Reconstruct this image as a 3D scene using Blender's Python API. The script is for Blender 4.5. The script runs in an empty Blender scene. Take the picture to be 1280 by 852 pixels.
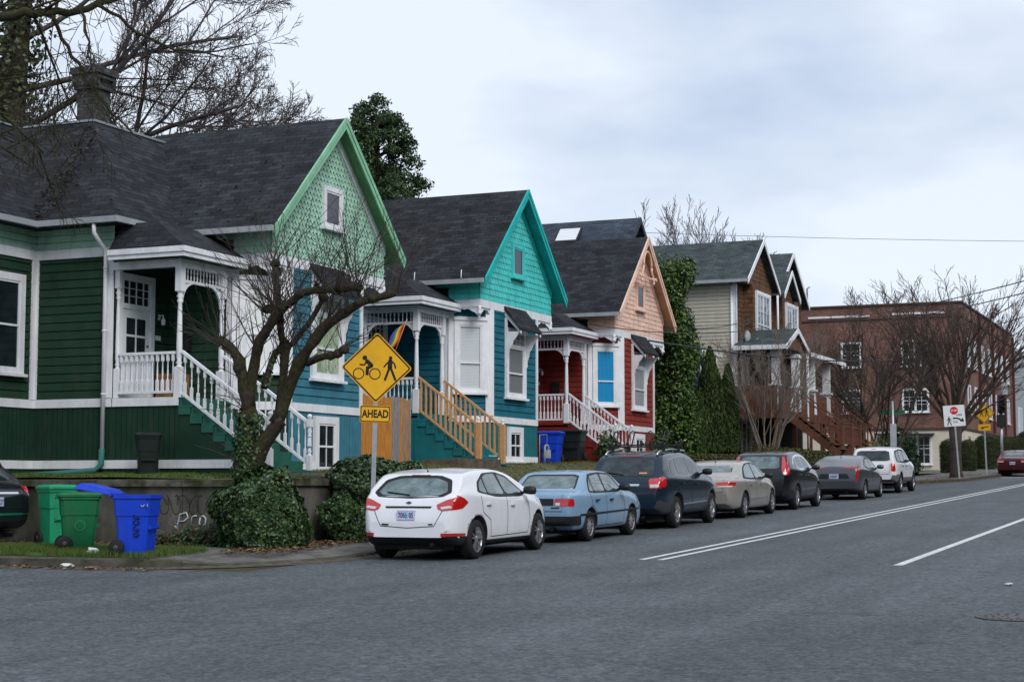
import bpy, bmesh, math, random
from math import sin, cos, pi, radians, sqrt, atan2
from mathutils import Vector, Matrix, noise
from mathutils.bvhtree import BVHTree

SC = bpy.context.scene
COL = SC.collection

# ---------------------------------------------------------------- camera, sky, sun, exposure
GR = 0.023                                   # the street climbs by 2.3 percent along +X; houses stand towards +Y
def rz(x):
    return GR * min(max(x, -60.0), 400.0)
cam_d = bpy.data.cameras.new("camera")
cam = bpy.data.objects.new("camera", cam_d)
COL.objects.link(cam)
cam.location = (0, 0, 1.78)
cam.rotation_euler = (radians(90 + 4.872), 0, radians(23.238 - 90))
cam_d.sensor_width = 36.0
cam_d.lens = 2100.0 / 1280.0 * 36.0
cam_d.clip_start = 0.1
cam_d.clip_end = 3000.0
SC.camera = cam

SUN_EL, SUN_AZ = radians(42), radians(232)   # azimuth of the light's origin, counted from +X towards +Y
w = bpy.data.worlds.new("World")
SC.world = w
w.use_nodes = True
nt = w.node_tree
nt.nodes.clear()
def N(t, kind, **kw):
    n = t.nodes.new(kind)
    for k, v in kw.items():
        setattr(n, k, v)
    return n
out = N(nt, 'ShaderNodeOutputWorld')
bg = N(nt, 'ShaderNodeBackground')
bg.inputs['Strength'].default_value = 0.10
sky = N(nt, 'ShaderNodeTexSky', sky_type='NISHITA', sun_disc=False)
sky.sun_elevation = SUN_EL
sky.sun_rotation = pi / 2 - SUN_AZ
tc = N(nt, 'ShaderNodeTexCoord')
mp = N(nt, 'ShaderNodeMapping')
mp.inputs['Scale'].default_value = (1.3, 1.3, 3.4)
mp.inputs['Location'].default_value = (0.35, 0.2, 0.1)
n1 = N(nt, 'ShaderNodeTexNoise')
n1.inputs['Scale'].default_value = 2.3
n1.inputs['Detail'].default_value = 5
n1.inputs['Roughness'].default_value = 0.5
cr = N(nt, 'ShaderNodeValToRGB')
cr.color_ramp.elements[0].position = 0.38
cr.color_ramp.elements[0].color = (4.0, 4.75, 6.05, 1)
cr.color_ramp.elements[1].position = 0.57
cr.color_ramp.elements[1].color = (6.15, 6.7, 7.45, 1)
mx = N(nt, 'ShaderNodeMixRGB')
mx.inputs['Fac'].default_value = 0.93
L = nt.links.new
L(tc.outputs['Generated'], mp.inputs['Vector'])
L(mp.outputs['Vector'], n1.inputs['Vector'])
L(n1.outputs['Fac'], cr.inputs['Fac'])
L(sky.outputs['Color'], mx.inputs['Color1'])
L(cr.outputs['Color'], mx.inputs['Color2'])
L(mx.outputs['Color'], bg.inputs['Color'])
L(bg.outputs['Background'], out.inputs['Surface'])

sd = bpy.data.lights.new("sun", 'SUN')
sd.energy = 1.5
sd.angle = radians(28)
sd.color = (1.0, 0.97, 0.93)
sun = bpy.data.objects.new("sun", sd)
COL.objects.link(sun)
sun.rotation_euler = (pi / 2 - SUN_EL, 0, SUN_AZ + pi / 2)

SC.view_settings.view_transform = 'Standard'
SC.view_settings.look = 'None'
SC.view_settings.gamma = 1.0
SC.view_settings.exposure = 0.5
SC.cycles.max_bounces = 6
SC.cycles.transparent_max_bounces = 8

# ---------------------------------------------------------------- materials
MATS = {}
def material(name, rgb, rough=0.6, metal=0.0, var=0.0, vscale=3.0, bump=0.0, bscale=30.0, kind=None,
             rgb2=None, spec=0.3, coat=0.0, bw=0.3, bh=0.13, mortar=0.012, emit=None, stretch=(1, 1, 1), wear=0.0, grime=0.0):
    """procedural material on metre-scaled UVs; var mixes the colour with a second tone through noise"""
    if name in MATS:
        return MATS[name]
    m = bpy.data.materials.new(name)
    m.use_nodes = True
    t = m.node_tree
    b = t.nodes['Principled BSDF']
    b.inputs['Roughness'].default_value = rough
    b.inputs['Metallic'].default_value = metal
    b.inputs['Specular IOR Level'].default_value = spec
    if coat:
        b.inputs['Coat Weight'].default_value = coat
        b.inputs['Coat Roughness'].default_value = 0.04
    c = tuple(rgb) + (1,)
    col = None
    uv = N(t, 'ShaderNodeTexCoord')
    mpn = N(t, 'ShaderNodeMapping')
    mpn.inputs['Scale'].default_value = stretch
    t.links.new(uv.outputs['UV'], mpn.inputs['Vector'])
    vec = mpn.outputs['Vector']
    if kind == 'brick':
        br = N(t, 'ShaderNodeTexBrick')
        br.inputs['Scale'].default_value = 1.0
        br.inputs['Brick Width'].default_value = bw
        br.inputs['Row Height'].default_value = bh
        br.inputs['Mortar Size'].default_value = mortar
        br.inputs['Mortar Smooth'].default_value = 0.3
        br.inputs['Bias'].default_value = 0.0
        br.inputs['Color1'].default_value = c
        br.inputs['Color2'].default_value = tuple(rgb2) + (1,)
        br.inputs['Mortar'].default_value = tuple(x * 0.55 for x in rgb) + (1,)
        t.links.new(uv.outputs['UV'], br.inputs['Vector'])
        col = br.outputs['Color']
        bu = N(t, 'ShaderNodeBump')
        bu.inputs['Strength'].default_value = 0.6
        bu.inputs['Distance'].default_value = 0.012
        inv = N(t, 'ShaderNodeMath', operation='SUBTRACT')
        inv.inputs[0].default_value = 1.0
        t.links.new(br.outputs['Fac'], inv.inputs[1])
        t.links.new(inv.outputs[0], bu.inputs['Height'])
        t.links.new(bu.outputs['Normal'], b.inputs['Normal'])
    if var > 0:
        nz = N(t, 'ShaderNodeTexNoise')
        nz.inputs['Scale'].default_value = vscale
        nz.inputs['Detail'].default_value = 6
        nz.inputs['Roughness'].default_value = 0.62
        t.links.new(vec, nz.inputs['Vector'])
        rp = N(t, 'ShaderNodeMapRange')
        rp.inputs['From Min'].default_value = 0.33
        rp.inputs['From Max'].default_value = 0.67
        rp.inputs['To Min'].default_value = 1.0 - var
        rp.inputs['To Max'].default_value = 1.0 + var
        t.links.new(nz.outputs['Fac'], rp.inputs['Value'])
        mul = N(t, 'ShaderNodeVectorMath', operation='SCALE')
        if col is None:
            if rgb2 is not None:
                mm = N(t, 'ShaderNodeMixRGB')
                mm.inputs['Color1'].default_value = c
                mm.inputs['Color2'].default_value = tuple(rgb2) + (1,)
                n3 = N(t, 'ShaderNodeTexNoise')
                n3.inputs['Scale'].default_value = vscale * 0.37
                n3.inputs['Detail'].default_value = 5
                t.links.new(vec, n3.inputs['Vector'])
                r3 = N(t, 'ShaderNodeMapRange')
                r3.inputs['From Min'].default_value = 0.42
                r3.inputs['From Max'].default_value = 0.6
                t.links.new(n3.outputs['Fac'], r3.inputs['Value'])
                t.links.new(r3.outputs['Result'], mm.inputs['Fac'])
                t.links.new(mm.outputs['Color'], mul.inputs[0])
            else:
                mul.inputs[0].default_value = rgb
        else:
            t.links.new(col, mul.inputs[0])
        t.links.new(rp.outputs['Result'], mul.inputs['Scale'])
        col = mul.outputs['Vector']
    if grime > 0:                                    # rain streaks and dirt runs, each with its own ragged shape
        gm = N(t, 'ShaderNodeMapping'); gm.inputs['Scale'].default_value = (2.6, 0.45, 1)
        t.links.new(uv.outputs['UV'], gm.inputs['Vector'])
        gn = N(t, 'ShaderNodeTexNoise'); gn.inputs['Scale'].default_value = 1.7; gn.inputs['Detail'].default_value = 8; gn.inputs['Roughness'].default_value = 0.68
        t.links.new(gm.outputs['Vector'], gn.inputs['Vector'])
        gr = N(t, 'ShaderNodeMapRange'); gr.inputs['From Min'].default_value = 0.50; gr.inputs['From Max'].default_value = 0.68; gr.inputs['To Min'].default_value = 0.0; gr.inputs['To Max'].default_value = grime
        t.links.new(gn.outputs['Fac'], gr.inputs['Value'])
        gx = N(t, 'ShaderNodeMixRGB'); gx.inputs['Color2'].default_value = (0.07, 0.068, 0.055, 1)
        if col is None: gx.inputs['Color1'].default_value = c
        else: t.links.new(col, gx.inputs['Color1'])
        t.links.new(gr.outputs['Result'], gx.inputs['Fac']); col = gx.outputs['Color']
    if wear > 0:                                     # flakes and scuffs with a shape of their own
        nw = N(t, 'ShaderNodeTexNoise')
        nw.inputs['Scale'].default_value = 9.0
        nw.inputs['Detail'].default_value = 9
        nw.inputs['Roughness'].default_value = 0.75
        t.links.new(uv.outputs['UV'], nw.inputs['Vector'])
        rw = N(t, 'ShaderNodeMapRange')
        rw.inputs['From Min'].default_value = 0.66 - wear * 0.2
        rw.inputs['From Max'].default_value = 0.70
        t.links.new(nw.outputs['Fac'], rw.inputs['Value'])
        mw = N(t, 'ShaderNodeMixRGB')
        if col is None:
            mw.inputs['Color1'].default_value = c
        else:
            t.links.new(col, mw.inputs['Color1'])
        mw.inputs['Color2'].default_value = (0.22, 0.21, 0.19, 1)
        t.links.new(rw.outputs['Result'], mw.inputs['Fac'])
        col = mw.outputs['Color']
    if col is None:
        b.inputs['Base Color'].default_value = c
    else:
        t.links.new(col, b.inputs['Base Color'])
    if bump > 0 and kind != 'brick':
        nb = N(t, 'ShaderNodeTexNoise')
        nb.inputs['Scale'].default_value = bscale
        nb.inputs['Detail'].default_value = 4
        t.links.new(vec, nb.inputs['Vector'])
        bu = N(t, 'ShaderNodeBump')
        bu.inputs['Strength'].default_value = min(1.0, bump * 10)
        bu.inputs['Distance'].default_value = bump
        t.links.new(nb.outputs['Fac'], bu.inputs['Height'])
        t.links.new(bu.outputs['Normal'], b.inputs['Normal'])
    if emit:
        b.inputs['Emission Color'].default_value = tuple(emit) + (1,)
        b.inputs['Emission Strength'].default_value = 1.0
    MATS[name] = m
    return m

def thin_glass(name, tint, fac=0.35, rough=0.02):
    """a see-through pane: clear tinted light plus a mirror coat"""
    if name in MATS:
        return MATS[name]
    m = bpy.data.materials.new(name)
    m.use_nodes = True
    t = m.node_tree
    t.nodes.clear()
    o = N(t, 'ShaderNodeOutputMaterial')
    g = N(t, 'ShaderNodeBsdfGlossy')
    g.inputs['Roughness'].default_value = rough
    tr = N(t, 'ShaderNodeBsdfTransparent')
    tr.inputs['Color'].default_value = tuple(tint) + (1,)
    lw = N(t, 'ShaderNodeLayerWeight')
    fr = N(t, 'ShaderNodeMath', operation='POWER')
    t.links.new(lw.outputs['Facing'], fr.inputs[0]); fr.inputs[1].default_value = 3.5
    ad = N(t, 'ShaderNodeMath', operation='ADD')
    ad.inputs[1].default_value = fac
    mxn = N(t, 'ShaderNodeMixShader')
    t.links.new(fr.outputs[0], ad.inputs[0])
    t.links.new(ad.outputs[0], mxn.inputs[0])
    t.links.new(tr.outputs[0], mxn.inputs[1])
    t.links.new(g.outputs[0], mxn.inputs[2])
    t.links.new(mxn.outputs[0], o.inputs['Surface'])
    MATS[name] = m
    return m

# ---------------------------------------------------------------- objects
def tag(o, label=None, cat=None, group=None, kind=None):
    if label: o['label'] = label
    if cat: o['category'] = cat
    if group: o['group'] = group
    if kind: o['kind'] = kind
    return o
def thing(name, label, cat, loc=(0, 0, 0), rot=0.0, group=None):
    o = bpy.data.objects.new(name, None)
    o.empty_display_size = 0.2
    COL.objects.link(o)
    o.location = loc
    o.rotation_euler = (0, 0, rot)
    return tag(o, label, cat, group)
def copy_tree(o, parent=None):
    c = o.copy()
    COL.objects.link(c)
    c.parent = parent
    for ch in o.children:
        copy_tree(ch, c)
    return c

class MB:
    """collects faces, then becomes ONE mesh object"""
    def __init__(s):
        s.v = []; s.f = []; s.m = []; s.sm = []
    def face(s, pts, mi=0, smooth=False):
        k = len(s.v)
        s.v.extend([tuple(p) for p in pts])
        s.f.append(tuple(range(k, k + len(pts))))
        s.m.append(mi); s.sm.append(smooth)
        return s
    def hexa(s, P, mi=0):
        k = len(s.v)
        s.v.extend([tuple(p) for p in P])
        for f in ((0, 3, 2, 1), (4, 5, 6, 7), (0, 1, 5, 4), (1, 2, 6, 5), (2, 3, 7, 6), (3, 0, 4, 7)):
            s.f.append(tuple(k + i for i in f)); s.m.append(mi); s.sm.append(False)
        return s
    def box(s, x0, x1, y0, y1, z0, z1, mi=0):
        return s.hexa([(x0, y0, z0), (x1, y0, z0), (x1, y1, z0), (x0, y1, z0),
                       (x0, y0, z1), (x1, y0, z1), (x1, y1, z1), (x0, y1, z1)], mi)
    def fbox(s, F, s0, s1, z0, z1, d0, d1, mi=0):
        return s.hexa([F(s0, z0, d0), F(s1, z0, d0), F(s1, z0, d1), F(s0, z0, d1),
                       F(s0, z1, d0), F(s1, z1, d0), F(s1, z1, d1), F(s0, z1, d1)], mi)
    def prism(s, A, B, mi=0, caps=True, smooth=False):
        """A, B: matching outlines (lists of 3D points)"""
        k = len(s.v); n = len(A)
        s.v.extend([tuple(p) for p in A]); s.v.extend([tuple(p) for p in B])
        for i in range(n):
            j = (i + 1) % n
            s.f.append((k + i, k + j, k + n + j, k + n + i)); s.m.append(mi); s.sm.append(smooth)
        if caps:
            s.f.append(tuple(k + i for i in reversed(range(n)))); s.m.append(mi); s.sm.append(False)
            s.f.append(tuple(k + n + i for i in range(n))); s.m.append(mi); s.sm.append(False)
        return s
    def fprism(s, F, poly, d0, d1, mi=0):
        return s.prism([F(a, b, d0) for a, b in poly], [F(a, b, d1) for a, b in poly], mi)
    def bar(s, a, b, wd, ht, mi=0, up=(0, 0, 1)):
        """rectangular bar from a to b"""
        a = Vector(a); b = Vector(b); d = (b - a).normalized()
        u = Vector(up)
        if abs(d.dot(u)) > 0.99: u = Vector((0, 1, 0))
        r = d.cross(u).normalized() * wd / 2
        u2 = r.cross(d).normalized() * ht / 2
        return s.hexa([a - r - u2, a + r - u2, a + r + u2, a - r + u2, b - r - u2, b + r - u2, b + r + u2, b - r + u2], mi)
    def tube(s, pts, radii, n=6, mi=0, cap=True, smooth=True):
        pts = [Vector(p) for p in pts]
        if not isinstance(radii, (list, tuple)): radii = [radii] * len(pts)
        k0 = len(s.v)
        d = (pts[1] - pts[0]).normalized()
        ref = Vector((0, 0, 1)) if abs(d.z) < 0.9 else Vector((1, 0, 0))
        u = d.cross(ref).normalized()
        for i, p in enumerate(pts):
            if 0 < i < len(pts) - 1: d = (pts[i + 1] - pts[i - 1])
            elif i: d = pts[i] - pts[i - 1]
            if d.length < 1e-9: d = Vector((0, 0, 1))
            d.normalize()
            u = (u - d * u.dot(d))
            if u.length < 1e-6: u = d.orthogonal()
            u.normalize()
            v = d.cross(u)
            for j in range(n):
                t = 2 * pi * j / n
                s.v.append(tuple(p + (u * cos(t) + v * sin(t)) * radii[i]))
        for i in range(len(pts) - 1):
            for j in range(n):
                a = k0 + i * n + j; b2 = k0 + i * n + (j + 1) % n
                s.f.append((a, b2, b2 + n, a + n)); s.m.append(mi); s.sm.append(smooth)
        if cap:
            s.f.append(tuple(k0 + j for j in reversed(range(n)))); s.m.append(mi); s.sm.append(False)
            e = k0 + (len(pts) - 1) * n
            s.f.append(tuple(e + j for j in range(n))); s.m.append(mi); s.sm.append(False)
        return s
    def lathe(s, prof, c=(0, 0, 0), n=16, mi=0, axis='Z', cap=True, smooth=True):
        """prof: (radius, height) pairs around an axis through c"""
        k0 = len(s.v)
        for r, h in prof:
            for j in range(n):
                t = 2 * pi * j / n
                if axis == 'Z': p = (c[0] + r * cos(t), c[1] + r * sin(t), c[2] + h)
                elif axis == 'Y': p = (c[0] + r * sin(t), c[1] + h, c[2] + r * cos(t))
                else: p = (c[0] + h, c[1] + r * cos(t), c[2] + r * sin(t))
                s.v.append(p)
        for i in range(len(prof) - 1):
            for j in range(n):
                a = k0 + i * n + j; b2 = k0 + i * n + (j + 1) % n
                s.f.append((a, b2, b2 + n, a + n)); s.m.append(mi); s.sm.append(smooth)
        if cap:
            s.f.append(tuple(k0 + j for j in reversed(range(n)))); s.m.append(mi); s.sm.append(False)
            e = k0 + (len(prof) - 1) * n
            s.f.append(tuple(e + j for j in range(n))); s.m.append(mi); s.sm.append(False)
        return s
    def grid(s, rows, mi=0, smooth=True, close=False):
        k = len(s.v); n = len(rows[0])
        for r in rows: s.v.extend([tuple(p) for p in r])
        for i in range(len(rows) - 1):
            for j in range(n if close else n - 1):
                a = k + i * n + j; b2 = k + i * n + (j + 1) % n
                s.f.append((a, b2, b2 + n, a + n)); s.m.append(mi); s.sm.append(smooth)
        return s
    def add(s, o, off=(0, 0, 0)):
        k = len(s.v)
        s.v.extend([(p[0] + off[0], p[1] + off[1], p[2] + off[2]) for p in o.v])
        s.f.extend([tuple(i + k for i in f) for f in o.f]); s.m.extend(o.m); s.sm.extend(o.sm)
        return s
    def cut(s):
        """starts a new piece: build_each makes one object per piece"""
        if not hasattr(s, 'cuts'): s.cuts = []
        s.cuts.append((len(s.v), len(s.f))); return s
    def build_each(s, name, mats, parent=None, **kw):
        c = [(0, 0)] + [q for q in getattr(s, 'cuts', []) if q[1] > 0] + [(len(s.v), len(s.f))]
        for (v0, f0), (v1, f1) in zip(c[:-1], c[1:]):
            if f1 <= f0: continue
            q = MB(); q.v = s.v[v0:v1]; q.f = [tuple(i - v0 for i in f) for f in s.f[f0:f1]]; q.m = s.m[f0:f1]; q.sm = s.sm[f0:f1]
            q.build(name, mats, parent, **kw)
    def mesh(s, name, mats, off=(0, 0, 0), weld=False, recalc=True):
        me = bpy.data.meshes.new(name)
        if off != (0, 0, 0):
            s.v = [(p[0] - off[0], p[1] - off[1], p[2] - off[2]) for p in s.v]
        me.from_pydata(s.v, [], s.f)
        for m in (mats if isinstance(mats, (list, tuple)) else [mats]): me.materials.append(m)
        me.polygons.foreach_set('material_index', s.m)
        me.polygons.foreach_set('use_smooth', s.sm)
        if weld or recalc:
            bm = bmesh.new(); bm.from_mesh(me)
            if weld: bmesh.ops.remove_doubles(bm, verts=bm.verts, dist=1e-4)
            if recalc: bmesh.ops.recalc_face_normals(bm, faces=bm.faces)
            bm.to_mesh(me); bm.free()
        uvl = me.uv_layers.new(name='UVMap').data
        vs = me.vertices
        for p in me.polygons:
            n = p.normal
            if abs(n.z) > 0.995: tx, ty = Vector((1, 0, 0)), Vector((0, 1, 0))
            else:
                tx = Vector((-n.y, n.x, 0)).normalized(); ty = n.cross(tx)
            for li in p.loop_indices:
                co = vs[me.loops[li].vertex_index].co
                uvl[li].uv = (co.dot(tx), co.dot(ty))
        return me
    def build(s, name, mats, parent=None, world=True, weld=False, recalc=True, label=None):
        off = (0, 0, 0)
        if parent is not None and world:
            q = parent; o3 = Vector((0, 0, 0))
            while q is not None:
                o3 += q.location; q = q.parent
            off = tuple(o3)
        me = s.mesh(name, mats, off, weld, recalc)
        o = bpy.data.objects.new(name, me)
        COL.objects.link(o)
        if parent is not None: o.parent = parent
        if label: o['label'] = label
        return o

def place_at(o):
    """moves a parentless mesh thing's origin to the centre of its base"""
    me = o.data
    xs = [v.co.x for v in me.vertices]; ys = [v.co.y for v in me.vertices]; z0 = min(v.co.z for v in me.vertices)
    c = Vector(((min(xs) + max(xs)) / 2, (min(ys) + max(ys)) / 2, z0))
    me.transform(Matrix.Translation(-c))
    o.location = c
    return o

class Frame:
    """a wall's own coordinates: s along the wall to the right as seen from outside, z up, d outwards"""
    def __init__(f, x, y, tx, ty):
        l = sqrt(tx * tx + ty * ty)
        f.x, f.y, f.tx, f.ty = x, y, tx / l, ty / l
        f.nx, f.ny = f.ty, -f.tx
    def __call__(f, s, z, d=0.0):
        return (f.x + f.tx * s + f.nx * d, f.y + f.ty * s + f.ny * d, z)

def text_mesh(name, body, size, mat, parent, M, ext=0.002, align='CENTER', sx=1.0, bold=0.012):
    """raised lettering; M places the text plane (x right, y up) in the parent's space"""
    cu = bpy.data.curves.new(name, 'FONT')
    cu.body = body; cu.size = size; cu.extrude = ext; cu.align_x = align; cu.align_y = 'CENTER'
    cu.offset = size * bold
    tmp = bpy.data.objects.new(name, cu)
    COL.objects.link(tmp)
    dg = bpy.context.evaluated_depsgraph_get()
    me = bpy.data.meshes.new_from_object(tmp.evaluated_get(dg))
    bpy.data.objects.remove(tmp); bpy.data.curves.remove(cu)
    me.transform(Matrix.Diagonal((sx, 1, 1, 1)))
    me.transform(M)
    me.materials.clear(); me.materials.append(mat)
    o = bpy.data.objects.new(name, me)
    COL.objects.link(o)
    if parent is not None: o.parent = parent
    return o
def plane_matrix(o, tx, ty):
    tx = Vector(tx).normalized(); ty = Vector(ty).normalized(); n = tx.cross(ty)
    M = Matrix.Identity(4)
    for i in range(3):
        M[i][0] = tx[i]; M[i][1] = ty[i]; M[i][2] = n[i]; M[i][3] = o[i]
    return M

WHITE = material('white_paint', (0.76, 0.77, 0.80), 0.55, var=0.07, vscale=2.5, wear=0.14, grime=0.2)
DARKV = material('dark_void', (0.012, 0.012, 0.013), 0.9)
CHROME = material('chrome', (0.75, 0.76, 0.78), 0.18, 1.0)
GALV = material('galvanised_steel', (0.42, 0.44, 0.47), 0.42, 0.75, var=0.12, vscale=6)
# ---------------------------------------------------------------- the ground
def asphalt():
    m = bpy.data.materials.new('asphalt'); m.use_nodes = True; t = m.node_tree; b = t.nodes['Principled BSDF']
    uv = N(t, 'ShaderNodeTexCoord')
    def noise_(sc, det, rough=0.6, st=None):
        n = N(t, 'ShaderNodeTexNoise'); n.inputs['Scale'].default_value = sc; n.inputs['Detail'].default_value = det
        n.inputs['Roughness'].default_value = rough
        if st:
            q = N(t, 'ShaderNodeMapping'); q.inputs['Scale'].default_value = st
            t.links.new(uv.outputs['UV'], q.inputs['Vector']); t.links.new(q.outputs['Vector'], n.inputs['Vector'])
        else: t.links.new(uv.outputs['UV'], n.inputs['Vector'])
        return n
    def rng(src, a, b_, c, d):
        r = N(t, 'ShaderNodeMapRange')
        for k, v in (('From Min', a), ('From Max', b_), ('To Min', c), ('To Max', d)): r.inputs[k].default_value = v
        t.links.new(src, r.inputs['Value']); return r.outputs['Result']
    def mul(a, b_):
        q = N(t, 'ShaderNodeMath', operation='MULTIPLY'); t.links.new(a, q.inputs[0]); t.links.new(b_, q.inputs[1]); return q.outputs[0]
    grain = noise_(6.5, 9, 1.0)
    patch = noise_(0.45, 5)
    oil = noise_(1.3, 4, 0.5, (0.7, 1.3, 1))
    lane = noise_(1.0, 4, 0.55, (0.05, 0.9, 1))
    vo = N(t, 'ShaderNodeTexVoronoi', feature='DISTANCE_TO_EDGE'); vo.inputs['Scale'].default_value = 0.17
    wn = noise_(1.6, 5)
    wv = N(t, 'ShaderNodeVectorMath', operation='MULTIPLY_ADD')
    wv.inputs[1].default_value = (1.1, 1.1, 0)
    t.links.new(wn.outputs['Color'], wv.inputs[0]); t.links.new(uv.outputs['UV'], wv.inputs[2])
    t.links.new(wv.outputs[0], vo.inputs['Vector'])
    f = mul(rng(grain.outputs['Fac'], 0.42, 0.58, 0.5, 1.6), rng(patch.outputs['Fac'], 0.3, 0.7, 0.8, 1.18))
    f = mul(f, rng(lane.outputs['Fac'], 0.3, 0.7, 0.76, 1.22))
    f = mul(f, rng(vo.outputs['Distance'], 0.0, 0.010, 0.68, 1.0))
    st_ = N(t, 'ShaderNodeTexVoronoi'); st_.inputs['Scale'].default_value = 26.0
    t.links.new(uv.outputs['UV'], st_.inputs['Vector'])
    sp_ = N(t, 'ShaderNodeSeparateColor'); t.links.new(st_.outputs['Color'], sp_.inputs[0])
    f = mul(f, rng(sp_.outputs[0], 0.0, 1.0, 0.58, 1.45))
    f = mul(f, rng(oil.outputs['Fac'], 0.66, 0.74, 1.0, 0.62))
    vn = N(t, 'ShaderNodeVectorMath', operation='SCALE')
    vn.inputs[0].default_value = (0.067, 0.077, 0.086)
    t.links.new(f, vn.inputs['Scale'])
    t.links.new(vn.outputs['Vector'], b.inputs['Base Color'])
    b.inputs['Roughness'].default_value = 0.78
    bu = N(t, 'ShaderNodeBump'); bu.inputs['Strength'].default_value = 0.7; bu.inputs['Distance'].default_value = 0.012
    t.links.new(grain.outputs['Fac'], bu.inputs['Height']); t.links.new(bu.outputs['Normal'], b.inputs['Normal'])
    return m
ASPH = asphalt()
CONC = material('sidewalk_concrete', (0.145, 0.138, 0.127), 0.9, kind='brick', rgb2=(0.115, 0.11, 0.10), bw=1.5, bh=1.5, mortar=0.02, var=0.35, vscale=2.2, grime=.3)
KERBM = material('kerb_concrete', (0.08, 0.07, 0.058), 0.9, var=0.45, vscale=4, bump=0.004, bscale=25, rgb2=(0.05, 0.055, 0.035))
SOIL = material('bare_soil', (0.055, 0.042, 0.028), 0.95, var=0.4, vscale=3, bump=0.02, bscale=12, rgb2=(0.035, 0.05, 0.012))
LAWN = material('lawn_turf', (0.055, 0.095, 0.014), 0.95, var=0.4, vscale=2.4, bump=0.02, bscale=40, rgb2=(0.06, 0.055, 0.022))
PAINT = material('road_paint', (0.62, 0.62, 0.62), 0.7, var=0.2, vscale=5, wear=0.55)

def sheet(mb, xs, ys, zf, mi=0):
    mb.grid([[(x, y, zf(x, y)) for y in ys] for x in xs], mi, smooth=False)
def lin(a, b, n): return [a + (b - a) * i / n for i in range(n + 1)]
g = MB()
xs = [-60.0] + lin(-20, 400, 42) + [800, 1400]
ys = [-900, -300, -60, -14, 0, 13.0, 20, 60, 150, 500, 900]
sheet(g, xs, ys, lambda x, y: rz(x) - 0.02 - max(0, (abs(y) - 60)) * 0.003)
tag(g.build('ground', SOIL), kind='structure')
g = MB()
KY = 13.55                                    # kerb face of the main street, on the houses' side
KX = 21.55                                    # kerb face of the side street
sheet(g, [-60] + lin(-20, 396, 104), [-3.6, 0, 4, 8, KY + 0.05], lambda x, y: rz(x) - 0.012)
sheet(g, lin(3.5, KX + 0.06, 6), lin(KY + 0.05, 90, 12), lambda x, y: rz(x) - 0.012)
tag(g.build('road', ASPH), kind='structure')
g = MB()
for (xa, xb, y, wd) in ((25.7, 92, 8.78, 0.11), (25.7, 92, 8.47, 0.11), (25.5, 92, 4.68, 0.14), (100, 200, 8.65, 0.12)):
    n = int((xb - xa) / 4)
    sheet(g, lin(xa, xb, n), [y - wd / 2, y + wd / 2], lambda x, yy: rz(x) - 0.008)
sheet(g, [93.0, 93.5], [4.5, 11.8], lambda x, yy: rz(x) - 0.0075)
tag(g.build('road_marking', PAINT), kind='structure')

# kerb line round the corner, pavement with joints, verge
def kerb_path():
    p = [(KX, 90.0), (KX, 40.0), (KX, 24), (KX, 20), (KX, 17.6)]
    cx, cy, r = KX + 3.4, KY + 3.4, 3.4
    for i in range(0, 9):
        a = pi + (pi / 2) * i / 8
        p.append((cx + r * cos(a), cy + r * sin(a)))
    for x in (30, 40, 50, 60, 70, 78): p.append((x, KY))
    for (x, y) in ((84, 12.05), (92, 11.95), (102, 11.9), (130, 11.9), (200, 11.9), (396, 11.9)): p.append((x, y))
    return p
KP = kerb_path()
def resample(path, step):
    o = []
    for (a, b) in zip(path[:-1], path[1:]):
        d = math.dist(a, b); n = max(1, int(d / step))
        for i in range(n): o.append((a[0] + (b[0] - a[0]) * i / n, a[1] + (b[1] - a[1]) * i / n))
    o.append(path[-1]); return o
KPr = resample(KP, 1.5)
def offset_path(path, d):
    o = []
    for i, p in enumerate(path):
        a = path[max(0, i - 1)]; b = path[min(len(path) - 1, i + 1)]
        tx, ty = b[0] - a[0], b[1] - a[1]; l = math.hypot(tx, ty)
        o.append((p[0] - ty / l * d, p[1] + tx / l * d))
    return o
def strip(mb, path, d0, z0, d1, z1, mi=0):
    A = offset_path(path, d0); B = offset_path(path, d1)
    mb.grid([[(a[0], a[1], rz(a[0]) + z0), (b[0], b[1], rz(b[0]) + z1)] for a, b in zip(A, B)], mi, smooth=False)
KH = lambda x: 0.14
g = MB()
rnd = random.Random(4)
# the ramp at the corner: the kerb sinks between two points
def kh(x, y):
    if y < 15.5 and x < 27.0:
        t = min(1, max(0, (15.5 - y) / 0.9)); u = min(1, max(0, (x - 25.6) / 1.4))
        return 0.14 - 0.115 * t * (1 - u)
    return 0.14
A = KPr; B = offset_path(KPr, 0.03); Cc = offset_path(KPr, 0.17)
rows = []
for a, b, c in zip(A, B, Cc):
    h = kh(a[0], a[1])
    rows.append([(a[0], a[1], rz(a[0]) - 0.05), (a[0], a[1], rz(a[0]) + h - 0.02), (b[0], b[1], rz(b[0]) + h), (c[0], c[1], rz(c[0]) + h + 0.004), (c[0], c[1], rz(c[0]) - 0.1)])
g.grid(rows, 0, smooth=False)
tag(g.build('kerb', KERBM), kind='structure')
g = MB()
E_ = offset_path(KPr, 0.165)
rows = []
for a, c in zip(KPr, E_):
    h = kh(a[0], a[1])
    inner = offset_path(KPr, 0)[0]
    rows.append((c, h))
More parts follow.
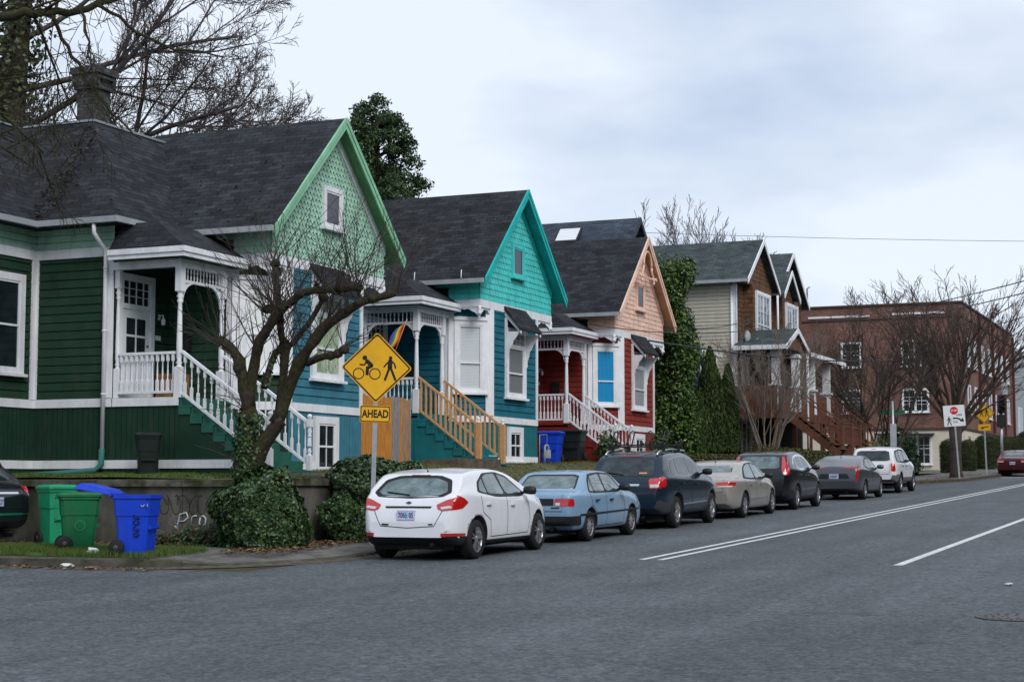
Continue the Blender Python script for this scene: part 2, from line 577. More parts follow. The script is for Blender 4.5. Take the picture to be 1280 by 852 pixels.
# pavement: from the kerb's back to beyond the wall line
pav = []
for (c, h) in rows:
    if c[1] > 17.7: e = (30.0, c[1])
    elif c[0] < 25.5:
        e = (30.0, 17.7 + (c[0] - KX) * 0.1)
    else: e = (max(c[0], 30.0), 24.0)
    pav.append([(c[0] + (e[0] - c[0]) * k, c[1] + (e[1] - c[1]) * k, rz(c[0] + (e[0] - c[0]) * k) + h + (0.14 - h) * min(1, k * 5)) for k in (0, 0.2, 0.6, 1.0)])
g.grid(pav, 0, smooth=False)
tag(g.build('sidewalk', CONC), kind='structure')
g = MB()
strip(g, resample([(KX - 0.0, 40), (KX, 17.2)], 1.0), -0.5, 0.002 - 0.012, 0.0, 0.006)
strip(g, resample([p for p in KPr if 17.3 > p[1]], 1.0), -0.4, -0.008, 0.0, 0.004)
tag(g.build('gutter_dirt', material('gutter_grit', (0.085, 0.07, 0.052), 0.95, var=0.5, vscale=6)), kind='structure')

# yards: raised behind the low retaining walls
WX, WY = 25.3, 15.35                          # faces of the retaining walls
def yard_z(x, y):
    base = [(25, 1.90), (28.4, 1.97), (31, 1.99), (34, 2.2), (45, 2.36), (56, 2.6), (62, 2.9), (70, 3.05), (82, 3.0), (98, 2.45), (130, 3.1)]
    b = base[-1][1]
    for (x0, z0), (x1, z1) in zip(base[:-1], base[1:]):
        if x <= x1:
            b = z0 + (z1 - z0) * max(0, (x - x0)) / (x1 - x0); break
    fr = max(1.80 - max(0, x - 34) * 0.012, rz(x) + 0.35)
    if x > 60: fr = max(fr, rz(x) + 0.35 + (0.4 if x < 76 else 0))
    if x > 98: fr = rz(x) + 0.16; b = rz(x) + 0.2
    t = min(1.0, max(0.0, (y - WY) / 2.9))
    t = t * t * (3 - 2 * t)
    z = fr + (b - fr) * t
    if x < 31: z = z + (1.88 - z) * max(0, min(1, (31 - x) / 2.5)) * (1 - t)
    return z + 0.025 * noise.noise(Vector((x * 0.9, y * 0.9, 0)))
g = MB()
sheet(g, [WX + 0.1] + lin(26, 98, 144), [WY + 0.1] + lin(15.7, 24, 24) + [30, 60], yard_z)
tag(g.build('yard_ground', LAWN), kind='structure')
YARD_MAT2 = material('pale_yard_litter', (0.12, 0.10, 0.06), 0.95, var=0.5, vscale=5, rgb2=(0.07, 0.08, 0.03))
g = MB()
sheet(g, lin(34.6, 60, 50), [WY + 0.12] + lin(15.7, 18.5, 12), lambda x, y: yard_z(x, y) + 0.012)
tag(g.build('yard_path', YARD_MAT2), kind='structure')
g = MB()
vx = KX + 0.19
sheet(g, [vx, vx + 0.8, vx + 1.9], lin(16.2, 40, 24), lambda x, y: rz(x) + 0.15)
tag(g.build('verge', material('verge_turf', (0.035, 0.085, 0.012), 0.95, var=0.4, vscale=3, bump=0.02, bscale=40)), kind='structure')

# opposite side of the street, seen only from other positions
g = MB()
sheet(g, lin(-60, 400, 46), [-3.7, -3.6], lambda x, y: rz(x) + (0.12 if y < -3.65 else 0.12))
sheet(g, lin(-60, 400, 46), [-7.0, -3.7], lambda x, y: rz(x) + 0.12)
g.grid([[(x, -3.6, rz(x) + 0.12), (x, -3.6, rz(x) - 0.1)] for x in lin(-60, 400, 46)], 0, smooth=False)
tag(g.build('sidewalk', CONC), kind='structure')

# retaining walls
RCON = material('stained_concrete', (0.095, 0.088, 0.075), 0.92, var=0.5, vscale=2.5, bump=0.006, bscale=18, rgb2=(0.028, 0.034, 0.016), stretch=(1, 0.5, 1), grime=.4)
wl = thing('retaining_wall', 'low stained concrete retaining wall with graffiti behind the bins', 'wall', (WX, 20, 0.6))
g = MB(); 
for i in range(14):
    ya = WY + i * 1.9
    g.box(WX, WX + 0.22, ya + 0.01, ya + 1.89, 0.5, 1.74)
g.build('wall_face', RCON, wl)
g = MB()
for i in range(14):
    ya = WY + i * 1.9
    g.hexa([(WX - 0.06, ya, 1.742), (WX + 0.3, ya, 1.742), (WX + 0.3, ya + 1.885, 1.742), (WX - 0.06, ya + 1.885, 1.742),
            (WX - 0.06, ya, 1.86), (WX + 0.3, ya, 1.88), (WX + 0.3, ya + 1.885, 1.88), (WX - 0.06, ya + 1.885, 1.86)])
g.build('wall_cap', material('mossy_cap', (0.10, 0.095, 0.08), 0.92, var=0.5, vscale=5, rgb2=(0.035, 0.04, 0.015)), wl)
GRF = material('white_graffiti', (0.42, 0.45, 0.48), 0.8); GRB = material('black_graffiti', (0.02, 0.02, 0.022), 0.8)
gm_ = plane_matrix((WX - 0.006, 16.62, 1.13), (0, -1, 0), (0, 0, 1)); 
g = MB(); F = Frame(WX, 17.36, 0, -1)
for L_ in ([(0, .98), (.03, 1.12), (.07, 1.25), (.2, 1.28), (.24, 1.2), (.16, 1.13), (.05, 1.12)], [(.3, 1.04), (.32, 1.2), (.36, 1.22), (.42, 1.23)], [(.5, 1.2), (.47, 1.1), (.52, 1.04), (.6, 1.08), (.61, 1.18), (.55, 1.23), (.5, 1.2)], [(.02, 1.0), (-.04, 1.04)]):
    g.tube([F(a, b, .006) for a, b in L_], .016, 5)
g.build('graffiti', GRF, wl)
gm2 = Matrix.Translation(Vector(wl.location)).inverted() @ plane_matrix((WX - 0.006, 17.15, 1.45), (0, -1, 0), (0, 0, 1))
g = MB(); rr = random.Random(3)
F = Frame(WX, 18.1, 0, -1)
for k in range(7):                              # looping black scrawl, letters not legible in the photograph
    c0 = 0.25 + k * 0.21
    pts = [F(c0 + 0.12 * cos(a + k) * (1 + 0.25 * sin(2 * a)), 1.42 + 0.17 * sin(a * (1 + 0.25 * (k % 3))), 0.004) for a in lin(0, 5.6, 16)]
    g.tube(pts, 0.006, 4)
g.build('scrawl', GRB, wl)
wf = thing('retaining_wall', 'long low concrete wall along the sidewalk in front of the houses', 'wall', (40, WY, 1.0))
g = MB()
x = WX + 0.25
while x < 58:
    zt = yard_z(x + 1, WY + 0.2) - 0.02
    g.box(x, x + 1.98, WY, WY + 0.2, rz(x) - 0.1, zt - 0.1)
    x += 2.0
g.build('wall_face', RCON, wf)
g = MB(); x = WX + 0.25
while x < 58:
    zt = yard_z(x + 1, WY + 0.2) - 0.02
    g.box(x, x + 1.985, WY - 0.05, WY + 0.26, zt - 0.098, zt + 0.03)
    x += 2.0
g.build('wall_cap', MATS['mossy_cap'], wf)
# concrete steps from the pavement up to the first house's stairs
st = MB()
for i in range(3): st.box(28.35, 30.1, 15.75 + 0.42 * i, 17.3, 1.84 + 0.055 * i, 1.84 + 0.055 * (i + 1) + 0.002)
sto = st.build('garden_steps', CONC); place_at(sto)
tag(sto, 'weathered concrete garden steps at the foot of the green house stairs', 'steps')
# ---------------------------------------------------------------- the row of three wooden cottages
def lap(mb, F, s0, s1, z0, z1, h=0.178, d=0.022, gap=0.024, mi=0):
    """horizontal boards with a real groove between them"""
    z = z0
    while z < z1 - 0.01:
        zt = min(z1, z + h - gap); zn = min(z1, z + h)
        mb.face([F(s0, z, d), F(s1, z, d), F(s1, zt, d - 0.004), F(s0, zt, d - 0.004)], mi)
        mb.face([F(s0, zt, d - 0.004), F(s1, zt, d - 0.004), F(s1, zt + 0.002, -0.014), F(s0, zt + 0.002, -0.014)], mi)
        mb.face([F(s0, zt + 0.002, -0.014), F(s1, zt + 0.002, -0.014), F(s1, zn, -0.014), F(s0, zn, -0.014)], mi)
        if zn < z1: mb.face([F(s0, zn, -0.014), F(s1, zn, -0.014), F(s1, zn, d), F(s0, zn, d)], mi)
        z += h
def upright(mb, F, s0, s1, z0, z1, h=0.13, d=0.015, gap=0.014, mi=0):
    s = s0
    while s < s1 - 0.005:
        e = min(s1, s + h - gap); n = min(s1, s + h)
        mb.face([F(s, z0, d), F(e, z0, d), F(e, z1, d), F(s, z1, d)], mi)
        mb.face([F(e, z0, d), F(e + 0.001, z0, 0), F(e + 0.001, z1, 0), F(e, z1, d)], mi)
        mb.face([F(e + 0.001, z0, 0), F(n, z0, 0), F(n, z1, 0), F(e + 0.001, z1, 0)], mi)
        if n < s1: mb.face([F(n, z0, 0), F(n, z0, d), F(n, z1, d), F(n, z1, 0)], mi)
        s += h

GLASSD = material('dark_window_glass', (0.014, 0.02, 0.026), 0.04, spec=0.8, var=0.5, vscale=2.2, bump=0.003, bscale=3.5)
PANE = thin_glass('clear_pane', (0.97, 0.98, 0.98), 0.03)
def window(parent, F, s0, s1, z0, z1, inside='dark', fw=0.11, mat=None, split=0.52, transom=0.0, muntins=(0, 0), sill=True, cmat=None, name='window', head=0.0):
    mat = mat or WHITE
    F0 = F
    F = lambda s, z, d=0.0: F0(s, z, d + 0.02 if d > 0 else 0.0)
    g = MB()
    g.fbox(F, s0, s0 + fw, z0, z1, 0.0, 0.065); g.fbox(F, s1 - fw, s1, z0, z1, 0.0, 0.065)
    g.fbox(F, s0 + fw, s1 - fw, z1 - fw, z1, 0.0, 0.065)
    if head: g.fbox(F, s0 - 0.03, s1 + 0.03, z1 + 0.002, z1 + head, 0.0, 0.1)
    if sill: g.fbox(F, s0 - 0.05, s1 + 0.05, z0 - 0.06, z0, 0.0, 0.13); g.fbox(F, s0 + fw, s1 - fw, z0 + 0.001, z0 + fw * 0.5, 0.0, 0.063)
    else: g.fbox(F, s0 + fw, s1 - fw, z0, z0 + fw, 0.0, 0.064)
    if transom: g.fbox(F, s0 + fw, s1 - fw, z1 - fw - transom - 0.08, z1 - fw - transom, 0.0, 0.062)
    o = g.build(name, mat, parent)
    a, b = s0 + fw, s1 - fw
    za = z0 + (fw * 0.5 if sill else fw); zb = z1 - fw - (transom + 0.08 if transom else 0)
    q = MB(); t = 0.045
    q.fbox(F, a, a + t, za, zb, 0.02, 0.05); q.fbox(F, b - t, b, za, zb, 0.02, 0.05)
    q.fbox(F, a + t, b - t, zb - t, zb, 0.02, 0.05); q.fbox(F, a + t, b - t, za, za + t * 1.3, 0.02, 0.05)
    if split: 
        zm = za + (zb - za) * split
        q.fbox(F, a + t, b - t, zm - 0.022, zm + 0.022, 0.02, 0.055)
    nx, nz = muntins
    for i in range(1, nx): 
        s = a + (b - a) * i / nx; q.fbox(F, s - 0.012, s + 0.012, za + t * 1.3, zb - t, 0.03, 0.045)
    for i in range(1, nz):
        z = za + (zb - za) * i / nz; q.fbox(F, a + t, b - t, z - 0.011, z + 0.011, 0.031, 0.044)
    if transom:
        for i in range(1, 4):
            s = a + (b - a) * i / 4; q.fbox(F, s - 0.012, s + 0.012, z1 - fw - transom, z1 - fw, 0.03, 0.045)
        q.fbox(F, a, b, z1 - fw - transom * 0.55, z1 - fw - transom * 0.5, 0.031, 0.044)
    q.build('sash', mat, o)
    p = MB()
    top = z1 - fw
    if inside == 'dark':
        p.fbox(F, a, b, za, top, 0.004, 0.027); p.build('pane', GLASSD, o)
    else:
        c = MB()
        if inside == 'blind':
            z = za
            while z < top:
                c.face([F(a, z, 0.006), F(b, z, 0.006), F(b, z + 0.036, 0.013), F(a, z + 0.036, 0.013)]); c.face([F(a, z + 0.036, 0.013), F(b, z + 0.036, 0.013), F(b, z + 0.04, 0.006), F(a, z + 0.04, 0.006)]); z += 0.04
            c.build('blind', cmat or material('white_blind', (0.66, 0.68, 0.71), 0.6), o)
        else:
            n = 60; rr = random.Random(int(s0 * 100 + z0 * 10)); ph = rr.random() * 6
            row = lambda z: [F(a + (b - a) * i / n, z, 0.018 + 0.009 * sin(ph + i * 0.55 + 0.8 * sin(i * 0.13)) + 0.002 * sin(i * 1.7)) for i in range(n + 1)]
            c.grid([row(za), row((za + top) / 2), row(top)]); c.build('curtain', cmat or material('white_curtain', (0.84, 0.85, 0.84), 0.8), o)
        if za and inside == 'blind' : pass
        p.face([F(a, za, 0.031), F(b, za, 0.031), F(b, top, 0.031), F(a, top, 0.031)]); p.build('pane', PANE, o, recalc=False)
    return o

def turned(mb, x, y, z0, z1, r=0.055, sq=0.075, low=0.62, high=0.5, mi=0):
    """square-lathe-square porch post"""
    mb.box(x - sq, x + sq, y - sq, y + sq, z0, z0 + low, mi)
    mb.box(x - sq, x + sq, y - sq, y + sq, z1 - high, z1, mi)
    h0, h1 = z0 + low, z1 - high; H = h1 - h0
    prof = [(sq * 0.95, 0), (r * 0.7, 0.04), (r * 1.25, 0.08), (r * 0.75, 0.13), (r * 1.15, 0.2), (r * 1.1, H * 0.3), (r * 0.85, H * 0.75), (r * 0.75, H - 0.24), (r * 1.2, H - 0.19), (r * 0.7, H - 0.15), (r * 1.35, H - 0.1), (r * 0.8, H - 0.05), (sq * 0.95, H)]
    mb.lathe([(a, h0 + b) for a, b in prof], (x, y, 0), 10, mi, cap=False)
def baluster(mb, x, y, z0, z1, fancy=True, t=0.021):
    if not fancy:
        mb.box(x - t * 1.3, x + t * 1.3, y - t, y + t, z0, z1); return
    H = z1 - z0; a = z0 + H * 0.3; b = z1 - H * 0.2
    mb.box(x - t * 1.2, x + t * 1.2, y - t * 1.2, y + t * 1.2, z0, a); mb.box(x - t * 1.2, x + t * 1.2, y - t * 1.2, y + t * 1.2, b, z1)
    mb.lathe([(t * 1.1, a), (t * 0.55, a + 0.03), (t * 0.9, a + (b - a) * 0.35), (t * 0.5, b - 0.04), (t * 1.1, b)], (x, y, 0), 6, 0, cap=False)
def railing(name, parent, mat, p0, p1, zb0, zb1, zt0, zt1, n, fancy=True, wd=0.07):
    """rail between two points; zb/zt heights of the lower and upper rails at both ends"""
    g = MB()
    g.bar((p0[0], p0[1], zt0), (p1[0], p1[1], zt1), wd, 0.055); g.bar((p0[0], p0[1], zb0), (p1[0], p1[1], zb1), wd * 0.8, 0.05)
    for i in range(n):
        t = (i + 0.5) / n
        baluster(g, p0[0] + (p1[0] - p0[0]) * t, p0[1] + (p1[1] - p0[1]) * t, zb0 + (zb1 - zb0) * t + 0.01, zt0 + (zt1 - zt0) * t - 0.01, fancy)
    return g.build(name, mat, parent)
def bracket(mb, F, s, z, d0, d1, size=0.42, side=1):
    """pierced quarter-round bracket below a beam, next to a post at s"""
    th = 0.055; n = 9
    out_ = []; inn = []
    for i in range(n + 1):
        a = (pi / 2) * i / n
        out_.append((s + side * size * (1 - cos(a)) , z - size + size * sin(a)))
    for i in range(n):
        a0, a1 = out_[i], out_[i + 1]
        q0 = (a0[0] - side * th * 0.2, a0[1] + th); q1 = (a1[0] - side * th * 0.2, a1[1] + th)
        mb.prism([F(*a0, d0), F(*a1, d0), F(*q1, d0), F(*q0, d0)], [F(*a0, d1), F(*a1, d1), F(*q1, d1), F(*q0, d1)])
    for t in (0.25, 0.5, 0.75):
        a = pi / 2 * t; px, pz = s + side * size * (1 - cos(a)), z - size + size * sin(a)
        mb.tube([F(px, pz + 0.03, (d0 + d1) / 2), F(s + side * size * 0.12, z - size * 0.14, (d0 + d1) / 2)], 0.013, 4)
    ring = [F(s + side * size * 0.2 + 0.05 * cos(a), z - size * 0.2 + 0.05 * sin(a), (d0 + d1) / 2) for a in lin(0, 2 * pi, 10)]
    mb.tube(ring, 0.014, 4, cap=False)
def scallop(mb, F, s0, s1, z, d0, d1, depth=0.2, waves=3, thick=0.06):
    """fretwork board whose lower edge arches between its ends"""
    n = 26; top = []; low = []
    for i in range(n + 1):
        t = i / n; s = s0 + (s1 - s0) * t
        arch = (abs(2 * t - 1)) ** 2.2
        zz = z - thick - depth * arch + 0.03 * abs(sin(t * pi * waves * 2))
        low.append((s, zz)); top.append((s, z))
    for i in range(n):
        q = [low[i], low[i + 1], top[i + 1], top[i]]
        mb.prism([F(a, b, d0) for a, b in q], [F(a, b, d1) for a, b in q])
def shingle_wall(mb, F, poly_half, zc, s_c, z0, z1, rowh, wd, kind, rr, mi=0):
    """rows of single shingles on a gable; poly_half(z) = half width at height z"""
    z = z0; k = 0
    while z < z1 - 0.03:
        hw = poly_half(z + rowh * 0.5)
        s = s_c - hw - (wd * 0.5 if k % 2 else 0)
        while s < s_c + hw:
            a = max(s + 0.004, s_c - hw); b = min(s + wd - 0.004, s_c + hw)
            if b - a > 0.03:
                j = rr.uniform(-0.006, 0.006); d = 0.024 + rr.uniform(-0.004, 0.004); zt = min(z + rowh + 0.01, z1)
                if kind == 'diamond': low = [(a, z + 0.055), ((a + b) / 2, z - 0.035), (b, z + 0.055)]
                elif kind == 'saw': low = [(a, z + 0.02 + j), ((a + b) / 2, z - 0.012 + j), (b, z + 0.02 + j)]
                else: low = [(a, z + j), (b, z + j)]
                P = [F(q[0], q[1], d) for q in low] + [F(b, zt, 0.006), F(a, zt, 0.006)]
                Q = [F(q[0], q[1], 0.0) for q in low]
                mb.face(P, mi)
                for i in range(len(low) - 1): mb.face([Q[i], Q[i + 1], P[i + 1], P[i]], mi)
                mb.face([Q[0], P[0], P[-1]], mi); mb.face([Q[-1], P[len(low) - 1], P[len(low)]], mi)
            s += wd
        z += rowh; k += 1

def shingles(name, c1, c2, bw=0.34, bh=0.14):
    return material(name, c1, 0.92, kind='brick', rgb2=c2, bw=bw, bh=bh, mortar=0.008, var=0.35, vscale=1.6, spec=0.25)
ROOF = shingles('charcoal_roof_shingles', (0.013, 0.0155, 0.019), (0.034, 0.038, 0.045))
ROOFM = material('mossy_roof_shingles', (0.020, 0.022, 0.024), 0.95, kind='brick', rgb2=(0.045, 0.047, 0.040), bw=0.34, bh=0.14, mortar=0.008, var=0.55, vscale=2.5, spec=0.2)
GUT = material('grey_gutter', (0.32, 0.34, 0.36), 0.5, var=0.15, vscale=3)

def frustum(mb, b, zb, t, zt, mi=0, soffit=True, drop=0.12, mi2=0):
    """hip roof: b, t = (x0,x1,y0,y1) of the eaves and of the flat top"""
    B = [(b[0], b[2], zb), (b[1], b[2], zb), (b[1], b[3], zb), (b[0], b[3], zb)]
    T = [(t[0], t[2], zt), (t[1], t[2], zt), (t[1], t[3], zt), (t[0], t[3], zt)]
    for i in range(4):
        j = (i + 1) % 4
        mb.face([B[i], B[j], T[j], T[i]], mi)
        mb.face([(B[i][0], B[i][1], zb - drop), (B[j][0], B[j][1], zb - drop), B[j], B[i]], mi2)
    mb.face(T, mi)
    if soffit: mb.face([(p[0], p[1], zb - drop) for p in reversed(B)], mi2)

def cottage(k, name, label, P):
    ox, oz = 10.71 * k, 0.10 * k
    gz = P['ground']
    X = lambda v: v + ox
    Z = lambda v: v + oz
    root = thing(name, label, 'house', (X(32), 22.5, gz), 0, None)
    side, front, base_s, base_f, gab, trim = P['side'], P['front'], P['base_side'], P['base_front'], P['gable'], P.get('trim', WHITE)
    A_, WL, WR, FL, FR = 28.37, 30.3, 35.45, 31.15, 34.42
    YF, YC, YD, YW = 18.6, 19.5, 21.1, 23.1
    f = Z(3.54)
    faces = {
        'wing': (Frame(X(24.6), YW, 1, 0), A_ - 24.6, side, base_s),
        'porchside': (Frame(X(A_), YW, 0, -1), YW - YD, side, base_s),
        'porchback': (Frame(X(A_), YD, 1, 0), WL - A_, side, base_s),
        'bodyleft': (Frame(X(WL), YD, 0, -1), YD - YC, side, base_s),
        'chamfer': (Frame(X(WL), YC, FL - WL, YF - YC), math.hypot(FL - WL, YC - YF), side, base_s),
        'front': (Frame(X(FL), YF, 1, 0), FR - FL, front, base_f),
        'chamfer2': (Frame(X(FR), YF, WR - FR, YC - YF), math.hypot(WR - FR, YC - YF), front, base_f),
        'right': (Frame(X(WR), YC, 0, 1), 28 - YC, front, base_f),
        'back': (Frame(X(WR), 28, -1, 0), WR - 24.6, side, base_s),
        'wingside': (Frame(X(24.6), 28, 0, -1), 28 - YW, side, base_s)}
    for mat_key, sel in (('side', ('wing', 'porchside', 'porchback', 'bodyleft', 'chamfer', 'back', 'wingside')), ('front', ('front', 'chamfer2', 'right'))):
        g = MB(); b = MB()
        for nm in sel:
            g.cut(); b.cut()
            F, L_, m1, m2 = faces[nm]
            lap(g, F, 0, L_, f, Z(6.47 if nm not in ('wing', 'porchside', 'wingside') else 6.47))
            if nm not in ('porchback', 'bodyleft'): upright(b, F, 0, L_, gz - 0.3, Z(3.36))
        g.build_each('wall', P[mat_key], root, recalc=False)
        b.build_each('basement_wall', P['base_' + mat_key], root, recalc=False)
    # solid core so that no wall is a hollow sheet
    g = MB()
    z0, z1 = gz - 0.2, Z(7.0)
    core = [(24.65, YW + .05), (A_ + .05, YW + .05), (A_ + .05, YD + .05), (WL + .05, YD + .05), (WL + .05, YC + .04), (FL + .03, YF + .05), (FR - .03, YF + .05), (WR - .05, YC + .04), (WR - .05, 27.95), (24.65, 27.95)]
    g.prism([(X(a), b_, z0) for a, b_ in core], [(X(a), b_, z1) for a, b_ in core])
    g.build('core_wall', DARKV, root)
    # frieze below the eaves
    fr = MB()
    for nm in ('wing', 'porchside', 'wingside'):
        F, L_, _, _ = faces[nm]
        lap(fr, F, 0, L_, Z(6.68), Z(7.12), 0.15)
    fr.build('frieze', P['gable'], root, recalc=False)
    # white bands
    g = MB()
    for nm, (F, L_, _, _) in faces.items():
        g.fbox(F, 0.0, L_, Z(3.36), Z(3.535), 0.0, 0.045)
        if nm not in ('porchback', 'bodyleft'):
            g.fbox(F, 0.0, L_, Z(2.10) if k == 0 else gz + 0.02, Z(2.27) if k == 0 else gz + 0.2, 0.016, 0.04)
        if nm in ('wing', 'porchside', 'wingside', 'back', 'right'): g.fbox(F, 0.0, L_, Z(6.47), Z(6.67), 0.0, 0.05)
    g.build('band', trim, root)
    g = MB()
    cw = 0.17
    g.cut(); g.fbox(faces['wing'][0], faces['wing'][1] - cw, faces['wing'][1], f, Z(6.47), 0.0, 0.055)
    g.cut(); g.fbox(faces['porchside'][0], faces['porchside'][1] - cw, faces['porchside'][1] + 0.0, f, Z(6.47), 0.0, 0.055)
    g.cut(); g.fbox(faces['porchside'][0], -0.057, 0.10, f, Z(6.47), 0.0, 0.05)
    g.cut(); g.fbox(faces['chamfer'][0], 0.0, 0.15, f, Z(6.45), 0.0, 0.055)
    g.cut(); g.fbox(faces['chamfer'][0], faces['chamfer'][1] - 0.17, faces['chamfer'][1] + 0.05, f, Z(6.45), 0.0, 0.055)
    g.cut(); g.fbox(faces['front'][0], -0.02, 0.10, f, Z(6.45), 0.0, 0.05)
    g.cut(); g.fbox(faces['front'][0], faces['front'][1] - 0.12, faces['front'][1], f, Z(6.45), 0.0, 0.05)
    g.cut(); g.fbox(faces['bodyleft'][0], faces['bodyleft'][1] - 0.10, faces['bodyleft'][1] - 0.004, f, Z(6.3), 0.0, 0.05)
    g.build_each('corner_board', trim, root)
    # --- gable block
    GL, GRr, EL, ER, RX = 30.39, 35.51, 29.98, 35.92, 32.95
    zE, zR = 7.18, 10.03
    sl = (zR - zE) / (RX - EL)
    Fg = Frame(X(0), YF, 1, 0)
    hz = lambda s: zE - 0.14 + (s - EL) * sl if s < RX else zE - 0.14 + (ER - s) * sl
    g = MB()
    pent = [(GL, Z(6.67)), (GRr, Z(6.67)), (GRr, Z(hz(GRr))), (RX, Z(hz(RX))), (GL, Z(hz(GL)))]
    g.fprism(Fg, pent, -0.02, -4.4)
    g.build('attic_wall', gab, root)
    rr = random.Random(20 + k)
    g = MB()
    half = lambda z: min((GRr - GL) / 2, (zR - 0.14 - (z - oz)) / sl - 0.0)
    shingle_wall(g, Fg, half, 0, X(RX) - X(0) + 0.0, Z(6.67), Z(zR - 0.2), P['rowh'], P['tab'], P['tabkind'], rr)
    Fl = Frame(X(GL), 23.0, 0, -1)
    z = 6.67
    lap(g, Fl, 0, 23.0 - YF, Z(6.67), Z(7.16), 0.16)
    g.build('gable_shingle', gab, root, recalc=False)
    g = MB()
    bz0, bz1 = Z(6.45), Z(6.665)
    g.fbox(Fg, GL - 0.02, GRr + 0.02, bz0, bz1, -0.10, 0.03)
    g.fbox(Fl, 1.9, 23.0 - YF + 0.028, bz0 + 0.002, bz1 - 0.002, -0.10, 0.022)
    Frt = Frame(X(GRr), YF, 0, 1)
    g.fbox(Frt, -0.028, 3.5, bz0 + 0.002, bz1 - 0.002, -0.10, 0.022)
    # fretwork at the cut corners with a turned drop
    scallop(g, Fl, 23.0 - YC + 0.0, 23.0 - YF + 0.0, bz0, -0.03, 0.0, 0.26, 2)
    scallop(g, Fg, GL + 0.02, FL + 0.05, bz0 + 0.001, -0.03, 0.0, 0.26, 2)
    scallop(g, Frt, 0, YC - YF, bz0, -0.03, 0.0, 0.22, 2)
    scallop(g, Fg, FR - 0.05, GRr - 0.02, bz0 + 0.001, -0.03, 0.0, 0.22, 2)
    for xx in (GL, GRr): g.lathe([(0.02, -0.26), (0.06, -0.22), (0.065, -0.17), (0.035, -0.13), (0.05, -0.09), (0.05, 0.0)], (X(xx), YF, bz0 + 0.03), 10)
    g.build('cornice', trim, root)
    # gable roof
    g = MB()
    YB = 24.6
    def slab(mb, e, r, y0, y1, off0, off1, mi=0):
        mb.hexa([(X(e[0]), y0, Z(e[1] + off0)), (X(r[0]), y0, Z(r[1] + off0)), (X(r[0]), y1, Z(r[1] + off0)), (X(e[0]), y1, Z(e[1] + off0)),
                 (X(e[0]), y0, Z(e[1] + off1)), (X(r[0]), y0, Z(r[1] + off1)), (X(r[0]), y1, Z(r[1] + off1)), (X(e[0]), y1, Z(e[1] + off1))], mi)
    YG = 18.26
    slab(g, (EL, zE), (RX, zR), YG, YB, -0.06, 0.0); slab(g, (ER, zE), (RX + 0.001, zR), YG, YB, -0.06, 0.0)
    # main hip, wing hip
    frustum(g, (X(27.9), X(36.1), 20.75, 28.5), Z(7.2), (X(30.05), X(33.9), 23.0, 26.2), Z(9.8), 0, drop=0.1)
    frustum(g, (X(22.6), X(32.0), 22.70, 28.52), Z(7.19), (X(24.9), X(32.0), 24.9, 26.4), Z(9.74), 0, drop=0.1)
    roof = g.build('roof', P.get('roof', ROOF), root)
    pr = MB()
    frustum(pr, (X(28.0), X(30.38), 19.16, 21.0), Z(6.52), (X(28.45), X(30.38), 20.1, 20.99), Z(7.14), 0, drop=0.02)
    pr.build('porch_roof', P.get('roof', ROOF), root)
    g = MB()
    slab(g, (EL + 0.01, zE), (RX, zR - 0.01), YG + 0.02, YF + 0.3, -0.10, -0.062); slab(g, (ER - 0.01, zE), (RX, zR - 0.01), YG + 0.02, YF + 0.3, -0.10, -0.062)
    slab(g, (EL + 0.01, zE), (GL + 0.1, zE + sl * (GL + 0.1 - EL)), YF + 0.3, 21.0, -0.10, -0.062)
    g.build('soffit', P['soffit'], root)
    g = MB()                                        # rake boards
    for e in (EL, ER):
        g.cut(); slab(g, (e, zE), (RX, zR), YG - 0.035, YG, -0.25, 0.012); slab(g, (e, zE), (RX, zR), YG - 0.055, YG - 0.036, -0.11, 0.02)
    g.build_each('rake_board', P['rake'], root)
    g = MB()                                        # inner frieze on the gable wall
    m = 0.30
    slab(g, (GL, zE + sl * (GL - EL) - 0.12), (RX, zR - 0.12), YF - 0.05, YF - 0.001, -m + 0.06, 0.0)
    g.cut(); slab(g, (GRr, zE + sl * (GL - EL) - 0.12), (RX, zR - 0.12), YF - 0.05, YF - 0.001, -m + 0.06, 0.0)
    g.build_each('gable_trim', P['inner'], root)
    g = MB()
    g.box(X(EL - 0.10), X(EL), YG + 0.02, 20.8, Z(7.05), Z(7.17)); g.cut(); g.box(X(ER), X(ER + 0.10), YG + 0.02, 20.8, Z(7.05), Z(7.17))
    g.cut(); g.box(X(27.79), X(27.899), 20.65, 22.65, Z(7.09), Z(7.21)); g.box(X(27.9), X(30.0), 20.65, 20.749, Z(7.092), Z(7.212))
    g.box(X(22.6), X(27.885), 22.60, 22.699, Z(7.08), Z(7.20))
    g.build_each('gutter', GUT, root)
    g = MB()                                        # porch cornice
    g.box(X(27.98), X(30.36), 19.14, 19.18, Z(6.33), Z(6.50)); g.box(X(27.98), X(28.02), 19.18, 20.98, Z(6.331), Z(6.501))
    g.box(X(27.95), X(30.36), 19.11, 19.138, Z(6.42), Z(6.53)); g.box(X(27.95), X(27.978), 19.14, 20.98, Z(6.421), Z(6.531))
    g.box(X(28.31), X(28.43), 19.44, 21.1, Z(6.17), Z(6.33)); g.box(X(28.43), X(30.3), 19.44, 19.56, Z(6.17), Z(6.329))
    g.build('porch_beam', trim, root)
    g = MB(); g.box(X(28.04), X(30.3), 19.2, 20.97, Z(6.34), Z(6.37)); g.build('porch_ceiling', P['side'], root)
    # posts
    for (px, py) in ((28.40, 19.5), (29.93, 19.5)):
        g = MB(); turned(g, X(px), py, Z(3.52), Z(6.17)); g.build('porch_post', trim, root)
    g = MB(); turned(g, X(28.42), 21.02, Z(3.52), Z(6.3), 0.045, 0.055); g.build('porch_post', trim, root)
    # spindle frieze and brackets
    Fp = Frame(X(28.40), 19.5, 1, 0)
    g = MB()
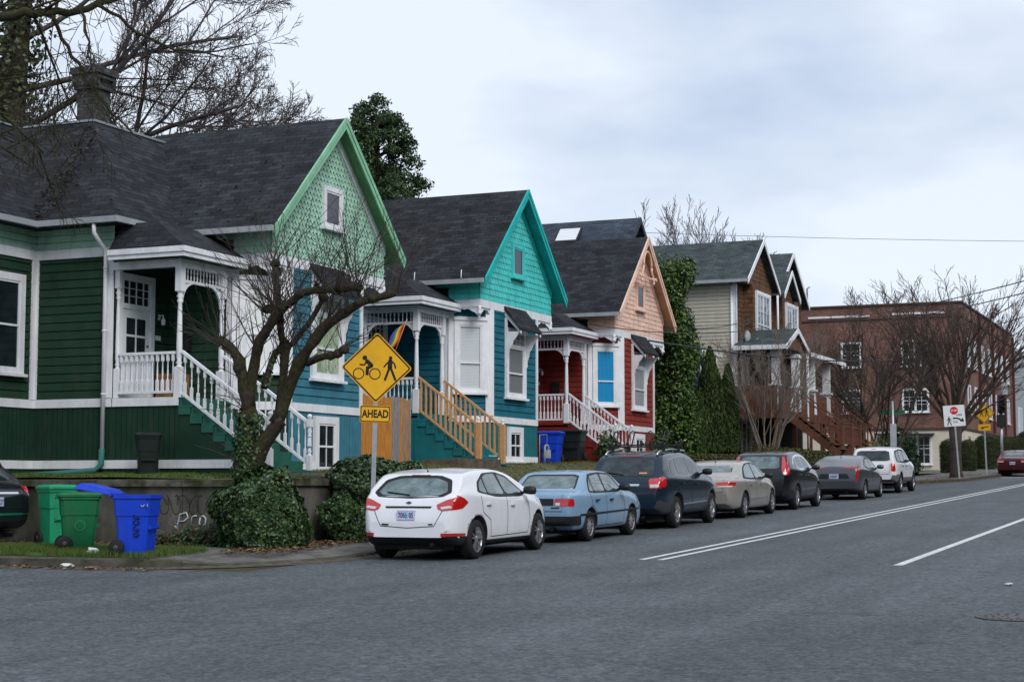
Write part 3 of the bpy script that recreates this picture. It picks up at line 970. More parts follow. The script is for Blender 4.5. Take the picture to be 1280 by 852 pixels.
    g.fbox(Fp, 0.075, 1.455, Z(5.86), Z(5.92), -0.025, 0.025)
    for i in range(12):
        s = 0.14 + i * 0.115; g.lathe([(0.012, Z(5.92)), (0.02, Z(5.98)), (0.01, Z(6.04)), (0.02, Z(6.1)), (0.012, Z(6.17))], (Fp(s, 0)[0], Fp(s, 0)[1], 0), 5, cap=False)
    bracket(g, Fp, 0.075, Z(5.86), -0.02, 0.02, 0.42, 1); bracket(g, Fp, 1.455, Z(5.86), -0.02, 0.02, 0.42, -1)
    if P.get('side_spindles'):
        Fs = Frame(X(28.40), 21.0, 0, -1)
        g.fbox(Fs, 0.06, 1.42, Z(5.86), Z(5.92), -0.025, 0.025)
        for i in range(11):
            s = 0.13 + i * 0.12; g.lathe([(0.012, Z(5.92)), (0.02, Z(5.98)), (0.01, Z(6.04)), (0.02, Z(6.1)), (0.012, Z(6.17))], (Fs(s, 0)[0], Fs(s, 0)[1], 0), 5, cap=False)
        bracket(g, Fs, 0.06, Z(5.86), -0.02, 0.02, 0.36, 1); bracket(g, Fs, 1.42, Z(5.86), -0.02, 0.02, 0.36, -1)
    g.build('spindle_frieze', trim, root)
    # deck, porch skirt
    g = MB(); g.box(X(A_ - 0.02), X(30.3), YC - 0.05, YD, Z(3.46), Z(3.535)); g.build('porch_floor', P['stair'], root)
    Fs = Frame(X(A_), YD, 0, -1)
    g = MB(); upright(g, Fs, 0, YD - YC + 0.04, gz - 0.2, Z(3.36)); g.fbox(Fs, 0.0, 1.64, gz - 0.2, Z(3.4), -0.05, -0.002)
    YS = P['stair_end']; ns = P['steps']; rise = (Z(3.5) - P['stair_z']) / ns; run = (YC - 0.04 - YS) / ns
    # closed side below the stairs
    prof = [(YC - 0.04, gz - 0.2), (YC - 0.04, Z(3.40))]
    for i in range(ns): prof += [(YC - 0.04 - i * run, Z(3.46) - (i + 1) * rise + 0.0), (YC - 0.04 - (i + 1) * run, Z(3.46) - (i + 1) * rise)]
    prof += [(YS, gz - 0.2)]
    poly = [(YC - 0.04, gz - 0.2), (YC - 0.04, Z(3.3)), (YS + run, P['stair_z'] + 0.0), (YS + run, gz - 0.2)]
    for xx in (A_, 29.86):
        g.cut(); g.prism([(X(xx), a, b) for a, b in poly], [(X(xx + 0.04), a, b) for a, b in poly])
    g.build_each('porch_skirt', P['base_side'], root)
    g = MB()
    for i in range(ns):
        y1 = YC - 0.04 - i * run; zt = Z(3.5) - (i + 1) * rise + rise
        zt = Z(3.5) - i * rise - rise
        g.box(X(28.37 - 0.03), X(29.96), y1 - run - 0.03, y1, zt + 0.0, zt + 0.045)
        g.box(X(28.38), X(29.93), y1 - 0.03, y1 - 0.004, zt + 0.046, zt + rise - 0.0)
        g.box(X(28.345), X(28.368), y1 - run, y1, zt - rise * 0.75, zt - 0.002)
    g.box(X(28.38), X(29.93), YS - 0.0, YS + 0.03, gz - 0.1, Z(3.5) - ns * rise - 0.002) if k else None
    g.build('stair_flight', P['stair'], root)
    if k == 0:
        g = MB(); Fb = Frame(X(A_), YC - 0.04, 0, -1); g.fbox(Fb, -1.64, 1.35, 2.10, 2.27, 0.017, 0.045); g.cut(); g.fbox(Fb, -1.6, 0, 3.36, 3.53, 0.016, 0.05); g.build_each('skirt_band', trim, root)
    # railings
    rm, fancy = P['rail'], P['fancy']
    zt = Z(4.43); zb = Z(3.64)
    yn = YS + 0.12; zn = P['stair_z'] + 0.17
    if not P.get('plank_gate'):
        railing('porch_railing', root, trim, (X(28.40), 19.58), (X(28.40), 20.96), zb, zb, zt, zt, 11, True)
    else:
        railing('porch_railing', root, trim, (X(28.40), 19.58), (X(28.40), 20.96), zb, zb, zt, zt, 11, True)
    for xx in (28.40, 29.93):
        railing('stair_railing', root, rm, (X(xx), 19.43), (X(xx), yn), zb - 0.02, zn, zt + 0.02, zn + 0.84, 13 if fancy else 12, fancy, 0.075 if fancy else 0.06)
        g = MB()
        if fancy:
            turned(g, X(xx), yn - 0.02, P['stair_z'] - 0.05 - (0.1 if xx > 29 else 0), zn + 0.92, 0.04, 0.05, 0.5, 0.16)
            g.lathe([(0.03, 0), (0.055, 0.03), (0.055, 0.07), (0.02, 0.1)], (X(xx), yn - 0.02, zn + 0.92), 8)
        else:
            g.box(X(xx) - 0.065, X(xx) + 0.065, yn - 0.09, yn + 0.04, gz - 0.05, zn + 0.9)
        g.build('newel_post', rm, root)
    if P.get('cap'):
        for xx in (28.40, 29.93):
            g = MB(); g.lathe([(0.05, 0), (0.05, 0.02), (0.02, 0.05), (0.045, 0.08), (0.045, 0.11), (0.01, 0.14)], (X(xx), yn - 0.025, zn + 0.9), 8); g.build('newel_cap', trim, root)
    # front door with light above
    Fd = Frame(X(A_), YD, 1, 0)
    g = MB(); a, b = 0.22, 1.2
    g.fbox(Fd, a - 0.14, a, f, Z(6.15), 0.0, 0.07); g.fbox(Fd, b, b + 0.14, f, Z(6.15), 0.0, 0.07); g.fbox(Fd, a, b, Z(6.0), Z(6.15), 0.0, 0.07); g.fbox(Fd, a, b, Z(5.42), Z(5.52), 0.0, 0.068)
    g.fbox(Fd, a, a + 0.06, Z(5.52), Z(6.0), 0.03, 0.05); g.fbox(Fd, b - 0.06, b, Z(5.52), Z(6.0), 0.03, 0.05)
    for i in range(1, 4): g.fbox(Fd, a + (b - a) * i / 4 - 0.01, a + (b - a) * i / 4 + 0.01, Z(5.52), Z(6.0), 0.03, 0.05)
    for i in (1, 2): g.fbox(Fd, a + 0.06, b - 0.06, Z(5.52 + 0.16 * i), Z(5.535 + 0.16 * i), 0.031, 0.049)
    df = g.build('door_frame', trim, root)
    g = MB(); g.fbox(Fd, a, b, Z(5.52), Z(6.0), 0.026, 0.030); g.build('transom_pane', GLASSD, df)
    g = MB(); g.fbox(Fd, a, b, f, Z(5.42), 0.026, 0.045)
    for (s0, s1, za, zb_) in ((a + .14, a + .44, 3.75, 4.35), (a + .54, a + .84, 3.75, 4.35)): g.fbox(Fd, s0, s1, Z(za), Z(zb_), 0.045, 0.055)
    d = g.build('door', P['door'], root)
    g = MB()
    for (s0, s1) in ((a + .16, a + .455), (a + .515, a + .81)):
        for (za, zb_) in ((4.5, 4.84), (4.89, 5.23)): g.fbox(Fd, s0, s1, Z(za), Z(zb_), 0.046, 0.05)
    g.build('pane', GLASSD, d)
    g = MB(); g.lathe([(0.03, 0), (0.03, 0.01), (0.012, 0.02), (0.012, 0.05), (0.032, 0.06), (0.032, 0.09), (0.01, 0.1)], Fd(b - 0.09, Z(4.5), 0.145), 8, axis='Y'); g.lathe([(0.028, 0), (0.028, 0.02)], Fd(b - 0.09, Z(4.68), 0.066), 8, axis='Y'); g.build('door_knob', material('brass', (0.35, 0.27, 0.14), 0.3, 1.0), d)
    # wall lamp beside the door and letter box on the porch wall
    g = MB(); g.fbox(Fd, 1.52, 1.6, Z(5.28), Z(5.4), 0.0, 0.03); g.tube([Fd(1.56, Z(5.36), 0.03), Fd(1.56, Z(5.38), 0.12), Fd(1.56, Z(5.3), 0.13)], 0.015, 6); g.lathe([(0.03, 0), (0.05, -0.06), (0.045, -0.14), (0.02, -0.16)], Fd(1.56, Z(5.32), 0.13), 10); g.build('porch_lamp', trim, root)
    Fbl = Frame(X(WL), YD, 0, -1)
    g = MB(); g.fbox(Fbl, 0.35, 0.62, Z(4.62), Z(4.95), 0.024, 0.12); g.build('letter_box', P['box'], root)
    g = MB(); g.fbox(Fd, 1.42, 1.62, Z(4.84), Z(4.94), 0.024, 0.03); g.build('house_number_plate', trim, root)
    # windows
    Fc, Lc = faces['chamfer'][0], faces['chamfer'][1]
    window(root, Fc, Lc / 2 - 0.46, Lc / 2 + 0.46, Z(4.16), Z(6.12), P['w1'], 0.13, trim, 0.42, cmat=P.get('c1'), head=0.10)
    Ff = Frame(X(0), YF, 1, 0)
    window(root, Ff, 32.05, 33.47, Z(4.1), Z(6.05), P['w2'], 0.16, trim, 0.45, transom=0.30, cmat=P.get('c2'))
    window(root, Ff, 32.2, 33.26, gz + 0.06, Z(3.28), 'dark', 0.16, trim, 0.5, muntins=(2, 2))
    window(root, Ff, 32.5, 33.36, Z(7.52), Z(8.45), 'dark', 0.10, P['gwin'], 0, muntins=(1, 1))
    Fw = faces['wing'][0]
    window(root, Fw, 2.0, 3.35, Z(4.05), Z(6.12), 'dark', 0.15, trim, 0.5)
    # hood over the front window
    hd = MB()
    x0, x1 = 31.98, 33.54
    top, low, dd = Z(6.60), Z(5.93), 0.52
    hd.hexa([Ff(x0, low, dd), Ff(x1, low, dd), Ff(x1, top - 0.04, 0.0), Ff(x0, top - 0.04, 0.0), Ff(x0, low + 0.05, dd + 0.02), Ff(x1, low + 0.05, dd + 0.02), Ff(x1, top + 0.03, 0.035), Ff(x0, top + 0.03, 0.035)])
    ho = hd.build('window_hood', P.get('roof', ROOF), root)
    g = MB()
    for xx in (x0 + 0.04, x1 - 0.09):
        g.cut()
        def Fx(d, z, t, xx=xx): return Ff(xx + t, z, d)
        outer = [(0.0, top - 0.08), (dd - 0.03, low - 0.01)]
        g.prism([Fx(0.03, top - 0.1, 0), Fx(dd, low, 0), Fx(dd, low - 0.09, 0), Fx(0.03, top - 0.24, 0)], [Fx(0.03, top - 0.1, .05), Fx(dd, low, .05), Fx(dd, low - 0.09, .05), Fx(0.03, top - 0.24, .05)])
        g.prism([Fx(0.03, top - 0.3, 0), Fx(0.1, top - 0.3, 0), Fx(0.1, Z(5.0), 0), Fx(0.03, Z(4.9), 0)], [Fx(0.03, top - 0.3, .05), Fx(0.1, top - 0.3, .05), Fx(0.1, Z(5.0), .05), Fx(0.03, Z(4.9), .05)])
        n = 14; out_ = [(0.1 + (dd - 0.16) * (1 - t) ** 1.6 + 0.03 * abs(sin(t * pi * 3)), low - 0.02 - 0.75 * t) for t in lin(0, 1, n)]
        for a_, b_ in zip(out_[:-1], out_[1:]): g.prism([Fx(0.09, a_[1], .008), Fx(a_[0], a_[1], .008), Fx(b_[0], b_[1], .008), Fx(0.09, b_[1], .008)], [Fx(0.09, a_[1], .042), Fx(a_[0], a_[1], .042), Fx(b_[0], b_[1], .042), Fx(0.09, b_[1], .042)])
    g.build_each('hood_bracket', trim, ho)
    if P.get('extras'): P['extras'](root, X, Z, Fg, Fl, gz)
    return root

def pt(name, rgb, **kw): return material(name, rgb, kw.pop('rough', 0.7), spec=0.2, grime=0.28, var=kw.pop('var', 0.16), vscale=kw.pop('vscale', 2.2), **kw)
C_green = pt('dark_green_paint', (0.017, 0.050, 0.029), wear=0.0)
C_green2 = pt('basement_green_paint', (0.011, 0.040, 0.024))
C_stepg = pt('stair_green_paint', (0.022, 0.12, 0.085))
C_blue = pt('blue_paint', (0.045, 0.19, 0.26))
C_blue2 = pt('blue_board_paint', (0.045, 0.185, 0.25))
C_mint = pt('mint_paint', (0.34, 0.55, 0.43))
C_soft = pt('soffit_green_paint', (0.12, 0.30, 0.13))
C_rake1 = pt('rake_green_paint', (0.24, 0.50, 0.32))
C_teal = pt('teal_paint', (0.011, 0.135, 0.19))
C_teal2 = pt('teal_board_paint', (0.010, 0.145, 0.165))
C_aqua = pt('aqua_paint', (0.075, 0.56, 0.53), wear=0.05)
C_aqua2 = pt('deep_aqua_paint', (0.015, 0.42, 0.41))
C_red = pt('barn_red_paint', (0.25, 0.036, 0.026), wear=0.03)
C_red2 = pt('dark_red_paint', (0.17, 0.015, 0.012))
C_peach = pt('peach_paint', (0.78, 0.53, 0.42), wear=0.10)
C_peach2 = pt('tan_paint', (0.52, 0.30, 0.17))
WOODN = material('new_cedar_rail', (0.56, 0.30, 0.13), 0.6, var=0.25, vscale=6, stretch=(6, 1, 1))
WHITE2 = material('window_white', (0.70, 0.72, 0.74), 0.5, var=0.06)
BLACKP = material('black_plastic', (0.018, 0.019, 0.021), 0.45, var=0.2, vscale=5)

def extras1(root, X, Z, Fg, Fl, gz):
    g = MB()                                        # chimney on the flat of the roof
    cx, cy = X(31.75), 24.3
    g.box(cx - .27, cx + .27, cy - .27, cy + .27, 9.6, 10.95); g.box(cx - .33, cx + .33, cy - .33, cy + .33, 10.95, 11.03)
    g.box(cx - .29, cx + .29, cy - .29, cy + .29, 11.031, 11.2); g.box(cx - .36, cx + .36, cy - .36, cy + .36, 11.2, 11.3); g.box(cx - .40, cx + .40, cy - .40, cy + .40, 11.301, 11.46)
    for sx in (-1, 1): g.box(cx + sx * .31 - .05, cx + sx * .31 + .05, cy - .36, cy + .36, 11.03, 11.199)
    roof = [c for c in root.children if c.name.startswith('roof')][0]
    g.build('chimney', material('old_chimney_brick', (0.075, 0.078, 0.075), 0.95, kind='brick', rgb2=(0.035, 0.03, 0.028), bw=0.21, bh=0.075, mortar=0.012, var=0.5, vscale=4), roof)
    g = MB()                                        # metal caps on the roof edges
    a = [(30.05, 23.0, 9.81), (30.05, 24.9, 9.81)]
    g.bar(a[0], a[1], 0.09, 0.05); g.bar((30.05, 23.0, 9.812), (32.9, 23.0, 9.812), 0.09, 0.05); g.bar((29.9, 24.9, 9.77), (25, 24.9, 9.75), 0.07, 0.04)
    g.build('ridge_cap', material('weathered_flashing', (0.28, 0.31, 0.33), 0.5, 0.4), roof)
    g = MB()                                        # downpipe on the corner of the porch wall
    g.tube([(27.86, 21.25, 7.08), (27.86, 21.25, 6.9), (28.06, 21.25, 6.72), (28.24, 21.24, 6.6), (28.26, 21.24, 6.3), (28.26, 21.24, 2.45)], 0.045, 8)
    for z in (6.2, 4.9, 3.6): g.lathe([(0.055, 0), (0.055, 0.03)], (28.26, 21.24, z), 8)
    dp = g.build('downspout', WHITE, root)
    g = MB(); g.tube([(28.25, 21.24, 2.5), (28.24, 21.24, 2.18), (28.18, 21.35, 2.06), (27.85, 22.0, 2.0), (27.7, 22.6, 1.97)], 0.06, 8); g.build('drain_elbow', pt('drain_teal', (0.04, 0.16, 0.15)), dp)
    # plank panel in the porch railing in front of the door
    g = MB()
    for i in range(7): g.box(28.435, 28.45, 20.16 + i * 0.11, 20.265 + i * 0.11, 3.62, 4.38)
    g.build('railing_panel', WHITE, root)
    # wood stack on the porch
    g = MB()
    g.box(29.6, 29.95, 20.3, 20.9, 3.54, 4.1); g.build('porch_crate', material('old_wood', (0.25, 0.12, 0.05), 0.8, var=0.4, vscale=6), root)
    for (yy, xx) in ((19.6, 30.0), (22.2, 27.9)):
        g = MB(); g.tube([(EL1, yy, 7.2) for EL1 in (29.93, 29.96)] + [(29.99, yy, 7.38)], 0.012, 4)
def extras2(root, X, Z, Fg, Fl, gz):
    g = MB()
    for y in (18.9, 20.3): g.tube([(X(29.9), y, Z(7.16)), (X(29.84), y, Z(7.2)), (X(29.95), y + .04, Z(7.42))], 0.013, 4)
    g.build('snow_hook', WHITE, root)
    g = MB()                                        # gas meter and pipes at the corner
    x, y = X(34.75), 18.42
    g.tube([(x - .15, y, gz), (x - .15, y, gz + .5), (x - .1, y, gz + .55), (x + .1, y, gz + .55), (x + .15, y, gz + .5), (x + .15, y, gz + .1)], 0.025, 6)
    g.lathe([(0.09, 0), (0.12, 0.03), (0.12, 0.15), (0.09, 0.18)], (x, y - 0.09, gz + 0.3), 10, axis='Y'); g.box(x - .12, x + .12, y - .08, y + .05, gz + .18, gz + .42)
    g.tube([(x - .3, y + .1, gz), (x - .3, y + .1, gz + .85), (x + .25, y + .1, gz + .87), (x + .25, y + .1, gz + .3)], 0.014, 5)
    g.build('gas_meter', material('meter_grey', (0.35, 0.36, 0.37), 0.5), root)
def extras3(root, X, Z, Fg, Fl, gz):
    # carved arch below the peak of the gable
    g = MB(); F = Frame(X(32.95), 18.28, 1, 0)
    pts = [F(0.42 * cos(a), Z(9.0) + 0.52 * sin(a), 0) for a in lin(0, pi, 14)]
    g.tube(pts, 0.035, 6)
    pts = [F(0.42, Z(9.0), 0)] + [F(0.42 + 0.1 * (1 - cos(a)), Z(8.9) - 0.09 * a, 0) for a in lin(0.2, 4, 8)]
    g.tube(pts, 0.04, 6); g.tube([F(-p, z, 0) for p, z in ((0.42, Z(9.0)), (0.5, Z(8.85)), (0.6, Z(8.72)), (0.72, Z(8.6)))], 0.04, 6)
    g.bar(F(-0.95, Z(8.62), 0), F(0.95, Z(8.62), 0), 0.05, 0.05)
    for s in (-1, 1):
        g.lathe([(0.01, -0.2), (0.045, -0.14), (0.05, -0.08), (0.02, -0.02)], F(s * 0.62, Z(8.6), 0), 8)
        for q in (0.5, 0.7, 0.85): g.lathe([(0.03, -0.04), (0.055, 0), (0.03, 0.04)], F(s * q, Z(8.62 + 0.1 * (q - .5)), 0), 8)
    g.build('gable_ornament', C_peach, root)

gz = lambda x, y=18.7: yard_z(x, y)
H1 = cottage(0, 'green_cottage', 'dark green wooden cottage with mint gable, blue front wall and brick chimney', dict(
    ground=1.97, side=C_green, front=C_blue, base_side=C_green2, base_front=C_blue2, gable=C_mint, soffit=C_soft, rake=C_rake1, inner=WHITE,
    rowh=0.125, tab=0.15, tabkind='diamond', stair=C_stepg, stair_end=17.25, stair_z=2.02, steps=8, rail=WHITE, fancy=True, door=WHITE2, box=BLACKP,
    w1='curtain', w2='curtain', gwin=WHITE, c2=material('green_leaf_curtain', (0.30, 0.42, 0.22), 0.7, var=0.6, vscale=6, rgb2=(0.55, 0.58, 0.5)), extras=extras1, plank_gate=True))
H2 = cottage(1, 'teal_cottage', 'teal wooden cottage with bright aqua gable and new cedar stair rails', dict(
    ground=2.36, side=C_teal, front=C_teal, base_side=C_teal2, base_front=C_teal2, gable=C_aqua, soffit=C_aqua2, rake=C_aqua2, inner=C_aqua2,
    rowh=0.165, tab=0.19, tabkind='saw', stair=C_teal2, stair_end=17.62, stair_z=2.28, steps=7, rail=WOODN, fancy=False, cap=True, door=C_teal, box=BLACKP,
    w1='blind', w2='blind', c2=material('grey_blind', (0.26, 0.28, 0.29), 0.6), gwin=C_aqua, side_spindles=True, extras=extras2))
H3 = cottage(2, 'red_cottage', 'barn red wooden cottage with peach gable and bright blue curtain', dict(
    ground=2.6, side=C_red, front=C_red, base_side=C_red2, base_front=C_red, gable=C_peach, soffit=C_peach2, rake=C_peach, inner=C_peach,
    rowh=0.16, tab=0.22, tabkind='flat', stair=C_red2, stair_end=17.75, stair_z=2.5, steps=6, rail=WHITE, fancy=True, door=C_red2, box=BLACKP,
    w1='curtain', w2='curtain', c1=material('bright_blue_curtain', (0.010, 0.27, 0.55), 0.7, var=0.1), c2=material('pale_grey_curtain', (0.40, 0.42, 0.43), 0.8, var=.15), gwin=C_peach, side_spindles=True, extras=extras3))
# ---------------------------------------------------------------- cars
def chaikin(p, n=2):
    for _ in range(n):
        q = [p[0]]
        for a, b in zip(p[:-1], p[1:]):
            q.append((a[0] * .75 + b[0] * .25, a[1] * .75 + b[1] * .25)); q.append((a[0] * .25 + b[0] * .75, a[1] * .25 + b[1] * .75))
        q.append(p[-1]); p = q
    return p
def interp(p, x):
    if x <= p[0][0]: return p[0][1]
    for a, b in zip(p[:-1], p[1:]):
        if x <= b[0]:
            return a[1] + (b[1] - a[1]) * ((x - a[0]) / (b[0] - a[0]) if b[0] > a[0] else 1)
    return p[-1][1]
def catmull(P, n):
    o = []
    for i in range(len(P) - 1):
        p0 = P[max(0, i - 1)]; p1 = P[i]; p2 = P[i + 1]; p3 = P[min(len(P) - 1, i + 2)]
        for k in range(n):
            t = k / n
            o.append(tuple(0.5 * ((2 * b) + (-a + c) * t + (2 * a - 5 * b + 4 * c - d) * t * t + (-a + 3 * b - 3 * c + d) * t ** 3) for a, b, c, d in zip(p0, p1, p2, p3)))
    o.append(tuple(P[-1])); return o
def clip(poly, axis, val, keep_less):
    o = []
    for i in range(len(poly)):
        a = poly[i - 1]; b = poly[i]
        ia = (a[axis] <= val) == keep_less or a[axis] == val; ib = (b[axis] <= val) == keep_less or b[axis] == val
        if ia != ib:
            t = (val - a[axis]) / (b[axis] - a[axis]); o.append((a[0] + (b[0] - a[0]) * t, a[1] + (b[1] - a[1]) * t))
        if ib: o.append(b)
    return o
def smooth_poly(p, n=1):
    for _ in range(n):
        q = []
        for i in range(len(p)):
            a = p[i]; b = p[(i + 1) % len(p)]
            q.append((a[0] * .9 + b[0] * .1, a[1] * .9 + b[1] * .1)); q.append((a[0] * .1 + b[0] * .9, a[1] * .1 + b[1] * .9))
        p = q
    return p
def conform(mb, bvh, poly, view, off, cell=0.05, mi=0, smooth=True):
    """lays a flat outline onto the body: view 'R' (x,z from -y), 'L' (x,z from +y), 'B' (y,z from behind), 'F' (y,z from the front), 'T' (x,y from above)"""
    us = [p[0] for p in poly]; vs = [p[1] for p in poly]
    u = math.floor(min(us) / cell) * cell; cache = {}
    def hit(a, b):
        key = (round(a, 4), round(b, 4))
        if key in cache: return cache[key]
        o, d = {'R': ((a, -3, b), (0, 1, 0)), 'L': ((a, 3, b), (0, -1, 0)), 'B': ((-3, a, b), (1, 0, 0)), 'F': ((9, a, b), (-1, 0, 0)), 'T': ((a, b, 5), (0, 0, -1))}[view]
        loc, nrm, _, _ = bvh.ray_cast(Vector(o), Vector(d))
        if loc is None: cache[key] = None; return None
        if abs(nrm.dot(Vector(d))) < 0.38: cache[key] = None; return None
        if nrm.dot(Vector(d)) > 0: nrm = -nrm
        mb.v.append(tuple(loc + nrm * off)); cache[key] = len(mb.v) - 1
        return cache[key]
    while u < max(us):
        strip_ = clip(clip(poly, 0, u, False), 0, u + cell, True)
        if len(strip_) > 2:
            v = math.floor(min(vs) / cell) * cell
            while v < max(vs):
                c = clip(clip(strip_, 1, v, False), 1, v + cell, True)
                if len(c) > 2:
                    q = []
                    for p in c:
                        i = hit(*p)
                        if i is None: q = None; break
                        if i not in q: q.append(i)
                    if q and len(q) > 2:
                        mb.f.append(tuple(q)); mb.m.append(mi); mb.sm.append(smooth)
                v += cell
        u += cell
def line_poly(pts, w):
    """thin outline round a polyline"""
    A = []; B = []
    for i, p in enumerate(pts):
        a = pts[max(0, i - 1)]; b = pts[min(len(pts) - 1, i + 1)]
        d = math.hypot(b[0] - a[0], b[1] - a[1]) or 1; nx, ny = -(b[1] - a[1]) / d * w / 2, (b[0] - a[0]) / d * w / 2
        A.append((p[0] + nx, p[1] + ny)); B.append((p[0] - nx, p[1] - ny))
    return [[A[i], A[i + 1], B[i + 1], B[i]] for i in range(len(pts) - 1)]

TYRE = material('tyre_rubber', (0.014, 0.014, 0.015), 0.75, var=0.2, vscale=8)
ALLOY = material('alloy_rim', (0.52, 0.53, 0.55), 0.28, 0.85)
HUBCAP = material('worn_hubcap', (0.30, 0.30, 0.31), 0.5, 0.5)
TRIMB = material('black_trim', (0.016, 0.017, 0.019), 0.5, var=0.15, vscale=8)
CARGLASS = material('car_glass', (0.012, 0.02, 0.024), 0.03, spec=0.6, var=0.6, vscale=5, rgb2=(0.03, 0.045, 0.05))
CARGLASSL = material('pale_car_glass', (0.11, 0.17, 0.18), 0.04, spec=0.8, coat=0.3, var=0.4, vscale=6.0, rgb2=(0.05, 0.085, 0.09))
TAIL = material('red_tail_lamp', (0.48, 0.008, 0.010), 0.15, spec=0.8, coat=1.0)
TAILW = material('clear_lamp', (0.62, 0.60, 0.58), 0.12, spec=0.8, coat=1.0)
PLATE = material('plate_blue_white', (0.42, 0.48, 0.72), 0.4, var=0.2, vscale=20, rgb2=(0.55, 0.55, 0.66))
PLTX = material('plate_letters', (0.03, 0.03, 0.16), 0.5)
PLTREE = material('plate_tree_green', (0.08, 0.32, 0.36), 0.5)
def car_paint(name, rgb, metal=0.3, rough=0.32, var=0.0, dirt=None):
    m = material(name, rgb, rough, metal, var=max(var, 0.07), vscale=1.5, coat=0.55, rgb2=dirt)
    return m

def make_car(name, label, S, loc, rot, group):
    L_, W, wb, rw, ro = S['L'], S['W'] / 2, S['wb'], S['wheel'], S['rear']
    wx = (ro, ro + wb)
    root = thing(name, label, S.get('cat', 'car'), loc, rot, group)
    pitch = -math.atan(GR * cos(rot))
    root.rotation_euler = (math.atan(0.0), pitch, rot)
    top = chaikin(S['top'], 2); belt = chaikin(S['belt'], 2)
    bot = S.get('bot', [(0, 0.38), (0.25, 0.24), (L_ - 0.3, 0.2), (L_, 0.26)])
    plan = chaikin(S.get('plan', [(0, 0.80), (0.12, 0.93), (0.5, 0.985), (L_ * 0.4, 1.0), (L_ * 0.7, 1.0), (L_ - 0.6, 0.95), (L_ - 0.2, 0.82), (L_, 0.62)]), 2)
    tum = S.get('tumble', 0.34)
    st = [0, 0.02, 0.05, 0.09]; x = 0.14
    while x < L_ - 0.12: st.append(x); x += 0.07
    st += [L_ - 0.09, L_ - 0.05, L_ - 0.02, L_]
    rows = []
    for x in st:
        w_ = W * interp(plan, x); b = interp(bot, x); t = interp(top, x); be = min(interp(belt, x), t - 0.012)
        be = max(be, b + 0.1); t = max(t, be + 0.012); h = t - be
        wr = 0.965 * w_ - tum * h * (1 if h > 0.12 else h / 0.12)
        P = [(0, b), (-0.8 * w_, b), (-0.93 * w_, b + 0.02), (-0.975 * w_, b + 0.10), (-0.995 * w_, b + (be - b) * .35), (-1.0 * w_, b + (be - b) * .62), (-0.99 * w_, b + (be - b) * .86), (-0.967 * w_, be)]
        if h > 0.1:
            P += [(-(0.958 * w_ - (0.958 * w_ - wr) * .45), be + h * .45), (-(0.958 * w_ - (0.958 * w_ - wr) * .85) , be + h * .84), (-(wr * 0.93), be + h * .95), (-(wr * .55), t - 0.01), (0, t)]
        else:
            P += [(-0.95 * w_, be + h * .3), (-0.91 * w_, be + h * .6), (-0.84 * w_, be + h * .78), (-0.5 * w_, be + h * 0.95), (0, t)]
        half = catmull(P, 3)
        full = half + [(-y, z) for y, z in reversed(half[1:-1])]
        rows.append([(x, y, z) for y, z in full])
    g = MB(); g.grid(rows, 0, True, close=True)
    g.f.append(tuple(reversed(range(len(rows[0]))))); g.m.append(0); g.sm.append(False)
    k = (len(rows) - 1) * len(rows[0]); g.f.append(tuple(k + i for i in range(len(rows[0])))); g.m.append(0); g.sm.append(False)
    clad = S.get('clad')
    if clad:
        for i, f_ in enumerate(g.f):
            zc = sum(g.v[v][2] for v in f_) / len(f_); xc = sum(g.v[v][0] for v in f_) / len(f_)
            if zc < interp(clad, xc): g.m[i] = 1
    paint = S['paint']
    bme = g.mesh('body', [paint, S.get('cladmat', TRIMB), DARKV])
    body = bpy.data.objects.new('body', bme); COL.objects.link(body); body.parent = root
    bvh = BVHTree.FromObject(body, bpy.context.evaluated_depsgraph_get()) if False else BVHTree.FromPolygons([v.co.copy() for v in bme.vertices], [tuple(p.vertices) for p in bme.polygons])
    # wheel arches cut out of the solid body
    ar = S.get('arch', rw + 0.06)
    for xx in wx:
        for sgn in (-1, 1):
            c = MB(); c.lathe([(ar, 0), (ar, 0.42)] if sgn < 0 else [(ar, -0.42), (ar, 0)], (xx, sgn * (W + 0.1), rw + 0.0), 36, 2, axis='Y')
            cm = c.mesh('cut', [paint, TRIMB, DARKV]); co = bpy.data.objects.new('cut', cm); COL.objects.link(co); co.parent = root
            md = body.modifiers.new('arch', 'BOOLEAN'); md.operation = 'DIFFERENCE'; md.object = co; md.solver = 'EXACT'
    dg = bpy.context.evaluated_depsgraph_get(); dg.update()
    nm = bpy.data.meshes.new_from_object(body.evaluated_get(dg))
    for md in list(body.modifiers):
        co = md.object; body.modifiers.remove(md); bpy.data.objects.remove(co)
    body.data = nm; nm.name = 'body'
    # glass, lamps, seams
    glass = S.get('glass', CARGLASS)
    def put(nm_, polys, mat, off=0.005, sm=1, parent=root, cell=0.05):
        q = MB()
        for view, poly in polys:
            conform(q, bvh, smooth_poly(poly, sm) if sm else poly, view, off, cell)
        if q.f: return q.build(nm_, mat, parent, world=False, recalc=False)
    def mir(poly): return [(-a, b) for a, b in poly]
    def grow(poly, d):
        cx = sum(p[0] for p in poly) / len(poly); cy = sum(p[1] for p in poly) / len(poly)
        hw = max(abs(p[0] - cx) for p in poly); hh = max(abs(p[1] - cy) for p in poly)
        return [(cx + (a - cx) * (1 + d / hw), cy + (b - cy) * (1 + d / hh)) for a, b in poly]
    for view in ('R', 'L'):
        fo = put('window_surround', [(view, grow(S['dlo'], 0.022))], S.get('surround', TRIMB), 0.002)
        for wn in S['side']: put('window', [(view, wn)], glass, 0.006)
    if 'backdlo' in S: put('window_surround', [('B', S['backdlo'])], TRIMB, 0.003)
    rwin = put('rear_window', [('B', S['back'])], S.get('bglass', glass), 0.006)
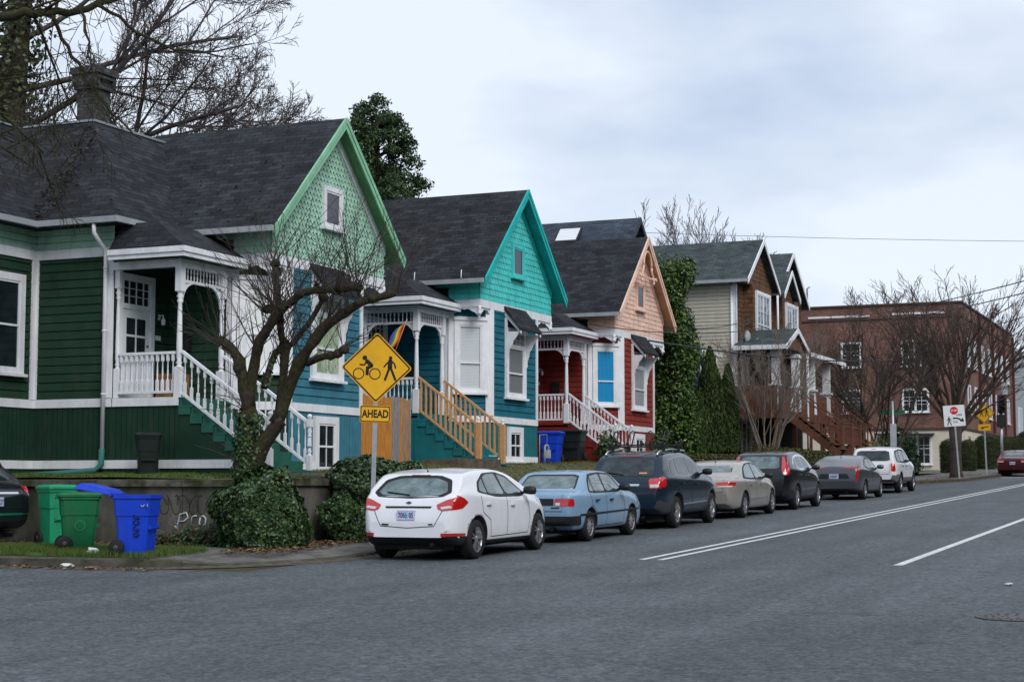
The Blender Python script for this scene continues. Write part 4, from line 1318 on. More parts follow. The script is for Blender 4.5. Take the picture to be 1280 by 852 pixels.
    if 'frontw' in S: put('windshield', [('F', S['frontw'])], CARGLASS, 0.006)
    else:
        zt = interp(top, L_ * .56); put('windshield', [('F', [(-.62 * W, zt - .1), (.62 * W, zt - .1), (.78 * W, interp(belt, L_ * .7) + .1), (-.78 * W, interp(belt, L_ * .7) + .1)])], CARGLASS, 0.006)
    for sgn in (0, 1):
        q = [(v, (mir(p) if v == 'B' and sgn else p)) for v, p in S['tail'] if v == 'B'] + [(('L' if sgn == 0 else 'R'), p) for v, p in S['tail'] if v == 'R']
        if S.get('tailmir', True) is True:
            q = [(v, (p if sgn else mir(p))) if v == 'B' else (v, p) for v, p in q]
        # right side lamps carry negative y
        tl = put('taillight', [(v, p) if v != 'B' else (v, [(-(abs(a)), b) if sgn else (abs(a), b) for a, b in p]) for v, p in q], TAIL, 0.009, cell=0.018)
        if 'tailw' in S and tl: 
            put('lamp_lens', [(v, [(-(abs(a)), b) if sgn else (abs(a), b) for a, b in p]) if v == 'B' else (('R' if sgn else 'L'), p) for v, p in S['tailw']], TAILW, 0.012, parent=tl, cell=0.02)
        hx = [(a, b) for a, b in S.get('head', [(L_ - .55, .72), (L_ - .12, .62), (L_ - .1, .52), (L_ - .4, .56)])]
        put('headlight', [('R' if sgn else 'L', hx)], TAILW, 0.008)
    # seams
    sm_ = S['seams']
    for view in ('R', 'L'):
        for pl in sm_: put('door_gap', [(view, q) for q in line_poly(pl, 0.012)], DARKV, 0.0035, 0)
        for (hx, hz) in S['handles']:
            q = MB(); y = -1 if view == 'R' else 1
            loc_, nr, _, _ = bvh.ray_cast(Vector((hx, y * 3, hz)), Vector((0, -y, 0)))
            if loc_:
                yy = loc_.y; q.box(hx - .085, hx + .085, yy + y * 0.012, yy + y * 0.04, hz - .014, hz + .014); q.build('door_handle', S.get('handlemat', paint), root, world=False)
    for seam in S.get('backseams', []): put('tailgate_gap', [('B', q) for q in line_poly(seam, 0.012)], DARKV, 0.0035, 0)
    for (v, poly, mat) in S.get('panels', []): put('panel', [(v, poly)], mat, 0.007, 0)
    for (nm_, v, poly, mat, off) in S.get('named', []): put(nm_, [(v, poly)], mat, off, 0, cell=0.022)
    # plate
    if 'plate' in S:
        py, pz = S['plate']
        loc_, nr, _, _ = bvh.ray_cast(Vector((-3, py, pz)), Vector((1, 0, 0)))
        q = MB(); x0 = loc_.x - 0.02
        q.box(x0 - 0.01, x0 + 0.03, py - .155, py + .155, pz - .078, pz + .078); pl = q.build('number_plate', PLATE, root, world=False)
        q = MB(); q.lathe([(0.045, 0), (0.0, 0.11)], (x0 - 0.02, py, pz - 0.05), 5); q = MB(); q.fprism(Frame(x0 - 0.012, py, 0, -1), [(-.03, pz - .04), (.03, pz - .04), (0, pz + .055)], 0, 0.002); q.build('plate_emblem', PLTREE, pl, world=False)
        text_mesh('plate_text', S.get('ptext', '706   05'), 0.115, PLTX, pl, plane_matrix((x0 - 0.0115, py, pz - 0.005), (0, -1, 0), (0, 0, 1)), 0.001, sx=0.72)
    # wheels
    rim = S.get('rim', ALLOY)
    tw = 0.21
    tp = None
    for xx in wx:
        for sgn in (-1, 1):
            yc = sgn * (W - 0.135)
            r = rw
            q = MB(); q.lathe([(r * .64, -tw / 2), (r * .9, -tw / 2 - .004), (r * .985, -tw / 2 + .025), (r, -tw / 2 + .05), (r, tw / 2 - .05), (r * .985, tw / 2 - .025), (r * .9, tw / 2 + .004), (r * .64, tw / 2)], (0, 0, 0), 30, 0, axis='Y', cap=False)
            rp = MB(); d = sgn
            rp.lathe([(r * .66, d * .10), (r * .655, d * .105), (r * .62, d * .085), (r * .60, d * .0)], (0, 0, 0), 30, 0, axis='Y', cap=False)
            rp.lathe([(r * .61, d * .005), (0.02, d * .01)], (0, 0, 0), 30, 1, axis='Y', cap=False)
            n = S.get('spokes', 5)
            if n:
                for i in range(n):
                    a = 2 * pi * i / n + 0.3
                    for da in ((-.09, .09) if S.get('twin', True) else (0,)):
                        ca, sa = cos(a + da * 0.4), sin(a + da * 0.4); cb, sb = cos(a + da * 2.0), sin(a + da * 2.0)
                        ws = r * (0.065 if S.get('twin', True) else 0.11)
                        rp.bar((r * .10 * ca, d * .085, r * .10 * sa), (r * .62 * cb, d * .092, r * .62 * sb), ws, 0.03, 0, up=(0, 1, 0))
                rp.lathe([(r * .17, d * .06), (r * .17, d * .095), (r * .1, d * .105), (0.01, d * .107)], (0, 0, 0), 14, 0, axis='Y')
            else:
                rp.lathe([(r * .60, d * .06), (r * .5, d * .09), (r * .35, d * .075), (r * .18, d * .10), (0.01, d * .11)], (0, 0, 0), 20, 0, axis='Y')
                for i in range(10):
                    a = 2 * pi * i / 10; rp.box(r * .47 * cos(a) - .016, r * .47 * cos(a) + .016, min(d * .083, d * .094), max(d * .083, d * .094), r * .47 * sin(a) - .016, r * .47 * sin(a) + .016, 1)
            to = q.build('tyre', TYRE, None); to.name = 'wheel'; to.parent = root; to.location = (xx, yc, rw - 0.004)
            ri = rp.build('rim', [rim, DARKV], None); ri.parent = to
    # mirrors
    mx_, mz = S['mirror']
    for sgn in (-1, 1):
        yb = sgn * W * 0.93
        q = MB(); q.tube([(mx_, yb - sgn * .05, mz - .03), (mx_ - .01, yb + sgn * .08, mz)], 0.025, 6)
        prof = [(-.075, -.055), (.06, -.07), (.09, 0.0), (.05, .075), (-.06, .07)]
        cx, cy = mx_, yb + sgn * .14
        rowsm = []
        for t, sc in ((-.11, .55), (-.08, .9), (0, 1.05), (.08, .95), (.11, .6)):
            rowsm.append([(cx + a * sc * 0.8, cy + t * sgn, mz + 0.02 + b_ * sc) for a, b_ in prof])
        q.grid(rowsm, 0, True, close=True); q.face(rowsm[0][::-1]); q.face(rowsm[-1])
        q.build('side_mirror', S.get('mirrormat', TRIMB), root, world=False)
    # underside, exhaust
    q = MB(); q.box(0.3, L_ - .3, -W * .75, W * .75, 0.17, 0.30); q.tube([(0.04, -W * .45, 0.26), (0.5, -W * .45, 0.28)], 0.03, 8); q.build('underbody', DARKV, root, world=False)
    if S.get('wiper'):
        (a, b) = S['wiper']
        pts = []
        for t in lin(0, 1, 8):
            y = a[0] + (b[0] - a[0]) * t; z = a[1] + (b[1] - a[1]) * t
            l2, n2, _, _ = bvh.ray_cast(Vector((-3, y, z)), Vector((1, 0, 0)))
            if l2: pts.append(l2 - Vector((0.025, 0, 0)))
        q = MB(); q.tube(pts, 0.011, 5); q.build('rear_wiper', TRIMB, root, world=False)
    if S.get('aerial'):
        q = MB(); x = S['aerial']; z = interp(top, x); q.tube([(x, 0, z - .02), (x - .1, 0, z + .16)], 0.006, 5); q.lathe([(0.03, 0), (0.015, 0.03)], (x, 0, z - .012), 8); q.build('aerial', TRIMB, root, world=False)
    if S.get('extra'): S['extra'](root, bvh, S, put)
    return root
# --- specifications: x runs from the rear bumper (0) to the nose
HATCH = dict(L=4.36, W=1.82, wb=2.65, wheel=0.325, rear=0.80, paint=car_paint('white_car_paint', (0.74, 0.75, 0.79), 0.0, 0.25),
    top=[(0, 0.62), (0.02, 0.74), (0.07, 0.90), (0.11, 1.02), (0.30, 1.16), (0.50, 1.335), (0.56, 1.385), (0.66, 1.405), (1.2, 1.465), (1.9, 1.47), (2.45, 1.40), (3.0, 1.16), (3.28, 1.02), (3.8, 0.93), (4.15, 0.80), (4.32, 0.62), (4.36, 0.45)],
    belt=[(0, 0.9), (0.3, 1.08), (0.9, 1.04), (1.8, 0.98), (2.8, 0.92), (3.3, 0.90), (4.36, 0.6)], tumble=0.44,
    plan=[(0, 0.74), (0.06, 0.88), (0.25, 0.955), (0.8, 1.0), (2.9, 1.0), (3.6, 0.96), (4.1, 0.82), (4.3, 0.62), (4.36, 0.5)],
    clad=[(0, 0.40), (0.45, 0.40), (0.6, 0.30), (4.36, 0.28)],
    dlo=[(0.88, 1.09), (1.02, 1.24), (1.35, 1.365), (1.9, 1.375), (2.3, 1.31), (2.88, 1.03), (2.7, 0.985), (1.6, 1.0)],
    side=[[(0.95, 1.10), (1.06, 1.23), (1.22, 1.30), (1.22, 1.05)], [(1.27, 1.05), (1.27, 1.315), (1.45, 1.36), (1.83, 1.37), (1.96, 1.02)], [(2.03, 1.02), (1.92, 1.36), (2.3, 1.285), (2.8, 1.03)]],
    backdlo=[(-.70, 1.09), (-.60, 1.29), (-.36, 1.36), (.36, 1.36), (.60, 1.29), (.70, 1.09), (.58, 1.02), (0, .995), (-.58, 1.02)],
    back=[(-.62, 1.10), (-.54, 1.25), (-.32, 1.315), (.32, 1.315), (.54, 1.25), (.62, 1.10), (.5, 1.045), (0, 1.025), (-.5, 1.045)], bglass=CARGLASSL, glass=CARGLASSL,
    tail=[('B', [(.50, .90), (.66, .97), (.95, 1.05), (.95, .84), (.62, .80), (.53, .83)]), ('R', [(0.03, .84), (0.03, 1.03), (.16, 1.06), (.34, 1.0), (.46, .93), (.38, .89), (.28, .84), (.1, .82)])],
    tailw=[('B', [(.57, .86), (.74, .885), (.78, .85), (.60, .825)])], seams=[[(0.95, 1.02), (1.0, .75), (1.28, .62), (1.32, .34)], [(2.0, 1.0), (1.98, .34)], [(2.92, .96), (2.98, .6), (2.9, .34)], [(1.32, .34), (2.9, .34)]],
    handles=[(1.22, .88), (2.22, .84)], backseams=[[(-.62, .92), (-.60, .78), (-.48, .56), (0, .53), (.48, .56), (.60, .78), (.62, .92)]],
    panels=[('B', [(-.42, .875), (.42, .875), (.40, .845), (-.40, .845)], TRIMB)],
    named=[('reflector', 'R', [(0.08, .45), (.36, .44), (.36, .40), (.08, .40)], TAIL, 0.009), ('reflector', 'B', [(.60, .45), (.80, .45), (.80, .40), (.60, .40)], TAIL, 0.009), ('reflector', 'B', [(-.60, .45), (-.80, .45), (-.80, .40), (-.60, .40)], TAIL, 0.009), ('brake_light', 'B', [(-.17, 1.385), (.17, 1.385), (.17, 1.35), (-.17, 1.35)], material('dark_red_lamp', (0.13, 0.004, 0.006), 0.2, coat=1.0), 0.012),
           ('badge', 'B', smooth_poly([(-.06, .93), (0, .955), (.06, .93), (0, .905)], 2), material('badge_blue', (0.01, 0.025, 0.12), 0.3, coat=1.0), 0.011),
           ('badge', 'B', [(.33, .595), (.46, .60), (.46, .575), (.33, .57)], TRIMB, 0.009), ('badge', 'B', [(-.46, .60), (-.38, .60), (-.38, .58), (-.46, .58)], TRIMB, 0.009)],
    plate=(0.02, 0.735), ptext='706   05', spokes=5, mirror=(2.78, 1.04), mirrormat=BLACKP, wiper=((0.02, 1.055), (.45, 1.10)), aerial=0.78, handlemat=material('white_car_paint', (0, 0, 0)))
SEDAN1 = dict(L=4.33, W=1.66, wb=2.43, wheel=0.295, rear=0.98, paint=car_paint('faded_light_blue_paint', (0.20, 0.34, 0.50), 0.15, 0.42, 0.10, (0.26, 0.37, 0.48)),
    top=[(0, 0.62), (0.01, 0.84), (0.04, 0.93), (0.12, 0.955), (0.62, 0.97), (0.80, 1.06), (1.12, 1.28), (1.28, 1.335), (1.9, 1.36), (2.4, 1.335), (2.62, 1.26), (3.05, 0.98), (3.2, 0.93), (3.9, 0.84), (4.2, 0.76), (4.31, 0.62), (4.33, 0.45)],
    belt=[(0, 0.88), (1.2, 0.90), (3.1, 0.87), (4.33, 0.62)], tumble=0.42,
    plan=[(0, 0.86), (0.04, 0.93), (0.3, 0.97), (0.9, 1.0), (3.2, 1.0), (3.9, 0.95), (4.25, 0.85), (4.33, 0.72)],
    clad=[(0, 0.22), (4.33, 0.2)],
    backdlo=[(-.60, .985), (-.53, 1.275), (.53, 1.275), (.60, .985)],
    dlo=[(0.97, 0.95), (1.10, 1.16), (1.28, 1.27), (1.9, 1.29), (2.45, 1.26), (2.88, 0.96), (2.6, 0.925), (1.3, 0.93)],
    side=[[(1.02, .96), (1.13, 1.14), (1.22, 1.21), (1.22, .95)], [(1.26, .95), (1.26, 1.235), (1.8, 1.275), (1.84, .94)], [(1.92, .94), (1.88, 1.275), (2.40, 1.245), (2.80, .96)]],
    back=[(-.56, 1.02), (-.50, 1.24), (.50, 1.24), (.56, 1.02)], bglass=CARGLASSL, glass=CARGLASSL,
    tail=[('B', [(.45, .84), (.80, .84), (.80, .70), (.45, .70)]), ('R', [(0.0, .84), (0.16, .83), (0.16, .70), (0.0, .70)])],
    seams=[[(1.0, .92), (1.06, .7), (1.3, .55), (1.34, .28)], [(1.86, .92), (1.84, .28)], [(2.86, .92), (2.9, .55), (2.84, .28)], [(1.34, .28), (2.84, .28)]],
    handles=[(1.3, .78), (2.1, .77)], backseams=[[(-.6, .93), (-.6, .6), (.6, .6), (.6, .93)]], handlemat=TRIMB,
    named=[('bumper', 'B', [(-.82, .51), (.82, .51), (.82, .34), (-.82, .34)], TRIMB, 0.018), ('bumper', 'R', [(0.0, .51), (.42, .51), (.46, .34), (0.0, .34)], TRIMB, 0.018), ('bumper', 'L', [(0.0, .51), (.42, .51), (.46, .34), (0.0, .34)], TRIMB, 0.018), ('garnish', 'B', [(-.43, .84), (.43, .84), (.43, .71), (-.43, .71)], TRIMB, 0.010), ('side_moulding', 'R', [(0.42, .50), (3.9, .52), (3.9, .55), (.42, .54)], TRIMB, 0.010), ('side_moulding', 'L', [(0.42, .50), (3.9, .52), (3.9, .55), (.42, .54)], TRIMB, 0.010),
           ('sticker', 'B', smooth_poly([(-.60, .44), (-.47, .40), (-.60, .36), (-.73, .40)], 2), material('sticker_pink', (0.6, 0.35, 0.35), 0.5), 0.009), ('badge', 'B', [(-.55, .68), (-.38, .68), (-.38, .655), (-.55, .655)], TRIMB, 0.009)],
    spokes=0, rim=HUBCAP, mirror=(2.66, .97), tailw=[('B', [(.47, .765), (.56, .765), (.56, .71), (.47, .71)])])
def rack(root, bvh, S, put):
    q = MB()
    for s in (-1, 1): q.cut(); q.tube([(0.55, s * .60, 1.62), (0.75, s * .605, 1.70), (1.6, s * .61, 1.745), (2.55, s * .60, 1.70), (2.75, s * .59, 1.62)], 0.022, 6)
    q.build_each('roof_rail', material('rail_silver', (0.55, 0.56, 0.58), 0.3, 0.8), root, world=False)
    q = MB()
    for x in (0.95, 2.05):
        q.cut(); q.bar((x, -.72, 1.80), (x, .72, 1.80), 0.07, 0.035)
        for s in (-1, 1): q.box(x - .06, x + .06, s * .6 - .05, s * .6 + .05, 1.69, 1.785)
    q.build_each('crossbar', TRIMB, root, world=False)
    q = MB()
    for s in (-.62, -.22, .2, .58):
        q.cut(); q.bar((0.85, s, 1.84), (2.2, s, 1.84), 0.05, 0.03)
        pts = [(1.05, s - .05, 1.84), (1.16, s - .055, 2.0), (1.26, s - .05, 2.12), (1.30, s, 2.16), (1.26, s + .05, 2.12), (1.16, s + .055, 2.0), (1.05, s + .05, 1.84)]
        q.tube(pts, 0.016, 5); q.tube([(1.9, s, 1.84), (1.95, s, 1.9), (2.03, s, 1.86)], 0.02, 5)
    q.build_each('bike_carrier', BLACKP, root, world=False)
SUV1 = dict(L=4.69, W=1.885, wb=2.70, wheel=0.355, rear=1.02, paint=car_paint('dark_blue_car_paint', (0.012, 0.026, 0.046), 0.4, 0.25),
    top=[(0, 0.75), (0.03, 0.95), (0.10, 1.08), (0.42, 1.45), (0.52, 1.60), (0.7, 1.66), (1.4, 1.71), (2.1, 1.70), (2.6, 1.62), (3.1, 1.36), (3.4, 1.16), (4.1, 1.07), (4.5, 0.93), (4.66, 0.75), (4.69, 0.5)],
    belt=[(0, 1.0), (0.4, 1.14), (1.6, 1.10), (3.2, 1.05), (4.0, 0.98), (4.69, 0.7)], tumble=0.36,
    clad=[(0, 0.62), (0.55, 0.62), (0.7, 0.42), (3.6, 0.42), (3.9, 0.5), (4.69, 0.5)], cladmat=material('grey_cladding', (0.04, 0.046, 0.054), 0.6, var=0.2, vscale=5), arch=0.44,
    dlo=[(0.62, 1.21), (0.80, 1.50), (1.2, 1.56), (2.0, 1.585), (2.5, 1.52), (3.22, 1.16), (2.9, 1.13), (1.4, 1.15)], surround=material('dark_glass_surround', (0.01, 0.01, 0.012), 0.2, coat=0.8),
    side=[[(0.72, 1.20), (0.86, 1.47), (1.12, 1.53), (1.10, 1.19)], [(1.2, 1.18), (1.22, 1.535), (1.95, 1.565), (2.02, 1.17)], [(2.1, 1.17), (2.03, 1.565), (2.48, 1.50), (3.08, 1.18)]],
    back=[(-.66, 1.20), (-.56, 1.52), (.56, 1.52), (.66, 1.20), (.6, 1.16), (-.6, 1.16)],
    tail=[('B', [(.56, 1.10), (.92, 1.13), (.92, .90), (.60, .88)]), ('R', [(0.0, 1.10), (0.22, 1.15), (.34, 1.12), (0.30, .93), (0.0, .90)])], tailw=[('B', [(.60, .98), (.80, .98), (.80, .92), (.62, .91)])],
    seams=[[(0.98, 1.12), (1.0, .95), (1.42, .62), (1.45, .38)], [(2.06, 1.12), (2.08, .38)], [(3.2, 1.08), (3.22, .6), (3.15, .38)]], handles=[(1.38, .98), (2.4, .96)], handlemat=material('dark_blue_car_paint', (0, 0, 0)),
    backseams=[[(-.68, 1.1), (-.64, .7), (.64, .7), (.68, 1.1)]],
    named=[('chrome_strip', 'B', [(-.36, .985), (.40, .985), (.40, .945), (-.36, .945)], CHROME, 0.012), ('brake_light', 'B', [(-.25, 1.60), (.25, 1.60), (.25, 1.57), (-.25, 1.57)], MATS['dark_red_lamp'], 0.01), ('sticker', 'B', [(-.48, 1.235), (-.30, 1.235), (-.30, 1.205), (-.48, 1.205)], material('sticker_orange', (0.6, 0.3, 0.15), 0.5), 0.010),
           ('side_moulding', 'R', [(1.42, .50), (3.25, .52), (3.25, .56), (1.42, .54)], CHROME, 0.008), ('side_moulding', 'L', [(1.42, .50), (3.25, .52), (3.25, .56), (1.42, .54)], CHROME, 0.008)],
    plate=(0.18, .85), ptext='BKD 217', spokes=6, twin=False, mirror=(3.02, 1.19), wiper=((0.05, 1.19), (.45, 1.24)), extra=rack, bot=[(0, 0.46), (0.25, 0.32), (4.4, 0.28), (4.69, 0.34)])
SEDAN2 = dict(L=4.81, W=1.815, wb=2.74, wheel=0.32, rear=1.10, paint=car_paint('champagne_car_paint', (0.40, 0.37, 0.34), 0.45, 0.3),
    top=[(0, 0.62), (0.02, 0.86), (0.08, 0.98), (0.2, 1.02), (0.62, 1.04), (0.9, 1.13), (1.3, 1.34), (1.6, 1.41), (2.2, 1.455), (2.75, 1.40), (3.2, 1.16), (3.5, 1.0), (4.2, 0.90), (4.65, 0.76), (4.79, 0.58), (4.81, 0.45)],
    belt=[(0, 0.92), (1.2, 0.95), (3.3, 0.89), (4.81, 0.6)], tumble=0.42,
    dlo=[(1.05, 1.0), (1.35, 1.24), (1.7, 1.335), (2.2, 1.36), (2.65, 1.32), (3.25, 1.0), (2.9, .95), (1.6, .97)],
    side=[[(1.22, 1.01), (1.42, 1.24), (1.72, 1.32), (2.08, 1.35), (2.12, .98)], [(2.2, .97), (2.16, 1.35), (2.62, 1.305), (3.16, 1.0)]],
    backdlo=[(-.61, 1.065), (-.52, 1.355), (.52, 1.355), (.61, 1.065)], back=[(-.58, 1.09), (-.50, 1.33), (.50, 1.33), (.58, 1.09)], bglass=CARGLASSL, glass=CARGLASSL,
    tail=[('B', [(.42, .90), (.90, .93), (.90, .80), (.46, .80)]), ('R', [(0.0, .92), (0.34, .90), (.30, .84), (0.0, .80)])], tailw=[('B', [(.46, .82), (.84, .83), (.84, .79), (.48, .78)])],
    seams=[[(1.12, .96), (1.2, .8), (1.5, .6), (1.54, .32)], [(2.14, .96), (2.12, .32)], [(3.22, .95), (3.28, .6), (3.2, .32)]], handles=[(1.6, .84), (2.55, .82)], handlemat=material('champagne_car_paint', (0, 0, 0)),
    backseams=[[(-.62, .98), (-.60, .66), (.60, .66), (.62, .98)]], named=[('side_moulding', 'R', [(1.55, .43), (3.2, .45), (3.2, .48), (1.55, .46)], CHROME, 0.008)], plate=(0.0, .73), ptext='XQT 480', spokes=7, twin=False, mirror=(3.06, 1.0), aerial=1.5)
def tallamps(root, bvh, S, put): pass
SUV2 = dict(L=4.53, W=1.82, wb=2.62, wheel=0.345, rear=0.98, paint=car_paint('black_car_paint', (0.010, 0.011, 0.016), 0.2, 0.22),
    top=[(0, 0.75), (0.03, 0.98), (0.09, 1.12), (0.34, 1.40), (0.46, 1.54), (0.62, 1.60), (1.3, 1.655), (1.9, 1.65), (2.4, 1.58), (2.95, 1.30), (3.25, 1.13), (3.9, 1.03), (4.35, 0.88), (4.5, 0.7), (4.53, 0.5)],
    belt=[(0, 1.0), (0.5, 1.18), (1.6, 1.10), (3.1, 1.02), (4.53, 0.7)], tumble=0.36, clad=[(0, 0.56), (0.55, 0.56), (0.7, 0.36), (4.53, 0.4)],
    dlo=[(0.72, 1.28), (1.0, 1.47), (1.4, 1.53), (1.9, 1.53), (2.35, 1.46), (3.05, 1.12), (2.7, 1.09), (1.4, 1.13)], surround=CHROME,
    side=[[(0.82, 1.26), (1.03, 1.43), (1.18, 1.47), (1.16, 1.18)], [(1.24, 1.17), (1.26, 1.48), (1.8, 1.505), (1.86, 1.14)], [(1.94, 1.13), (1.88, 1.505), (2.33, 1.43), (2.9, 1.13)]],
    back=[(-.58, 1.20), (-.52, 1.49), (.52, 1.49), (.58, 1.20), (.5, 1.16), (-.5, 1.16)], bglass=CARGLASSL,
    tail=[('B', [(.60, 1.48), (.66, 1.50), (.84, 1.12), (.95, .98), (.72, .98), (.66, 1.12)]), ('R', [(0.0, 1.0), (0.1, 1.18), (.36, 1.49), (.50, 1.53), (.42, 1.40), (.30, 1.20), (.28, 1.02), (.1, .98)])], tailw=[('B', [(.70, 1.07), (.84, 1.07), (.84, 1.0), (.72, 1.0)])],
    seams=[[(0.95, 1.14), (1.0, .9), (1.36, .62), (1.4, .36)], [(1.9, 1.1), (1.9, .36)], [(3.0, 1.05), (3.05, .6), (2.98, .36)]], handles=[(1.32, .98), (2.2, .95)], handlemat=CHROME,
    backseams=[[(-.64, 1.0), (-.60, .66), (.60, .66), (.64, 1.0)]], named=[('chrome_strip', 'B', [(-.34, 1.03), (.34, 1.03), (.34, 1.0), (-.34, 1.0)], CHROME, 0.012), ('badge', 'B', [(-.06, 1.11), (.06, 1.11), (.06, 1.05), (-.06, 1.05)], CHROME, 0.012)], plate=(0.0, .88), ptext='KHL 392', spokes=5, mirror=(2.84, 1.14), mirrormat=material('black_car_paint', (0, 0, 0)), wiper=((0.0, 1.17), (.35, 1.2)), aerial=0.9, bot=[(0, 0.42), (0.25, 0.28), (4.3, 0.25), (4.53, 0.3)])
LIFT = dict(L=4.57, W=1.76, wb=2.70, wheel=0.315, rear=0.92, paint=car_paint('graphite_car_paint', (0.085, 0.09, 0.105), 0.5, 0.28),
    top=[(0, 0.62), (0.03, 0.90), (0.08, 1.05), (0.12, 1.10), (0.22, 1.12), (0.9, 1.33), (1.5, 1.45), (2.0, 1.475), (2.5, 1.40), (3.1, 1.13), (3.5, 0.96), (4.1, 0.86), (4.45, 0.70), (4.57, 0.45)],
    belt=[(0, 0.95), (0.6, 1.03), (1.6, 0.98), (3.2, 0.90), (4.57, 0.6)], tumble=0.42, clad=[(0, 0.34), (4.57, 0.25)],
    dlo=[(0.95, 1.10), (1.3, 1.28), (1.7, 1.37), (2.1, 1.37), (2.5, 1.29), (3.15, .99), (2.8, .96), (1.4, 1.02)],
    side=[[(1.05, 1.10), (1.33, 1.25), (1.33, 1.06)], [(1.38, 1.05), (1.4, 1.29), (1.92, 1.355), (1.98, 1.01)], [(2.05, 1.0), (2.0, 1.355), (2.47, 1.265), (3.02, .99)]],
    back=[(-.60, 1.14), (-.46, 1.36), (.46, 1.36), (.60, 1.14)], bglass=CARGLASSL,
    tail=[('B', [(.30, 1.10), (.82, 1.10), (.92, 1.0), (.95, .62), (.88, .62), (.84, .96), (.76, 1.03), (.30, 1.05)]), ('R', [(0.0, 1.02), (0.3, 1.08), (.3, 1.03), (.12, .92), (0.06, .6), (0.0, .6)])],
    seams=[[(1.0, 1.0), (1.05, .8), (1.3, .6), (1.34, .3)], [(2.0, .98), (2.0, .3)], [(3.0, .95), (3.06, .6), (3.0, .3)]], handles=[(1.4, .88), (2.35, .84)], handlemat=material('graphite_car_paint', (0, 0, 0)),
    backseams=[], panels=[('B', [(-.44, .86), (.44, .86), (.52, .70), (-.52, .70)], TRIMB)], plate=(0.0, .78), ptext='JLB 864', spokes=5, mirror=(2.98, 1.03), mirrormat=material('graphite_car_paint', (0, 0, 0)), aerial=1.2)
SUV3 = dict(L=4.61, W=1.84, wb=2.69, wheel=0.36, rear=0.98, paint=car_paint('white_suv_paint', (0.70, 0.71, 0.74), 0.0, 0.28),
    top=[(0, 0.80), (0.03, 1.0), (0.10, 1.14), (0.30, 1.52), (0.40, 1.66), (0.6, 1.70), (1.4, 1.74), (2.2, 1.73), (2.5, 1.66), (2.95, 1.30), (3.1, 1.18), (3.9, 1.10), (4.4, 1.02), (4.56, 0.9), (4.61, 0.6)],
    belt=[(0, 1.05), (0.5, 1.12), (3.0, 1.08), (4.61, 0.95)], tumble=0.30, clad=[(0, 0.68), (0.6, 0.68), (0.8, 0.58), (4.0, 0.58), (4.61, 0.66)], cladmat=material('grey_lower_paint', (0.12, 0.12, 0.125), 0.6), arch=0.44,
    dlo=[(0.42, 1.18), (0.52, 1.55), (1.3, 1.61), (2.1, 1.60), (2.4, 1.53), (2.86, 1.18), (2.6, 1.14), (1.2, 1.14)],
    side=[[(0.5, 1.18), (0.6, 1.52), (1.02, 1.57), (1.02, 1.17)], [(1.12, 1.17), (1.12, 1.575), (1.78, 1.58), (1.80, 1.17)], [(1.9, 1.17), (1.88, 1.58), (2.34, 1.51), (2.72, 1.18)]],
    back=[(-.66, 1.20), (-.58, 1.58), (.58, 1.58), (.66, 1.20)],
    tail=[('B', [(.68, 1.12), (.88, 1.12), (.88, .82), (.70, .82)]), ('R', [(0.0, 1.12), (0.14, 1.12), (.14, .82), (0.0, .82)])],
    seams=[[(1.05, 1.12), (1.08, .9), (1.4, .7), (1.42, .42)], [(1.84, 1.12), (1.84, .42)], [(2.84, 1.1), (2.86, .42)]], handles=[(1.3, 1.0), (2.05, 1.0)], handlemat=TRIMB, named=[('brake_light', 'B', [(-.12, 1.665), (.12, 1.665), (.12, 1.635), (-.12, 1.635)], TAIL, 0.01)],
    backseams=[[(-.64, 1.1), (-.64, .72), (.64, .72), (.64, 1.1)]], plate=(0.0, .86), ptext='WVC 105', spokes=5, twin=False, mirror=(2.74, 1.2), bot=[(0, 0.52), (0.25, 0.4), (4.3, 0.36), (4.61, 0.42)])
SUV4 = dict(SUV1); SUV4.update(paint=MATS['black_car_paint'], extra=None, clad=[(0, .5), (.6, .5), (.8, .34), (4.69, .4)], cladmat=TRIMB,
    top=[(0, 0.78), (0.03, 0.95), (0.12, 1.06), (0.55, 1.38), (0.70, 1.52), (0.66, 1.60), (0.75, 1.63), (1.4, 1.68), (2.1, 1.67), (2.6, 1.60), (3.1, 1.34), (3.4, 1.16), (4.1, 1.07), (4.5, 0.93), (4.66, 0.75), (4.69, 0.5)],
    tail=[('B', [(.66, 1.06), (.92, 1.08), (.92, .93), (.74, .92)]), ('R', [(0.0, 1.04), (0.22, 1.09), (.42, 1.07), (0.26, .95), (0.0, .92)])], tailw=[('B', [(.74, .93), (.92, .94), (.92, .84), (.78, .84)]), ('R', [(0.0, .93), (.2, .96), (.1, .86), (0, .84)])],
    named=[('chrome_strip', 'B', [(-.5, .965), (.5, .965), (.5, .93), (-.5, .93)], CHROME, 0.012), ('chrome_bumper_strip', 'B', [(-.8, .60), (.8, .60), (.8, .565), (-.8, .565)], CHROME, 0.012)], plate=(0.1, .80), ptext='812   QT', wiper=((0.1, 1.15), (.5, 1.17)), spokes=5,
    back=[(-.64, 1.17), (-.54, 1.46), (.54, 1.46), (.64, 1.17)])
def ring_badge(root, bvh, S, put):
    l2 = bvh.ray_cast(Vector((-3, 0, 1.04)), Vector((1, 0, 0)))[0]
    q = MB(); q.tube([(l2.x - 0.015, .06 * cos(a), 1.04 + .06 * sin(a)) for a in lin(0, 2 * pi, 16)], 0.011, 6, cap=False); q.bar((l2.x - 0.015, -.08, 1.04), (l2.x - 0.015, .08, 1.04), 0.012, 0.02)
    q.build('badge', CHROME, root, world=False)
SUV4['extra'] = ring_badge
CG = 'cars parked nose to tail along the kerb'
YR = 11.62                                              # line of the right-hand wheels
